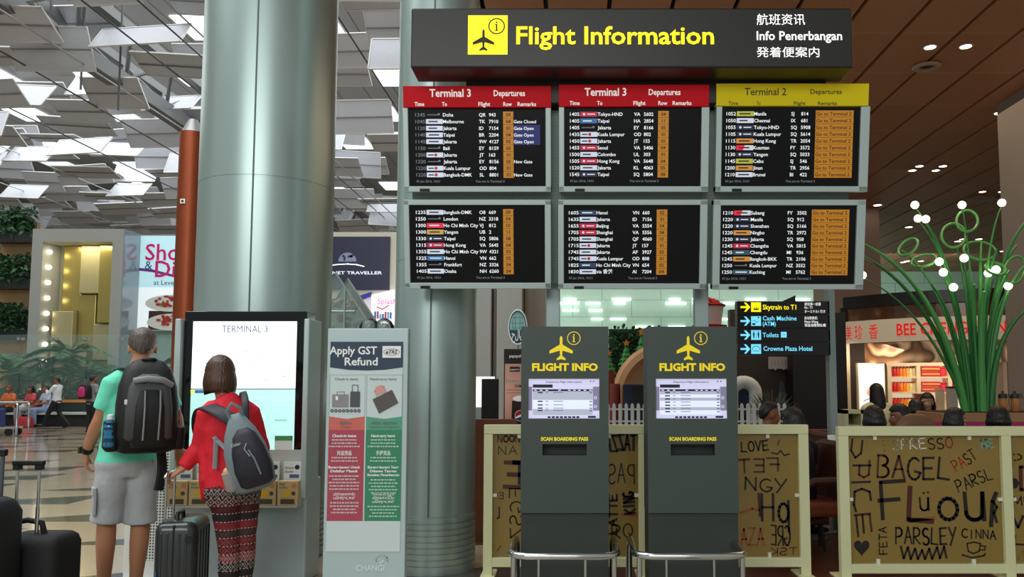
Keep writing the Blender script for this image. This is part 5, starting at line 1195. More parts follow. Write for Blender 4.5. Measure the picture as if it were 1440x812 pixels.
for z in shv: MB().box((0, .1, z-.015), (wx, .26, .03), IVORY).build('shelf', t2)
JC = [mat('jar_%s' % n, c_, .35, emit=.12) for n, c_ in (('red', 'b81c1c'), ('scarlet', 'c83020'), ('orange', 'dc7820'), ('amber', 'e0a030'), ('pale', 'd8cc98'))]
LIDM = mat('jar_lid', 'b03028', .4)
def jar(x, z, m, r, h, lab):
    t = thing('snack_jar', lab, 'jar', (x, YBK+.08, z), 0, 'snack jars on the shop shelves')
    MB().lathe([(r, 0), (r, h*.8), (r*.8, h*.86)], m, 14).build('body', t, smooth=40); MB().lathe([(r*.85, h*.86), (r*.85, h), (r*.2, h+.005)], LIDM, 14).build('lid', t, smooth=40)
seq = [0, 0, 1, 2, 2, 3, 4, 4]; nm = ['red', 'red', 'scarlet', 'orange', 'orange', 'amber', 'pale', 'pale']
rows = ['top', 'middle', 'bottom']
for k, z in enumerate(shv):
    for i in range(8):
        x = L(1254+i*4.6, 540).x+.02
        jar(x, z, JC[seq[i]], .026*YBK/16*1.25, .2, '%s snack jar on the %s shelf left of the gift boxes' % (nm[i], rows[2-(2-k)]))
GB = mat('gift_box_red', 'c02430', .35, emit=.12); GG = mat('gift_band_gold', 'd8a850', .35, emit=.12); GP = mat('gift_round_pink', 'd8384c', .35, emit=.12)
for bay, (ua, ub) in enumerate(((1295, 1332), (1339, 1380))):
    for k, z in enumerate(shv[:2] if True else shv):
        for j in range(2):
            x0, x1 = L(ua+.5, 540).x, L(ub-10, 540).x
            t = thing('gift_box', '%s red gift box with gold band on the %s shelf, bay %s the grass' % (('lower', 'upper')[j], rows[k], ('left of', 'behind')[bay]), 'box', ((x0+x1)/2, YBK+.07, z+.001+j*.105), 0, 'red gift boxes')
            MB().box((0, 0, .05), (x1-x0, .2, .1), GB, bevel=.006).build('box', t); MB().box((0, -.1, .05), ((x1-x0)*.96, .006, .03), GG).build('band', t)
        x = L(ub-5, 540).x; t = thing('round_gift_tin', 'round red tin beside gift boxes on the %s shelf, bay %s the grass stems' % (rows[k], ('left of', 'behind')[bay]), 'tin', (x, YBK+.05, z), 0, 'round red tins')
        MB().lathe([(.0, 0)]+[(.07, 0), (.07, .15)], GP, 20).build('tin', t, smooth=40); MB().lathe([(.074, .15), (.074, .19), (.02, .192)], GB, 20).build('lid', t, smooth=40)
# light box and inner dark column
q0, q1 = P(1209, 577, 15.9), P(1243, 512, 15.9); t = thing('poster_light_box', 'glowing white poster light box at the left of the snack shop', 'light box', ((q0.x+q1.x)/2, 15.9, 0))
MB().box((0, .06, q1.z/2), (q1.x-q0.x+.03, .1, q1.z+.03), IVORY).build('frame', t); b = MB(); b.rect(-(q1.x-q0.x)/2, q0.z, (q1.x-q0.x)/2, q1.z, -.002, mat('light_box_face', 'f0f0ea', .5, emit=.75)); b.build('face', t)
b = MB(); px = px_at(15.9); b.disc((-2*px, q0.z+25*px), 6*px, -.006, mat('light_box_peach', 'e8b0a0', .5, emit=.5), 16); b.stroke([(-12*px, q0.z+13*px), (0, q0.z+18*px), (10*px, q0.z+24*px)], 1.2*px, -.008, mat('light_box_blue', '7090d0', .5, emit=.5))
for i in range(5): b.rect(-9*px, q0.z+(40+i*4)*px, 8*px, q0.z+(41+i*4)*px, -.006, mat('light_box_text', 'd8d4cc', .5, emit=.7))
b.build('poster_print', t)
area_light('snack_shop_lamp', (A1.x+.3, 15.6, 2.15), (A1.x+.3, 16.2, .9), 3.0, .3, 34, (1, .84, .62))
# shop counter
p0, p1 = P(1243, 590, 13.6), P(1395, 590, 13.6); t = thing('shop_counter', 'wood fronted shop counter before the jar shelves', 'counter', ((p0.x+p1.x)/2, 13.9, 0))
MB().box((0, 0, .46), (p1.x-p0.x, .5, .9), mat('counter_wood', '8a5a38', .45, noise=.15)).build('carcass', t); MB().box((0, 0, .93), (p1.x-p0.x+.06, .56, .05), IVORY).build('worktop', t)
CW = {'x': (p0.x+p1.x)/2}
for i, (u, h, w, m, lab) in enumerate(((1324, .38, .11, IVORY, 'pale upright carton on the shop counter beside the seated woman with phone'), (1341, .42, .15, mat('canister_grey', 'b8b4b0', .4), 'grey lidded canister on the shop counter left of the grass stems'), (1298, .3, .2, mat('counter_red', 'b85040', .5), 'red open carton on the shop counter'))):
    p = P(u, 575, 13.7); t = thing('counter_container', lab, 'container', (p.x, 13.75, .955), 0, 'containers on the shop counter'); MB().box((0, 0, h/2), (w, .12, h), m, bevel=.01).build('body', t); MB().box((0, 0, h+.015), (w*1.04, .13, .03), DARKG if i == 1 else m).build('lid', t)

# ================================================================== GLOWING GRASS SCULPTURE
YV = 9.4; xg = P(1376, 580, YV).x; zg = P(1376, 580, YV).z
WOODP = mat('planter_wood', 'a9805a', .5, noise=.15, nscale=4); PINKB = mat('planter_pink', 'b02a68', .45)
xa, xb = P(1311, 590, YV).x, P(1520, 590, YV).x
t = thing('long_planter', 'long wood planter box with a pink band holding the giant grass', 'planter', ((xa+xb)/2, YV+.1, 0)); zmid = P(1376, 592.5, YV).z
MB().box((0, 0, (zg+zmid)/2), (xb-xa, .7, zg-zmid), WOODP, bevel=.006).build('wood_band', t); MB().box((0, .0, zmid/2), (xb-xa+.3, .72, zmid), PINKB).build('pink_base', t); MB().box((0, 0, zg), (xb-xa-.1, .6, .02), mat('planter_soil', '2a1c14', .8)).build('soil', t)
STEM = mat('grass_green', '4ea050', .4, noise=.12, nscale=2); STEMD = mat('grass_deep_green', '348040', .4)
t = thing('giant_grass', 'giant bright green artificial grass fountain with glowing bulb tips', 'sculpture', (xg, YV, zg+.01))
rnd = random.Random(4)
def gp(u, v, dy=0): p = P(u, v, YV+dy); return p-Vector((xg, YV, zg+.01))
def stem(ub, tip, sag, r=.03, dy=0, bulb=False, m=None, base_r=None):
    p0 = gp(ub, 580, rnd.uniform(-.12, .12)); p0.z = 0; p1 = gp(*tip, dy); pts = []; rads = []
    c1 = Vector((p0.x+(p1.x-p0.x)*sag*.6, p0.y, p1.z*.78)); n = 14
    for i in range(n+1):
        q = i/n; pts.append(p0*(1-q)**2+c1*2*q*(1-q)+p1*q*q); rads.append(((base_r or r*1.45)*(1-q)+r*.4*q))
    MB().tube(pts, rads, m or STEM, 8).build('stem', t, smooth=50)
    if bulb:
        bo = MB().ell(p1+Vector((0, 0, .03)), .045, BULB, 14, 8).build('bulb', t, smooth=60)
for ub, tip, sag, dy in ((1365, (1286.7, 292), .35, 0), (1368, (1291, 311), .4, .1), (1370, (1302, 312), .4, -.1), (1376, (1353, 292), .3, 0), (1381, (1409, 289), .25, 0), (1366, (1321, 372), .5, -.2), (1368, (1326.6, 387), .5, -.25), (1376, (1356, 367), .4, -.25), (1384, (1401, 383), .3, -.2), (1383, (1390, 388), .3, -.1), (1372, (1341, 408), .5, -.3), (1388, (1418, 406), .3, -.1), (1360, (1213, 391), .62, .0)):
    stem(ub, tip, sag, .016, dy, True, STEM if ub % 2 else STEMD)
for ub, tip, sag, dy, r in ((1358, (1214, 343), .35, -.1, .04), (1357, (1213, 360), .4, -.25, .035), (1372, (1346, 350), .4, .15, .03), (1380, (1380, 342), .3, .2, .035), (1384, (1402, 350), .3, -.1, .035), (1388, (1445, 310), .2, .1, .04), (1391, (1450, 365), .2, -.1, .04), (1394, (1452, 430), .15, -.2, .04), (1379, (1392, 372), .4, .0, .03), (1374, (1362, 380), .5, .1, .035), (1386, (1430, 345), .25, .2, .035), (1362, (1268, 352), .35, .1, .026), (1370, (1330, 395), .4, -.2, .04), (1364, (1310, 400), .4, -.2, .03), (1377, (1370, 400), .4, -.25, .04), (1382, (1384, 410), .4, -.25, .045), (1390, (1420, 380), .3, -.2, .04)):
    stem(ub, tip, sag, r*.85, dy, False, STEM if rnd.random() < .6 else STEMD, base_r=r*1.15)
for (u, v, ru, rv, rot, dy) in ((1277, 348, 16, 9, -38, .1), (1341, 331.5, 17, 17, 0, .15), (1360, 311, 15, 15, 0, 0), (1378, 353, 23, 12.5, 8, .2), (1299, 367, 18, 8, -12, 0), (1400, 378, 15, 8, 15, -.1), (1427, 380, 14, 20, 20, 0)):
    pts = []
    for k in range(26):
        a = 2*math.pi*k/26; x, y = ru*math.cos(a), rv*math.sin(a); cr, sr = math.cos(R(rot)), math.sin(R(rot)); pts.append(gp(u+x*cr+y*sr, v-(-x*sr+y*cr)*1, dy+.12*math.sin(a)))
    MB().tube(pts, .016, STEM, 8, closed=True).build('curl', t, smooth=60)

for u, m, lab in ((1411, 'amber', 'amber sauce dispenser with dark clip lid on the planter, nearer the grass stems'), (1428, 'pale', 'amber sauce dispenser with dark clip lid on the planter, at the right edge')):
    p = P(u, 580, 9.3); t = thing('sauce_dispenser', lab, 'dispenser', (p.x, 9.3, zg+.01), 0, 'sauce dispensers on the planter'); SAU = mat('sauce_amber', 'b87a40', .2, noise=.2, nscale=8)
    MB().lathe([(.04, 0), (.048, .01), (.048, .1), (.045, .15)], SAU, 20).build('jar', t, smooth=40); MB().lathe([(.048, .15), (.05, .18), (.04, .2), (.012, .205), (.012, .23)], DARKG, 18).build('lid', t, smooth=40)
    b = MB(); b.tube([(.03, 0, .19), (.065, -.01, .2), (.07, -.02, .15)], .006, DARKG, 6); b.build('clip', t)
YQ = 8.9; p0, p1 = P(1188, 590, YQ), P(1216, 590, YQ); zt = P(1200, 577, YQ).z; t = thing('service_cabinet', 'small cream open-fronted service cabinet behind the corner of the BAGEL partition', 'cabinet', ((p0.x+p1.x)/2, YQ, 0)); w = p1.x-p0.x
b = MB(); b.box((0, .15, zt-.02), (w, .3, .04), CREAM); b.box((-w/2+.02, .15, zt/2), (.04, .3, zt), CREAM); b.box((w/2-.02, .15, zt/2), (.04, .3, zt), CREAM); b.box((0, .29, zt/2), (w, .02, zt), mat('cabinet_inside', '6a5c44', .5)); b.build('carcass', t)
MB().box((0, .15, zt-.17), (w-.08, .28, .02), CREAM).build('shelf', t)
# ================================================================== SHOPS SEEN BETWEEN THE TWO STEEL COLUMNS
YT_ = 34.0; L = lambda u, v: P(u, v, YT_); xa, xb = L(455, 400).x, L(575, 400).x; zt = L(510, 326).z
struct(MB().box(((xa+xb)/2, 34.3, zt/2), (xb-xa, .4, zt), mat('store_wall_cream', 'cfc8b8', .5)).build('wall_store'))
px = px_at(YT_)
q0, q1 = L(460, 408), L(548.5, 333); t = thing('traveller_sign', 'square navy shop sign with a half globe and white words Planet Traveller', 'sign', ((q0.x+q1.x)/2, 34.0, q0.z)); w = q1.x-q0.x; h = q1.z-q0.z
MB().box((0, .05, h/2), (w, .1, h), mat('traveller_navy', '1e1e3c', .4, emit=.12)).build('panel', t)
o0 = Vector(t.location); Q = lambda u, v: (P(u, v, 34).x-o0.x, P(u, v, 34).z-o0.z)
b = MB(); c = Q(488.5, 368); GLB = mat('globe_grey', '7880a0', .5, emit=.25); b.flat([(c[0]+13*px*math.cos(R(a)), c[1]+13*px*math.sin(R(a))) for a in range(0, 181, 12)], -.005, GLB)
for i in range(7): rr = random.Random(i); b.disc((c[0]+rr.uniform(-8, 8)*px, c[1]+rr.uniform(2, 9)*px), 2*px, -.008, mat('globe_dark', '3c4058', .5), 7)
b.stroke([Q(462, 374), Q(475, 372.2), Q(489, 371.5), Q(502, 372.5), Q(512, 375)], 1.3*px, -.008, WGLOW); b.build('globe', t)
b = MB(); c = Q(451, 386); b.text('PLANET TRAVELLER', c[0], c[1], -.008, 4.2*px, mat('traveller_white', 'dcdcec', .5, emit=.6), width=88*px, bold=.02); b.build('lettering', t)
q0, q1 = L(524, 458), L(556, 412); t = thing('toiletry_sign', 'bright white lit shop panel with pink lettering and rows of bottles', 'lit panel', ((q0.x+q1.x)/2, 33.7, 0)); w = q1.x-q0.x
b = MB(); b.prism([(-w/2, q0.z), (w/2, q0.z), (w/2, q1.z+.1), (-w/2, q1.z-.12)], 0, .2, mat('lit_panel_white', 'f2eef8', .5, emit=.95)); b.build('panel', t)
MB().box((0, .12, q0.z/2), (w, .16, q0.z), DARKG).build('base', t)
b = MB(); zc = q1.z; b.text('Splash', -w*.22, zc-.5, -.01, .22, mat('lit_pink', 'd878a8', .5, emit=.5), bold=.02); b.stroke([(-w*.25, zc-.62), (0, zc-.72), (w*.3, zc-.55)], .05, -.01, mat('lit_red', 'c83040', .5, emit=.4))
rr = random.Random(2)
for r_ in range(2):
    for i in range(7): x = -w*.36+i*w*.115; z = zc-1.12-.45*r_; b.rect(x, z, x+.09, z+rr.uniform(.2, .32), -.01, [mat('bottle_blue', '3c6cb8', .5, emit=.2), mat('bottle_red', 'b84858', .5, emit=.2), mat('bottle_teal', '6aa8b0', .5, emit=.2)][(i+r_) % 3])
b.build('panel_print', t)
q0, q1 = L(494, 428), L(525, 416); b = MB(); o0 = Vector((q0.x, 33.6, 0)); t = thing('blue_shop_fascia', 'narrow blue shop fascia beside the bright toiletry panel', 'sign', (q0.x, 33.6, 0))
b.prism([(0, q0.z-.05), (q1.x-q0.x, q0.z+.3), (q1.x-q0.x, q1.z+.12), (0, q1.z-.2)], 0, .15, mat('fascia_blue', '2a2c80', .4, emit=.35)); b.build('panel', t)
b = MB(); b.prism([(0, 0), (q1.x-q0.x, 0), (q1.x-q0.x, q0.z+.28), (0, q0.z-.07)], .1, .25, mat('shop_lilac', 'd4c8d8', .5, emit=.35)); b.build('wall_panel', t)
for i in range(3):
    pass
# gable shaped glass food cabinet standing behind the tax refund sign
YC = 9.2; L = lambda u, v: P(u, v, YC); o0 = L(480, 470); px = px_at(YC)
t = thing('food_cabinet', 'gabled glass display cabinet with food pictures above the tax refund sign', 'cabinet', (o0.x, YC, 0)); Q = lambda u, v: (L(u, v).x-o0.x, L(u, v).z)
GL2 = mat('cabinet_glass', 'b8d0cc', .05, alpha=.35, spec=.7); zb = Q(480, 480)[1]
b = MB(); gb = [Q(440, 480), Q(440, 440), Q(472, 384), Q(536, 480)]; b.prism(gb, 0, .02, GL2); b.build('front_pane', t); b = MB(); b.prism(gb, .5, .52, mat('cabinet_back', '8a9a96', .4)); b.build('back_pane', t)
b = MB(); ed = [Q(440, 440), Q(472, 384), Q(536, 480)]; b.tube([(x, 0, z) for x, z in ed], .012, SILVER, 6); b.tube([(x, .5, z) for x, z in ed], .012, SILVER, 6); b.tube([(*Q(484, 480)[:1], 0, zb), (*Q(484, 480)[:1], 0, Q(484, 402)[1])], .012, SILVER, 6); b.tube([(Q(440, 0)[0], 0, Q(0, 438)[1]), (Q(508, 0)[0], 0, Q(0, 438)[1])], .01, SILVER, 6); b.build('edge_trim', t)
MB().box(((gb[0][0]+gb[3][0])/2, .26, zb/2), (gb[3][0]-gb[0][0], .56, zb), PILG).build('base_cabinet', t)
rr = random.Random(6); b = MB(); FD = [mat('food_tan', 'b89a7c', .6), mat('food_brown', '6e5244', .6), mat('food_peach', 'c8a890', .6), mat('food_green', '7a907c', .6)]
for (u, v) in ((466, 424), (488, 425), (462, 460), (495, 455), (478, 450), (508, 462)):
    for i in range(7): c = Q(u+rr.uniform(-6, 6), v+rr.uniform(-7, 7)); b.ell((c[0], .2+rr.uniform(-.1, .1), c[1]), rr.uniform(2.5, 6)*px, FD[rr.randrange(4)], 10, 7)
b.build('food_display', t, smooth=60)
for u, lab in ((520, 'rounded black-framed glass lantern left of the toiletry panel'), (541, 'rounded black-framed glass lantern below the toiletry panel')):
    p = P(u, 466, 8.8); t = thing('glass_lantern', lab, 'lantern', (p.x, 8.8, 0), 0, 'glass lanterns'); r = 12*px_at(8.8); z = p.z
    MB().lathe([(r*.9, z), (r, z+r*.6), (r*.8, z+r*1.2), (r*.2, z+r*1.4)], GL2, 20).build('globe', t, smooth=60); MB().lathe([(.03, 0), (.03, z-.02), (r*.9, z)], DARKG, 16).build('stand', t, smooth=40)
    MB().tube([(r*1.02*math.cos(R(a)), -r*.3, z+r*1.35*math.sin(R(a))) for a in range(0, 181, 15)], .02, BLACK, 6).build('hoop', t)
    MB().lathe([(r*.4, z+.01), (r*.45, z+r*.6), (r*.2, z+r*.9)], mat('lantern_white', 'e8ece8', .5), 14).build('candle', t, smooth=40)
# ================================================================== PEOPLE
CLOUD = bpy.data.textures.new('cloth_folds', 'CLOUDS'); CLOUD.noise_scale = .09
def remesh(o, vox, smooth=6, fold=0):
    m = o.modifiers.new('r', 'REMESH'); m.mode = 'VOXEL'; m.voxel_size = vox
    s = o.modifiers.new('s', 'SMOOTH'); s.factor = .5; s.iterations = smooth
    if fold:
        d = o.modifiers.new('d', 'DISPLACE'); d.texture = CLOUD; d.strength = fold; d.mid_level = .5; d.texture_coords = 'GLOBAL'
    dg = bpy.context.evaluated_depsgraph_get(); me = bpy.data.meshes.new_from_object(o.evaluated_get(dg))
    mats = list(o.data.materials); o.modifiers.clear(); old = o.data; o.data = me; bpy.data.meshes.remove(old)
    if not len(me.materials):
        for q in mats: me.materials.append(q)
    me.shade_smooth()
    return o
def skin(key, c): return mat('skin_'+key, c, .5, noise=.06, nscale=20)
SK_F = skin('fair', 'b97f5e'); SK_T = skin('tan', '8a5a40'); SK_P = skin('pale', 'c09a80')
def hairmat(key, c1, c2):
    def f(nt, b):
        n = NB(nt); x, y, z = n.sep(n.coord()); v = n.vec(n.m('MULTIPLY', x, 90), n.m('MULTIPLY', y, 90), n.m('MULTIPLY', z, 8))
        s = n.noise(1.0, v, 3); n.to(n.mix(s, hexc(c1), hexc(c2)), b.inputs['Base Color'])
        bp = nt.nodes.new('ShaderNodeBump'); bp.inputs['Strength'].default_value = .7; bp.inputs['Distance'].default_value = .01; n.to(s, bp.inputs['Height']); n.to(bp.outputs[0], b.inputs['Normal'])
    return node_mat('hair_'+key, f, rough=.42)
H_GREY = hairmat('greying', '2e2622', '6a5c54'); H_BROWN = hairmat('brown', '2a1812', '5a3826'); H_BLACK = hairmat('black', '080708', '1e1a1a'); H_RED = hairmat('auburn', '5a2a14', '8a4a28')
EYEW = mat('eye_white', 'e8e4e0', .2); EYED = mat('eye_dark', '1a120e', .15); LIPS = mat('lips', 'a05a50', .4)
def hand(b, w, d, pn, S, tside, curl, m):
    d = Vector(d).normalized(); pn = Vector(pn); pn = (pn-d*pn.dot(d)).normalized(); ac = d.cross(pn)
    b.limb([w-d*.02*S, w+d*.025*S, w+d*.06*S, w+d*.092*S], [(.025*S, .02*S), (.034*S, .018*S), (.041*S, .016*S), (.037*S, .012*S)], m, side=ac, seg=12)
    for k, (off, L) in enumerate(((-.029, .066), (-.0095, .078), (.0105, .073), (.029, .056))):
        off *= -tside if False else 1
        p = w+d*.086*S+ac*off*S; pts = [p-d*.02*S, p]; a = 0
        for q in (.42, .32, .26):
            a += curl*(.8 if q > .4 else 1.0); v = d*math.cos(a)+pn*math.sin(a); p = p+v*L*q*S; pts.append(p)
        b.tube(pts, [.0098*S, .0098*S, .0088*S, .008*S, .0065*S], m, 8)
    p = w+d*.022*S+ac*tside*.024*S; v1 = (d*.72+ac*tside*.66+pn*.3).normalized(); v2 = (d*.9+ac*tside*.2+pn*.45).normalized()
    b.tube([p-v1*.02*S, p+v1*.034*S, p+v1*.034*S+v2*.03*S, p+v1*.034*S+v2*.052*S], [.014*S, .0118*S, .0105*S, .0075*S], m, 8)
def lerp(a, b, t): return a+(b-a)*t
def human(label, J, S, base, face, skinm, hair, hairm, top=None, topm=None, sleeve='short', bottom='trousers', botm=None, shoem=None, vox=.0075, hands=None, group=None, hup=(0, 0, 1), topfat=0, hem=.02, legfat=0, fold=.012):
    base = Vector(base); J = {k: Vector(v)-base for k, v in J.items()}
    t = thing('person', label, 'person', base, 0, group)
    sd = (J['shR']-J['shL']).normalized(); P_, W, C_, N, H = J['pelvis'], J['waist'], J['chest'], J['N'], J['head']
    f = Vector(face).normalized(); hu = Vector(hup); hr = f.cross(hu).normalized(); hu = hr.cross(f).normalized()
    HM = Matrix((hr, f, hu)).transposed().to_4x4(); HM.translation = H
    b = MB(); sk = skinm
    def torso(b, m, e, zb=0.0, top_=True):
        dn = (P_-W).normalized()
        pts = [P_+dn*(.06+zb)*S, P_+dn*.0*S, lerp(P_, W, .6), W, lerp(W, C_, .5), C_, lerp(C_, N, .45), lerp(C_, N, .78)]
        rad = [(.155, .105), (.172, .122), (.158, .112), (.147, .105), (.156, .11), (.168, .117), (.16, .105), (.105, .078)]
        b.limb(pts, [((a+e)*S, (c+e)*S) for a, c in rad], m, side=sd, seg=24)
    torso(b, sk, 0)
    nk = H-hu*.055*S-f*.012*S
    b.limb([lerp(C_, N, .7), N, lerp(N, nk, .55), nk], [(.1*S, .075*S), (.068*S, .062*S), .056*S, .054*S], sk, side=sd, seg=16)
    q = MB(); q.ell((0, -.012*S, .022*S), (.077*S, .097*S, .098*S), sk, 24, 16); q.ell((0, .03*S, -.05*S), (.058*S, .062*S, .07*S), sk, 20, 12); q.ell((0, .094*S, -.016*S), (.014*S, .022*S, .026*S), sk, 10, 8); q.ell((0, .1*S, -.03*S), (.018*S, .016*S, .012*S), sk, 10, 8)
    for s in (-1, 1): q.ell((s*.078*S, -.004*S, -.012*S), (.011*S, .019*S, .032*S), sk, 10, 8); q.ell((s*.035*S, .078*S, -.03*S), (.025*S, .02*S, .025*S), sk, 10, 8)
    q.ell((0, .086*S, -.062*S), (.026*S, .012*S, .012*S), sk, 10, 8); q.ell((0, .075*S, -.1*S), (.026*S, .02*S, .02*S), sk, 10, 8)
    q.xform(HM); b.add(q.v, q.f, sk)
    fwd = sd.cross(Vector((0, 0, 1))) * -1
    fwd = Vector((0, 0, 1)).cross(sd).normalized()
    for s, ts in (('L', -1), ('R', 1)):
        sh, el, wr_ = J['sh'+s], J['el'+s], J['wr'+s]
        b.limb([lerp(N, sh, .35)-Vector((0, 0, .03*S)), lerp(N, sh, .8), sh-Vector((0, 0, .01*S)), lerp(sh, el, .35), lerp(sh, el, .85), el, lerp(el, wr_, .25), lerp(el, wr_, .7), wr_], [.055*S, .056*S, .056*S, .05*S, .041*S, .041*S, .044*S, .034*S, (.029*S, .024*S)], sk, side=fwd, seg=14)
        hd = (hands or {}).get(s); d = (wr_-el).normalized()
        dv, pn, cu = hd if hd else (d, sd*(-ts), .35)
        tdir = Vector(dv).normalized().cross((Vector(pn)-Vector(dv).normalized()*Vector(pn).dot(Vector(dv).normalized())).normalized())
        hand(b, wr_, dv, pn, S, 1 if tdir.dot(fwd+Vector((0, 0, .3))) >= 0 else -1, cu, sk)
        hp, kn, an = J['hip'+s], J['knee'+s], J['ank'+s]; lf = sd
        b.limb([hp+(hp-kn).normalized()*.05*S, hp, lerp(hp, kn, .3), lerp(hp, kn, .75), kn, lerp(kn, an, .28), lerp(kn, an, .7), an, an-Vector((0, 0, .03*S))], [(.085*S, .1*S), (.092*S, .1*S), (.082*S, .088*S), (.062*S, .066*S), .056*S, (.056*S, .06*S), .041*S, .035*S, .034*S], sk, side=lf, seg=16)
        to = J.get('toe'+s, an+fwd*.17*S-Vector((0, 0, .05*S))); 
        dd = (to-an); dd.z = 0; dd = dd.normalized(); hl = an-dd*.05*S; hl.z = an.z-.05*S
        b.limb([hl, an-Vector((0, 0, .035*S)), lerp(an, to, .55)-Vector((0, 0, .012*S)), to, to+dd*.03*S], [(.026*S, .03*S), (.036*S, .04*S), (.042*S, .03*S), (.042*S, .02*S), (.025*S, .012*S)], sk, side=sd, seg=12)
    body = b.build('body', t); remesh(body, vox, 4)
    # face
    q = MB()
    for s in (-1, 1):
        q.ell((s*.032*S, .078*S, .012*S), (.0125*S, .009*S, .0075*S), EYEW, 12, 8); q.ell((s*.032*S, .0855*S, .012*S), (.0055*S, .003*S, .0055*S), EYED, 10, 6); q.tube([(s*.014*S, .089*S, .03*S), (s*.03*S, .089*S, .035*S), (s*.05*S, .076*S, .029*S)], .0035*S, hairm, 6)
    q.xform(HM); q.build('eyes', t, smooth=60)
    q = MB(); q.ell((0, .0965*S, -.06*S), (.022*S, .006*S, .0045*S), LIPS, 12, 6); q.ell((0, .096*S, -.067*S), (.018*S, .006*S, .0045*S), LIPS, 12, 6); q.xform(HM); q.build('lips', t, smooth=60)
    # hair
    kind, ln = hair; q = MB(); rr = random.Random(len(label)); nA, nR = 48, 26; rings = []
    for i in range(nR+1):
        ring = []; ph = i/nR
        for k in range(nA):
            a = 2*math.pi*k/nA; dx, dy = math.sin(a), -math.cos(a)      # a=0 at the back
            if kind == 'short' or ph < .5:
                th = (ph if kind == 'short' else ph)*math.pi*(.98 if kind == 'short' else 1.0); z = math.cos(th); rho = math.sin(th); yy = dy*rho
                zmin = (.34+.3*yy if yy > 0 else .34+1.15*yy) if kind == 'short' else (.45 if yy > .25 else -2)
                if kind == 'short' and abs(dx*rho) > .75 and yy > -.35: zmin = max(zmin, .05)
                if kind == 'short' and z < 0 and yy < .1: zs = z*1.32
                else: zs = z
                off = (.011 if kind == 'short' else .02)*S if z > zmin else -.02*S
                off += rr.uniform(-.002, .002)*S
                ring.append(Vector((dx*rho*(.077*S+off), -.012*S+yy*(.097*S+off), .022*S+zs*(.098*S+off))))
            else:
                fz = (ph-.5)/.5; z = .022*S-fz*ln*S; w = 1+.12*math.sin(fz*2.6)-.10*max(0, fz-.6); off = .02*S
                open_ = dy > .35
                if open_: ring.append(Vector((dx*.03*S, -.03*S, z)))
                else: 
                    zz = z+(rr.uniform(-.022, .012)*S if i == nR else 0)
                    ring.append(Vector((dx*(.077*S+off)*w, -.012*S+dy*(.097*S+off)*w*(1 if dy < 0 else .7), zz)))
        rings.append(ring)
    q.loft(rings, hairm); q.xform(HM); q.build('hair', t, smooth=80)
    # clothes
    if top:
        b = MB(); e = .014+topfat; torso(b, topm, e, hem); b.limb([lerp(C_, N, .7), lerp(C_, N, 1.0), lerp(N, nk, .12)], [(.13*S, .1*S), (.085*S, .08*S), (.07*S, .068*S)], topm, side=sd, seg=18)
        for s in 'LR':
            sh, el, wr_ = J['sh'+s], J['el'+s], J['wr'+s]
            pts = [lerp(N, sh, .3)-Vector((0, 0, .04*S)), lerp(N, sh, .75), sh-Vector((0, 0, .008*S)), lerp(sh, el, .4)]; rd = [.068*S, .07*S, .072*S, .066*S]
            if sleeve == 'short': pts.append(lerp(sh, el, .72)); rd.append(.066*S)
            elif sleeve == 'long': pts += [lerp(sh, el, .8), el, lerp(el, wr_, .4), lerp(el, wr_, .93)]; rd += [.058*S, .057*S, .053*S, .046*S]
            else: pts += [lerp(sh, el, .8), el, lerp(el, wr_, .2)]; rd += [.058*S, .057*S, .054*S]
            b.limb(pts, [r+topfat*.4*S for r in rd], topm, side=fwd, seg=16)
        if callable(top): top(b, topm, base)
        o = b.build('shirt' if top is True else 'cardigan', t); remesh(o, max(vox*1.2, .009), 5, fold*S)
    b = MB(); e = .016+legfat
    b.limb([P_+(W-P_).normalized()*.10*S, P_+(W-P_).normalized()*.04*S, P_, P_-(W-P_).normalized()*.08*S], [(.166*S, .12*S), (.178*S, .13*S), (.186*S, .138*S), (.165*S, .115*S)], botm, side=sd, seg=24)
    for s in 'LR':
        hp, kn, an = J['hip'+s], J['knee'+s], J['ank'+s]
        pts = [hp, lerp(hp, kn, .3), lerp(hp, kn, .75)]; rd = [.1, .092+legfat, .075+legfat*1.6]
        if bottom == 'shorts': pts.append(lerp(hp, kn, .99)); rd.append(.083+legfat*1.5)
        else: pts += [kn, lerp(kn, an, .3), lerp(kn, an, .75), an-Vector((0, 0, .01*S))]; rd += [.066+legfat, .066+legfat, .052+legfat*1.3, .05+legfat*1.4]
        b.limb(pts, [((r+.004)*S, (r+.01)*S) for r in rd], botm, side=sd, seg=20)
    o = b.build('shorts' if bottom == 'shorts' else 'trousers', t); remesh(o, max(vox*1.2, .009), 5, fold*S)
    for s in 'LR':
        an = J['ank'+s]; to = J.get('toe'+s, an+fwd*.17*S-Vector((0, 0, .05*S))); dd = to-an; dd.z = 0; dd = dd.normalized(); hl = an-dd*.055*S; hl.z = an.z-.045*S
        b = MB(); b.limb([hl, an-Vector((0, 0, .03*S)), lerp(an, to, .55)-Vector((0, 0, .006*S)), to+Vector((0, 0, .004*S)), to+dd*.045*S], [(.036*S, .036*S), (.046*S, .052*S), (.052*S, .042*S), (.05*S, .03*S), (.028*S, .016*S)], shoem or BLACK, side=sd, seg=14)
        b.build('shoe', t, smooth=60)
    return t, HM
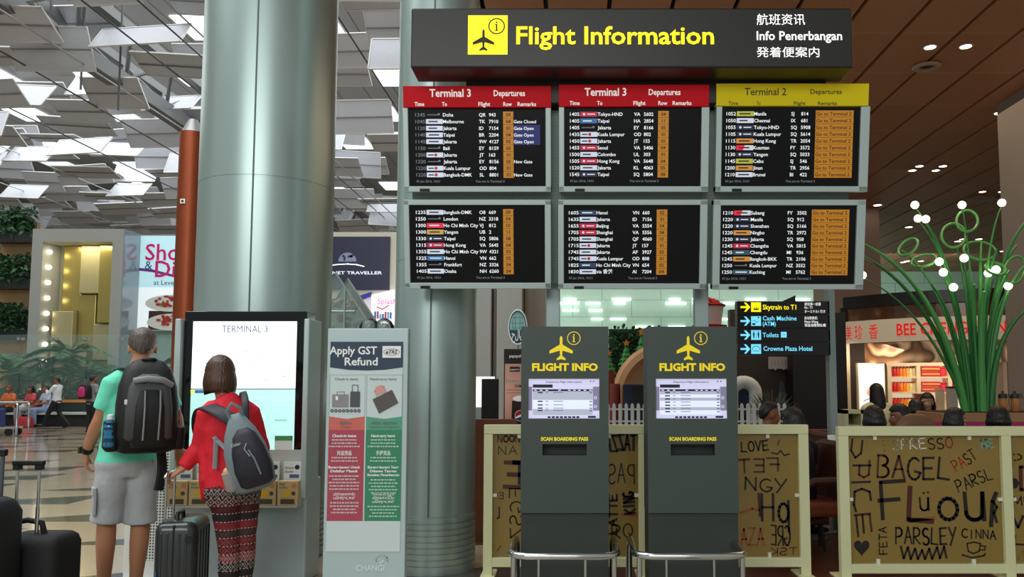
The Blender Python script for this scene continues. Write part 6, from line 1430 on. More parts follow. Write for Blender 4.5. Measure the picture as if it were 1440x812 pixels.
def pose(kind, base, yaw, S, over=None, dz=0):
    """template joints: x right, y forward; yaw turns anticlockwise from +y"""
    st = dict(pelvis=(0, 0, .93), waist=(0, 0, 1.08), chest=(0, .0, 1.28), N=(0, -.015, 1.475), head=(0, .03, 1.63), shL=(-.185, -.01, 1.42), shR=(.185, -.01, 1.42), elL=(-.24, -.03, 1.13), elR=(.24, -.03, 1.13), wrL=(-.25, .06, .88), wrR=(.25, .06, .88), hipL=(-.09, 0, .91), hipR=(.09, 0, .91), kneeL=(-.1, .02, .5), kneeR=(.1, .02, .5), ankL=(-.1, 0, .085), ankR=(.1, 0, .085))
    si = dict(pelvis=(0, 0, .54), waist=(0, -.02, .69), chest=(0, .0, .89), N=(0, .02, 1.085), head=(0, .065, 1.24), shL=(-.185, .02, 1.03), shR=(.185, .02, 1.03), elL=(-.25, .1, .78), elR=(.25, .1, .78), wrL=(-.13, .33, .72), wrR=(.13, .33, .72), hipL=(-.09, .03, .53), hipR=(.09, .03, .53), kneeL=(-.11, .45, .53), kneeR=(.11, .45, .53), ankL=(-.11, .42, .085), ankR=(.11, .42, .085))
    J = dict(st if kind == 'stand' else si); J.update(over or {})
    c, s = math.cos(yaw), math.sin(yaw); out = {}
    for k, (x, y, z) in J.items():
        q = S; z2 = z*q+(dz if not k.startswith(('ank', 'toe')) or kind == 'stand' else 0)
        out[k] = Vector((base[0]+(x*c-y*s)*q, base[1]+(x*s+y*c)*q, base[2]+z2))
    return out
def fdir(yaw, pitch=0): return Vector((-math.sin(yaw)*math.cos(pitch), math.cos(yaw)*math.cos(pitch), math.sin(pitch)))

# ---- the man with the backpack
MINT = mat('mint_jersey', '6fe4c2', .75, bump=.15, bscale=30); GREYS = mat('grey_cotton', 'b4b7ba', .8, noise=.05, bump=.15, bscale=60)
YM_ = 5.4
def pj(Y0, d): return {k: P(u, v, Y0+dy) for k, (u, v, dy) in d.items()}
Jm = pj(YM_, dict(pelvis=(179, 652, 0), waist=(182, 616, 0), chest=(186, 567, .02), N=(194, 523, .03), head=(201, 489, .08), shL=(160, 539, -.09), shR=(229, 541, .13), elL=(140, 592, -.1), wrL=(121, 636, -.03), elR=(248, 588, .18), wrR=(251, 631, .3), hipL=(161, 655, -.05), hipR=(199, 655, .05), kneeL=(150, 735, -.04), kneeR=(198, 737, .05)))
fm = fdir(R(33)); bm_ = Vector((Jm['pelvis'].x, YM_, 0))
for s, u in (('L', 149), ('R', 193)):
    k = Jm['knee'+s]; x = P(u, 800, k.y).x; Jm['ank'+s] = Vector((x, k.y-.02, .085)); Jm['toe'+s] = Vector((x, k.y-.02, .03))+fm*.17
man, MH = human('man in mint T-shirt and grey shorts seen from behind, wearing a black backpack', Jm, 1.03, bm_, (-.40, .90, -.18), SK_F, ('short', 0), H_GREY, True, MINT, 'short', 'shorts', GREYS, mat('shoe_grey', '4a4c50', .6), vox=.007, hands={'L': (Vector((-.02, .12, -1)), Vector((.8, .5, 0)), .55), 'R': (Vector((.05, .35, -.9)), Vector((-.6, .5, 0)), .45)}, legfat=.006, hem=-.08)
# cargo pocket and wrist watch
b = MB(); q = lerp(Jm['hipL'], Jm['kneeL'], .62)-bm_
rt = Vector((fm.y, -fm.x, 0))
M = Matrix((rt, fm, Vector((0, 0, 1)))).transposed().to_4x4(); M.translation = q-rt*.088
b.box((0, -.02, 0), (.02, .13, .16), GREYS, bevel=.006, M=M); b.box((-.004, -.02, .07), (.022, .135, .05), GREYS, bevel=.005, M=M); b.build('cargo_pocket', man)
wv = (Jm['wrL']-Jm['elL']).normalized(); q = lerp(Jm['elL'], Jm['wrL'], .93)
t = thing('wristwatch', 'chunky black watch on the left wrist of the man in mint', 'watch', q)
MB().limb([-wv*.016, -wv*.006, wv*.006, wv*.016], [.036, .038, .038, .036], BLACK, seg=20).build('strap', t, smooth=60); MB().box((-.034, -.012, 0), (.016, .04, .044), DARKG, bevel=.004).build('watch_case', t)

def pack_root(name, label, p, right, fwd, up): 
    t = thing(name, label, 'backpack'); M = Matrix((right, fwd, up)).transposed().to_4x4(); M.translation = p; t.matrix_world = M; return t, M.inverted()
def soft(b, secs, m, power=3.4, seg=28):
    rings = []
    for z, hw, hd, y in secs:
        ring = []
        for k in range(seg):
            a = 2*math.pi*k/seg; ca, sa = math.cos(a), math.sin(a); e = 2/power
            ring.append(Vector((hw*math.copysign(abs(ca)**e, ca), y+hd*math.copysign(abs(sa)**e, sa), z)))
        rings.append(ring)
    return b.loft(rings, m)
BKF = mat('black_nylon', '0c0c0e', .6, bump=.2, bscale=50); GKF = mat('grey_nylon', '46474a', .65, noise=.12, nscale=60); GKL = mat('grey_webbing', '85878a', .6)
rtm = Vector((fm.y, -fm.x, 0)); up = Vector((-.02, -.08, 1)); up = (up-rtm*up.dot(rtm)).normalized(); fw2 = up.cross(rtm)
bp0 = P(204, 637, 5.22)
pk, IM = pack_root('backpack', 'large black backpack with grey stripes worn by the man in mint', bp0, rtm, fw2, up)
b = MB(); soft(b, [(0, .13, .06, .02), (.02, .168, .1, 0), (.12, .178, .125, -.005), (.3, .178, .125, 0), (.42, .165, .11, .01), (.52, .135, .085, .03), (.575, .09, .055, .045), (.59, .05, .03, .05)], BKF); b.build('main_body', pk, smooth=60)
b = MB(); soft(b, [(.09, .11, .04, -.115), (.11, .135, .06, -.115), (.3, .13, .06, -.11), (.42, .115, .05, -.095), (.475, .085, .04, -.075), (.5, .04, .02, -.06)], GKF); b.build('front_pocket', pk, smooth=60)
b = MB(); soft(b, [(.05, .09, .03, -.13), (.07, .1, .05, -.135), (.3, .088, .055, -.13), (.4, .07, .04, -.115), (.43, .03, .02, -.1)], BKF); b.build('centre_panel', pk, smooth=60)
for x in (-.035, .05): b = MB(); b.tube([(x, -.187, .1), (x+.003, -.19, .2), (x+.005, -.188, .3), (x+.005, -.16, .4)], [(.013, .006)]*4, GKL, 8); b.build('stripe', pk, smooth=60)
b = MB(); b.tube([(-.09, -.12, .46), (-.02, -.15, .475), (.07, -.14, .465), (.12, -.1, .43)], [(.02, .02)]*4, GKL, 10); b.build('top_band', pk, smooth=60)
b = MB(); b.tube([(-.05, .04, .575), (-.03, .0, .59), (.03, .0, .59), (.05, .04, .575)], .011, BKF, 8); b.build('grab_handle', pk, smooth=60)
b = MB(); soft(b, [(0.02, .03, .07, 0), (.04, .045, .085, 0), (.2, .04, .085, 0)], BKF); b.shift((.195, -.01, 0)); b.build('side_pocket', pk, smooth=60)
b = MB(); soft(b, [(0.02, .03, .06, 0), (.04, .035, .07, 0), (.16, .035, .07, 0)], BKF); b.shift((-.185, 0, 0)); b.shift((0, 0, 0)); b.build('side_pocket', pk, smooth=60)
b = MB(); b.box((-.13, -.13, .33), (.016, .012, .03), WHITE, bevel=.003); b.build('zip_tag', pk)
def toL(*pts): return [IM @ P(u, v, Y) for u, v, Y in pts]
def wb(b, pts, w, th, m):       # wide webbing along points, smoothed
    pts = [Vector(p) for p in pts]; out = []
    for i in range(len(pts)-1):
        p0, p1, p2, p3 = pts[max(i-1, 0)], pts[i], pts[i+1], pts[min(i+2, len(pts)-1)]
        for k in range(5):
            q = k/5; out.append(.5*((2*p1)+(p2-p0)*q+(2*p0-5*p1+4*p2-p3)*q*q+(3*p1-p0-3*p2+p3)*q**3))
    out.append(pts[-1]); b.limb(out, [(w, th)]*len(out), m, side=(1, .2, 0), seg=10, power=4)
b = MB(); wb(b, toL((196, 525, 5.22), (184, 519, 5.27), (172, 520, 5.36), (164, 527, 5.5), (160, 560, 5.62), (158, 600, 5.58), (160, 612, 5.4), (166, 610, 5.25)), .034, .009, BKF); b.build('shoulder_strap', pk, smooth=60)
b = MB(); wb(b, toL((214, 526, 5.3), (226, 519, 5.4), (234, 522, 5.55), (236, 545, 5.72), (236, 600, 5.7)), .034, .009, BKF); b.build('shoulder_strap', pk, smooth=60)
b = MB(); wb(b, toL((170, 622, 5.2), (156, 622, 5.22), (143, 630, 5.32), (140, 634, 5.48), (150, 636, 5.6)), .012, .026, BKF); b.build('hip_belt', pk, smooth=60)
b = MB(); wb(b, toL((226, 630, 5.35), (228, 660, 5.36), (223, 690, 5.36)), .03, .012, BKF); b.build('hanging_strap', pk, smooth=60)
b = MB(); q = toL((246, 582, 5.3))[0]; b.ell(q, (.035, .03, .045), mat('red_pouch', 'b81c24', .6), 14, 10); b.ell(q+Vector((.005, 0, -.05)), (.03, .025, .035), mat('red_pouch'), 14, 10); b.build('red_pouch', pk, smooth=60)
q = pk.matrix_world @ Vector((-.195, -.045, .045)) if False else Matrix(M) @ Vector((0, 0, 0))
PM = IM.inverted(); q = PM @ Vector((-.203, -.05, .05))
t = thing('water_bottle', 'blue water bottle with a white cap in the side pocket of the black backpack', 'bottle', q); BOT = mat('blue_bottle', '1f7fb0', .15, alpha=.85, coat=.5)
b = MB(); b.lathe([(.028, 0), (.034, .01), (.034, .06), (.03, .08), (.034, .1), (.034, .13), (.02, .16), (.015, .17)], BOT, 24); b.build('bottle_body', t, smooth=50); b = MB(); b.lathe([(.019, .168), (.019, .195), (.004, .2)], WHITE, 18); b.build('cap', t, smooth=40)
b = MB(); b.lathe([(.0345, .03), (.0345, .055)], mat('bottle_band', '123a58', .3), 24, caps=False); b.lathe([(.0345, .105), (.0345, .12)], mat('bottle_band'), 24, caps=False); b.build('label_band', t, smooth=50)

# ---- the woman in red
REDK = mat('red_knit', 'd8142a', .75, bump=.25, bscale=90)
def f_pat(nt, b):
    n = NB(nt); x, y, z = n.sep(n.coord()); a = n.m('ADD', x, n.m('MULTIPLY', y, .6))
    band = n.m('MULTIPLY', z, 20); bi = n.m('FLOOR', band); bf = n.m('FRACT', band)
    r1 = n.m('FRACT', n.m('MULTIPLY', n.m('SINE', n.m('MULTIPLY', bi, 12.9898)), 43758.5))
    fr = n.m('MULTIPLY_ADD', r1, 22, 18)
    tri = n.m('ABSOLUTE', n.m('SUBTRACT', n.m('FRACT', n.m('MULTIPLY', a, fr)), .5))
    d = n.m('ABSOLUTE', n.m('SUBTRACT', n.m('ADD', n.m('ABSOLUTE', n.m('SUBTRACT', bf, .5)), tri), .45))
    keep = n.m('GREATER_THAN', n.m('FRACT', n.m('MULTIPLY', r1, 3.7)), .4); mot = n.m('MULTIPLY', keep, n.m('LESS_THAN', d, .07)); mot2 = n.m('LESS_THAN', n.m('ADD', n.m('ABSOLUTE', n.m('SUBTRACT', bf, .5)), tri), .13)
    bg = n.ramp(r1, [(0, '4a1018'), (.25, '221516'), (.45, '5a1620'), (.65, '2c1c1a'), (.82, '7a1c28')], True)
    fg = n.ramp(n.m('FRACT', n.m('MULTIPLY', r1, 7.3)), [(0, '9c9088'), (.3, '9a4238'), (.45, '6a5448'), (.6, 'c4bcb0'), (.75, '5a3a34')], True)
    c = n.mix(mot, bg, fg); c = n.mix(n.m('MULTIPLY', keep, mot2), c, fg)
    st = n.m('GREATER_THAN', n.m('ABSOLUTE', n.m('SUBTRACT', bf, .5)), .44); st2 = n.m('GREATER_THAN', n.m('SINE', n.m('MULTIPLY', a, 260)), .0)
    c = n.mix(n.m('MULTIPLY', st, st2), c, hexc('a89c90')); n.to(c, b.inputs['Base Color'])
PATT = node_mat('woven_pattern', f_pat, rough=.8)
YW_ = 5.22
Jw = pj(YW_, dict(pelvis=(328, 690, 0), waist=(324, 645, 0), chest=(323, 605, .02), N=(319, 562, .05), head=(309, 528, .1), shL=(292, 582, -.06), shR=(352, 580, .12), elL=(280, 630, -.04), wrL=(256, 660, -.1), elR=(368, 630, .2), wrR=(352, 652, .38), hipL=(316, 692, -.04), hipR=(344, 692, .05), kneeL=(322, 778, -.03), kneeR=(345, 778, .05)))
fw_ = fdir(R(30)); bw = Vector((Jw['pelvis'].x, YW_, 0))
for s, u in (('L', 324), ('R', 342)):
    k = Jw['knee'+s]; x = P(u, 800, k.y).x; Jw['ank'+s] = Vector((x, k.y-.02, .085)); Jw['toe'+s] = Vector((x, k.y-.02, .03))+fw_*.16
def drape(b, m, base):
    p = lambda u, v, Y: P(u, v, Y)-base
    b.limb([p(296, 600, 5.25), p(295, 640, 5.22), p(293, 675, 5.2), p(288, 704, 5.2)], [(.05, .09), (.05, .1), (.045, .1), (.012, .05)], m, side=(1, 0, 0), seg=14)
    b.limb([p(326, 620, 5.24), p(326, 660, 5.22), p(325, 692, 5.2)], [(.15, .12), (.15, .125), (.152, .125)], m, side=(1, 0, 0), seg=20)
    b.limb([p(350, 620, 5.3), p(355, 660, 5.28), p(352, 690, 5.28)], [(.06, .1), (.06, .1), (.05, .09)], m, side=(1, 0, 0), seg=14)
woman, WH = human('woman in red cardigan and patterned trousers seen from behind, holding a suitcase handle', Jw, .95, bw, (-.52, .84, -.12), SK_F, ('bob', .14), H_BROWN, drape, REDK, 'long', 'trousers', PATT, mat('shoe_brown', '4a3428', .6), vox=.007, hands={'L': (Vector((-.72, -.1, -.5)), Vector((.3, .4, -.9)), .75), 'R': None or (Vector((-.4, .8, .1)), Vector((-.3, 0, -.9)), .5)}, legfat=-.006, hem=0, topfat=-.004)
NAVYN = mat('navy_nylon', '1e1c2a', .6, bump=.15, bscale=50); GREYN = mat('blue_grey_nylon', '76848a', .6, bump=.1, bscale=50); MESHP = mat('pocket_mesh', 'a8aca8', .7, alpha=.75); REFLX = mat('pale_cord', 'b0b8bc', .5)
fb = fdir(R(18)); rb = Vector((fb.y, -fb.x, 0)); up = Vector((-.26, -.16, 1)); up = up.normalized(); rb = (rb-up*rb.dot(up)).normalized(); fb = up.cross(rb)
b0 = P(361, 688, 5.0)
pk2, IM = pack_root('backpack', 'navy and grey daypack hanging off the shoulder of the woman in red', b0, rb, fb, up)
b = MB(); soft(b, [(0, .09, .05, 0), (.02, .12, .08, 0), (.12, .132, .09, 0), (.26, .12, .08, 0), (.36, .09, .065, .01), (.43, .055, .045, .02), (.47, .03, .025, .03)], GREYN, 2.8); b.build('main_body', pk2, smooth=60)
b = MB(); soft(b, [(.03, .07, .03, -.075), (.05, .095, .05, -.075), (.14, .106, .06, -.075), (.25, .094, .055, -.07), (.34, .066, .04, -.055), (.38, .03, .02, -.045)], NAVYN, 2.8); b.shift((-.022, 0, 0)); b.build('front_panel', pk2, smooth=60)
b = MB(); b.tube([(.03, -.14, .26), (.05, -.146, .2), (.06, -.142, .1)], .006, GREYN, 6); b.tube([(.03, -.14, .3), (.01, -.14, .27), (.03, -.145, .22)], .003, REFLX, 5); b.build('zip', pk2, smooth=60)
b = MB(); soft(b, [(.03, .02, .05, 0), (.05, .04, .07, 0), (.15, .035, .07, 0)], MESHP); b.shift((.125, .0, 0)); b.build('mesh_pocket', pk2, smooth=60)
b = MB(); b.ell((-.125, -.01, .15), (.028, .035, .03), mat('orange_packet', 'e0a078', .6), 12, 8); b.build('packet', pk2, smooth=60)
b = MB(); b.tube([(-.03, .04, .42), (-.04, -.0, .5), (-.0, -.01, .54), (.04, 0, .5), (.03, .04, .42)], [(.012, .005)]*5, GREYN, 8); b.build('grab_loop', pk2, smooth=60)
b = MB(); wb(b, toL((338, 598, 5.05), (322, 588, 5.03), (304, 577, 5.06), (288, 573, 5.16), (280, 584, 5.32), (282, 610, 5.42), (300, 640, 5.4)), .045, .01, NAVYN); b.build('shoulder_strap', pk2, smooth=60)
b = MB(); wb(b, toL((345, 590, 5.08), (345, 568, 5.12), (343, 556, 5.2), (341, 556, 5.32), (338, 590, 5.46)), .022, .01, NAVYN); b.build('shoulder_strap', pk2, smooth=60)
b = MB(); wb(b, toL((330, 642, 5.03), (316, 630, 5.05), (301, 615, 5.08)), .014, .004, GKL); wb(b, toL((304, 617, 5.07), (303, 640, 5.06), (302, 660, 5.05)), .014, .004, GKL); b.build('adjuster_strap', pk2, smooth=60)
b = MB(); b.text('Eider', -.055, .30, -.132, .018, REFLX, bold=.02, shear=.2); b.build('pack_logo', pk2)

# ---- suitcase she holds
rs = R(100); c = P(246, 760, 4.98); sx = Vector((math.cos(rs), math.sin(rs), 0))
SHELLC = mat('suitcase_shell', '34383a', .3, .3, coat=.4); SHELLD = mat('suitcase_dark', '121314', .35)
topz = P(246, 735, 4.98).z
t = thing('suitcase', 'dark grey hard shell suitcase held by the woman in red', 'suitcase', (c.x+sx.x*.2, 4.96+sx.y*.2, 0), rs)
hh = topz-.06; b = MB(); soft(b, [(0, .17, .09, 0), (.02, .19, .11, 0), (.05, .2, .12, 0), (hh-.05, .2, .12, 0), (hh-.02, .19, .11, 0), (hh, .165, .085, 0)], SHELLC, 6, 40); b.shift((0, 0, -.06)); b.build('shell', t, smooth=40)
b = MB(); 
for y in (-.07, -.035, .035, .07): b.box((-.2, y, .06+hh/2), (.008, .012, hh-.12), SHELLC, bevel=.003)
for x in (-.13, -.065, 0, .065, .13): b.box((x, -.12, .06+hh/2), (.012, .008, hh-.12), SHELLD, bevel=.003)
b.build('ribs', t)
MB().box((-.001, 0, .06+hh/2), (.402, .012, hh-.03), SHELLD, bevel=.004).build('zip_band', t)
for z in (.06+hh*.18, .06+hh*.82): b = MB(); b.cyl((-.2, -.085, z), (-.214, -.085, z), .02, SHELLD, seg=16); b.build('side_foot', t, smooth=40)
b = MB(); b.box((-.2, .09, .06+hh*.35), (.01, .006, .16), mat('blue_zip_cord', '2450a8', .5)); b.build('blue_cord', t)
b = MB(); b.tube([(-.07, .02, topz-.005), (-.06, .02, topz+.035), (.06, .02, topz+.035), (.07, .02, topz-.005)], .012, SHELLD, 8); b.build('top_handle', t, smooth=50)
hz = P(246, 672, 4.98).z; b = MB()
for x in (-.085, .085): b.cyl((x, .085, topz-.06), (x, .085, hz), .0085, CHROME, seg=10)
b.build('telescopic_rods', t, smooth=40); b = MB(); b.tube([(-.095, .085, hz-.01), (-.085, .085, hz+.012), (.085, .085, hz+.012), (.095, .085, hz-.01)], .014, CHROME, 10); b.build('pull_handle', t, smooth=50)
for x in (-.15, .15):
    for y in (-.08, .08): b = MB(); b.cyl((x, y-.012, .026), (x, y+.012, .026), .026, RUBBER, seg=16); b.box((x, y, .052), (.03, .035, .03), SHELLD); b.build('wheel', t, smooth=40)

# ---- luggage at the left edge
YL = 4.55; p0, p1 = P(33, 780, YL), P(110, 780, YL); w = p1.x-p0.x; zt = P(70, 757, YL).z
t = thing('wheeled_case', 'soft black wheeled cabin case with its pull handle up, at the left edge', 'suitcase', ((p0.x+p1.x)/2-.15, YL+.15, 0))
CASEB = mat('case_black_fabric', '0c0c0d', .75, bump=.2, bscale=60)
b = MB(); soft(b, [(.05, w*.5, .12, 0), (.07, w*.56, .15, 0), (zt-.06, w*.56, .15, 0), (zt-.02, w*.53, .13, 0), (zt, w*.46, .1, 0)], CASEB, 5, 36); b.build('body', t, smooth=50)
b = MB(); soft(b, [(.1, w*.4, .03, -.15), (.12, w*.44, .05, -.15), (zt*.55, w*.44, .05, -.15), (zt*.6, w*.4, .03, -.14)], CASEB, 5, 30); b.build('front_pocket', t, smooth=50)
b = MB(); b.tube([(-.1, -.02, zt-.01), (-.08, -.02, zt+.06), (0, -.02, zt+.075), (.08, -.02, zt+.06), (.1, -.02, zt-.01)], .016, CASEB, 8); b.shift((.07, 0, 0)); b.build('top_handle', t, smooth=50)
o = Vector(t.location); b = MB(); xl_, xr_ = P(20, 690, YL+.1).x-o.x, P(51, 690, YL+.1).x-o.x; zh = P(36, 652, YL+.1).z
for x in (xl_, xr_): b.tube([(x, -.03, zt*.7), (x, -.03, zt+.15), (x, -.03, zt+.151), (x, -.03, zh)], [.011, .011, .0085, .0085], CHROME, 10)
b.build('telescopic_rods', t, smooth=40); b = MB(); b.box(((xl_+xr_)/2, -.03, zh), (xr_-xl_+.05, .04, .028), BLACK, bevel=.008); [b.box((x, -.03, zh-.02), (.04, .036, .04), BLACK, bevel=.006) for x in (xl_, xr_)]; b.build('pull_handle', t)
for x in (-.13, .13): b = MB(); b.cyl((x-.015, .1, .035), (x+.015, .1, .035), .035, RUBBER, seg=18); b.box((x, .08, .06), (.05, .06, .05), BLACK); b.build('wheel', t, smooth=40)
for x in (-.12, .12): MB().box((x, -.1, .025), (.03, .03, .05), BLACK).build('foot', t)
YL2 = 4.25; p1 = P(32, 760, YL2); zt = P(20, 707, YL2).z
SLATE = mat('slate_nylon', '14171c', .6, bump=.15, bscale=50); SLATEL = mat('slate_trim', '4a545c', .5)
t = thing('travel_bag', 'dark slate wheeled travel bag cut by the left edge of the photo', 'suitcase', (p1.x-.39, YL2+.15, 0))
b = MB(); soft(b, [(.05, .19, .13, 0), (.08, .215, .16, 0), (zt-.08, .215, .16, 0), (zt-.02, .19, .13, 0), (zt, .15, .1, 0)], SLATE, 5, 36); b.build('body', t, smooth=50)
b = MB(); soft(b, [(.1, .16, .03, -.165), (.13, .185, .05, -.165), (zt*.5, .185, .05, -.165), (zt*.56, .16, .03, -.15)], SLATE, 5, 30); b.build('front_pocket', t, smooth=50)
b = MB(); soft(b, [(zt*.62, .12, .02, -.16), (zt*.64, .17, .035, -.16), (zt*.8, .165, .035, -.155), (zt*.86, .12, .02, -.14)], mat('mesh_grey_lining', '5a5e60', .7, noise=.3, nscale=20), 4, 28); b.build('mesh_pocket', t, smooth=50)
b = MB(); b.tube([(.205, -.15, .12), (.21, -.155, zt-.1), (.17, -.13, zt-.02)], [(.008, .008)]*3, SLATEL, 8); b.tube([(.12, -.205, .1), (.125, -.21, .3), (.13, -.19, .42)], .012, BLACK, 8); b.build('piping', t, smooth=50)
o = Vector(t.location); zh = P(3, 638, YL2+.2).z; xr_ = P(3, 660, YL2+.25).x-o.x; b = MB()
for x in (xr_, xr_-.17): b.cyl((x, .1, zt*.8), (x, .1, zh), .011, SLATEL, seg=10)
b.build('telescopic_rods', t, smooth=40); b = MB(); b.box((xr_-.085, .1, zh), (.21, .035, .04), BLACK, bevel=.008); b.build('pull_handle', t)
for x in (-.14, .14): b = MB(); b.cyl((x-.015, .1, .035), (x+.015, .1, .035), .035, RUBBER, seg=18); b.box((x, .1, .065), (.05, .06, .05), BLACK); b.build('wheel', t, smooth=40)
for x in (-.14, .14): MB().box((x, -.1, .025), (.03, .03, .05), BLACK).build('foot', t)

# ---- people far away in the hall
WSH = mat('white_shirt', 'd8dce4', .7); BLKT = mat('black_trousers', '14141a', .7); ORG = mat('orange_shirt', 'd8743c', .7); CORAL = mat('coral_top', 'd0505a', .7); PALEB = mat('pale_blue_top', 'b8c4dc', .7); JEANS = mat('pale_jeans', '7e92b4', .7); GRYT = mat('grey_trousers', '8a8c90', .7)
yb = 27.0; S = .95; bx = P(78, 600, yb).x; yw = R(90)
J = pose('stand', (bx, yb, 0), yw, S, dict(kneeL=(-.09, .22, .5), ankL=(-.09, .36, .12), kneeR=(.09, -.06, .49), ankR=(.09, -.38, .14), toeL=(-.09, .54, .1), toeR=(.09, -.24, .03), elR=(.26, .12, 1.2), wrR=(.12, .22, 1.45), elL=(-.25, .16, 1.16), wrL=(-.1, .3, 1.3)))
human('person in white shirt and black trousers walking left across the hall', J, S, (bx, yb, 0), fdir(yw, -.05), SK_T, ('short', 0), H_BLACK, True, WSH, 'long', 'trousers', BLKT, BLACK, vox=.014)
for u, Y, top_, bot_, hm, lab, hr in ((14, 28.1, ORG, BLKT, H_RED, 'person in orange shirt sitting on the long bench near the left edge', ('short', 0)), (45, 28.1, CORAL, GRYT, H_BLACK, 'person in coral red top with folded arms sitting on the long bench', ('bob', .2)), (66, 28.1, PALEB, JEANS, H_BLACK, 'person in pale blue top and jeans sitting on the bench behind the walking person', ('short', 0))):
    yw = R(170) if u < 20 else R(150); bx = P(u, 560, Y).x
    J = pose('sit', (bx, Y, 0), yw, .98, dict(wrL=(.1, .3, .82), wrR=(-.1, .3, .86)) if u == 45 else None, dz=.05)
    human(lab, J, .98, (bx, Y, 0), fdir(yw), SK_T, hr, hm, True, top_, 'short', 'trousers', bot_, BLACK, vox=.014, group='people sitting on the bench')
q = P(36, 590, 27.4); t = thing('red_bag', 'red bag standing on the floor before the person in coral red', 'bag', (q.x, 27.35, 0)); b = MB(); soft(b, [(0, .2, .14, 0), (.03, .26, .18, 0), (.25, .25, .17, 0), (.36, .18, .1, 0)], mat('red_bag_nylon', 'a8242c', .6), 4); b.build('body', t, smooth=50); b = MB(); b.tube([(-.1, 0, .34), (0, 0, .5), (.1, 0, .34)], .02, BLACK, 8); b.build('handle', t, smooth=50)
q = P(31, 575, 28.2); o = MB(); soft(o, [(0, .16, .12, 0), (.05, .22, .16, 0), (.22, .18, .14, 0), (.3, .05, .05, 0)], WHITE, 2.5); o = o.build('white_bag', loc=(q.x+.1, 28.2, .475), smooth=60); tag(o, 'white plastic bag on the bench beside the person in coral red', 'bag')
yb = 24.5; bx = P(128, 590, yb).x; J = pose('stand', (bx, yb, 0), R(-20), .97)
human('person with a pink and black backpack, mostly hidden behind the man in mint', J, .97, (bx, yb, 0), fdir(R(-20)), SK_T, ('short', 0), H_BLACK, True, mat('grey_tee', '8c8c90', .7), 'short', 'trousers', BLKT, BLACK, vox=.014)
f_ = fdir(R(-20)); r_ = Vector((f_.y, -f_.x, 0)); t, I_ = pack_root('backpack', 'pink and black backpack left of the arm of the man in mint', Vector((bx, yb, 1.0))-f_*.24, r_, f_, Vector((0, 0, 1)))
b = MB(); soft(b, [(0, .15, .08, 0), (.03, .19, .12, 0), (.36, .18, .11, 0), (.48, .1, .06, .02)], BKF); b.build('main_body', t, smooth=60); b = MB(); soft(b, [(.06, .1, .03, -.11), (.1, .13, .05, -.11), (.3, .12, .05, -.1), (.36, .08, .02, -.09)], mat('pink_nylon', 'c8286e', .6)); b.build('front_pocket', t, smooth=60)

# luggage cart
yb = 23.0; p = P(8, 600, yb); t = thing('luggage_cart', 'steel luggage trolley at the left edge of the hall', 'luggage cart', (p.x, yb, 0)); px = px_at(yb)
zb = P(10, 567, yb).z; x1 = P(25, 567, yb).x-p.x
b = MB(); b.tube([(-1.2, 0, zb), (x1-.05, 0, zb), (x1, 0, zb-.06), (x1, 0, .02)], .035, CHROME, 8); b.tube([(-1.2, .5, zb), (x1-.05, .5, zb), (x1, .5, zb-.06), (x1, .5, .1)], .03, CHROME, 8); b.build('frame', t, smooth=50)
MB().box((-.5, .25, .22), (1.3, .5, .05), CHROME).build('platform', t); MB().box((-.35, .1, .5), (.35, .3, .5), mat('cart_blue_bag', '2a3a78', .6), bevel=.03).build('side_panel', t)
for x in (-.9, 0.05):
    for y in (.05, .45): b = MB(); b.cyl((x, y-.03, .1), (x, y+.03, .1), .1, RUBBER, seg=18); b.box((x, y, .16), (.05, .08, .1), BLACK); b.build('wheel', t, smooth=40)

# ---- cafe guests
def guest(u, v, Y, yaw, top_, hairk, hm, label, S=.97, sk=SK_T, over=None, pitch=-.1, sleeve='short', fy=None):
    q = P(u, v, Y); J0 = pose('sit', (0, 0, 0), yaw, S, over); h0 = J0['head']; bx, by = q.x-h0.x, q.y-h0.y; dz = q.z-h0.z
    J = pose('sit', (bx, by, 0), yaw, S, over, dz=dz)
    t, _ = human(label, J, S, (bx, by, 0), fdir(yaw if fy is None else fy, pitch), sk, hairk, hm, True, top_, sleeve, 'trousers', BLKT, BLACK, vox=.012, group='guests of the cafe')
    seat_z = .54*S+dz-.13*S
    st_ = thing('cafe_stool', 'dark stool under the '+' '.join(label.split()[:11]), 'stool', (bx, by, 0), yaw, 'stools of the cafe guests')
    MB().box((0, .04, seat_z-.03), (.4, .4, .06), BRWN, bevel=.015).build('seat', st_)
    for a in (-1, 1):
        for c_ in (-1, 1): MB().cyl((a*.17, .04+c_*.17, 0), (a*.15, .04+c_*.15, seat_z-.05), .015, DARKG, seg=8).build('leg', st_, smooth=40)
DKT = mat('dark_top', '1e1c20', .7); YLW = mat('pale_yellow_top', 'd8d8b0', .7); PNK = mat('grey_violet_top', '5a5468', .7)
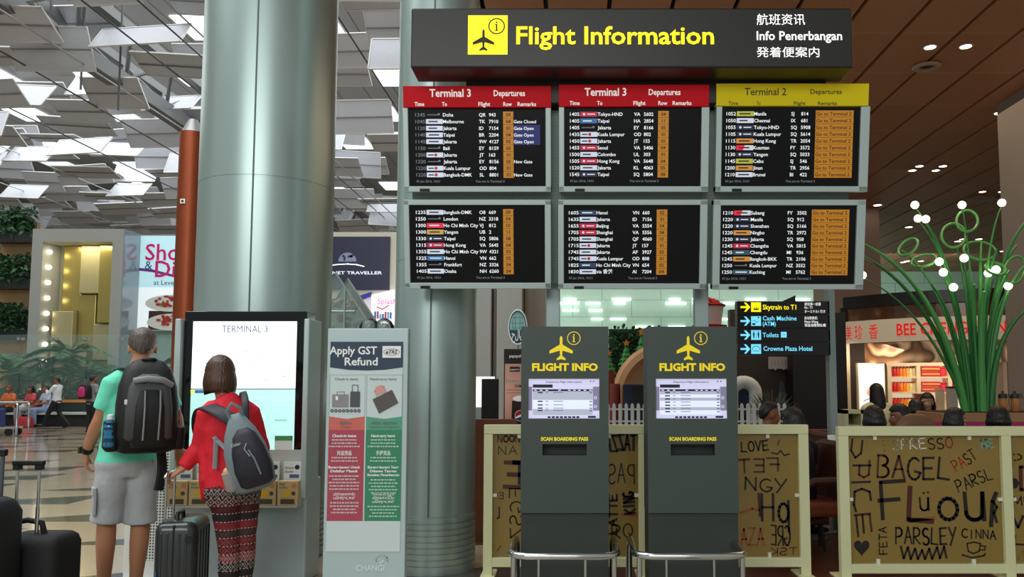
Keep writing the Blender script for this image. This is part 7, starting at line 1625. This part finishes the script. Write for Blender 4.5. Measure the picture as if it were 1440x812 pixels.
guest(1232, 553, 11.6, R(10), YLW, ('bob', .30), H_BLACK, 'person with long dark hair in pale yellow top, seen from behind near the light box', S=1.0)
guest(1228, 591, 7.5, R(5), DKT, ('bob', .09), H_BLACK, 'person with black hair seen from behind, leftmost behind the BAGEL pane')
guest(1264, 587, 8.2, R(75), WSH, ('bob', .1), H_BLACK, 'person with dark hair and white collar in profile, second behind the BAGEL pane', fy=R(95))
guest(1288, 576, 10.2, R(0), DKT, ('bob', .08), H_BLACK, 'person whose dark head shows below the woman in white shirt with phone')
guest(1304, 566, 11.3, R(165), WSH, ('bob', .16), H_BLACK, 'person in white shirt with dark hair holding a phone to the ear', S=.98, sk=SK_P, over=dict(elR=(.3, .1, .82), wrR=(.13, .12, 1.16)), fy=R(150), sleeve='mid')
guest(1344, 592, 8.3, R(-60), DKT, ('bob', .1), H_BLACK, 'person with black bob looking right, in front of the wooden planter', fy=R(-70), sk=SK_P)
guest(1403, 592, 7.3, R(-10), PNK, ('bob', .07), H_BLACK, 'person with short black hair below the giant grass, rightmost of the guests')
guest(1083, 583, 8.0, R(-70), DKT, ('short', 0), H_BLACK, 'dark haired person in profile before the picket fence and the frosted bush', fy=R(-75))
guest(1113, 594, 7.25, R(30), DKT, ('bob', .12), H_BLACK, 'person with dark hair beside the gap between the two partitions')
q = P(1285, 600, 7.9); t = thing('tub_chair', 'rounded brown leather tub chair whose back tops the BAGEL partition', 'armchair', (q.x, 8.0, 0)); zt = P(1285, 582, 7.9).z
b = MB(); soft(b, [(.35, .2, .05, -.1), (.5, .24, .06, -.12), (zt-.12, .2, .06, -.14), (zt-.03, .13, .05, -.14), (zt, .06, .03, -.14)], mat('tan_leather', '7a5638', .5), 2.6); b.build('backrest', t, smooth=60); MB().box((0, .12, .4), (.46, .46, .12), mat('tan_leather'), bevel=.03).build('seat', t)
for a in (-1, 1):
    for c_ in (-1, 1): MB().cyl((a*.19, .12+c_*.19, 0), (a*.17, .12+c_*.17, .36), .018, BRWD, seg=8).build('leg', t, smooth=40)
print('objects', len(bpy.data.objects))
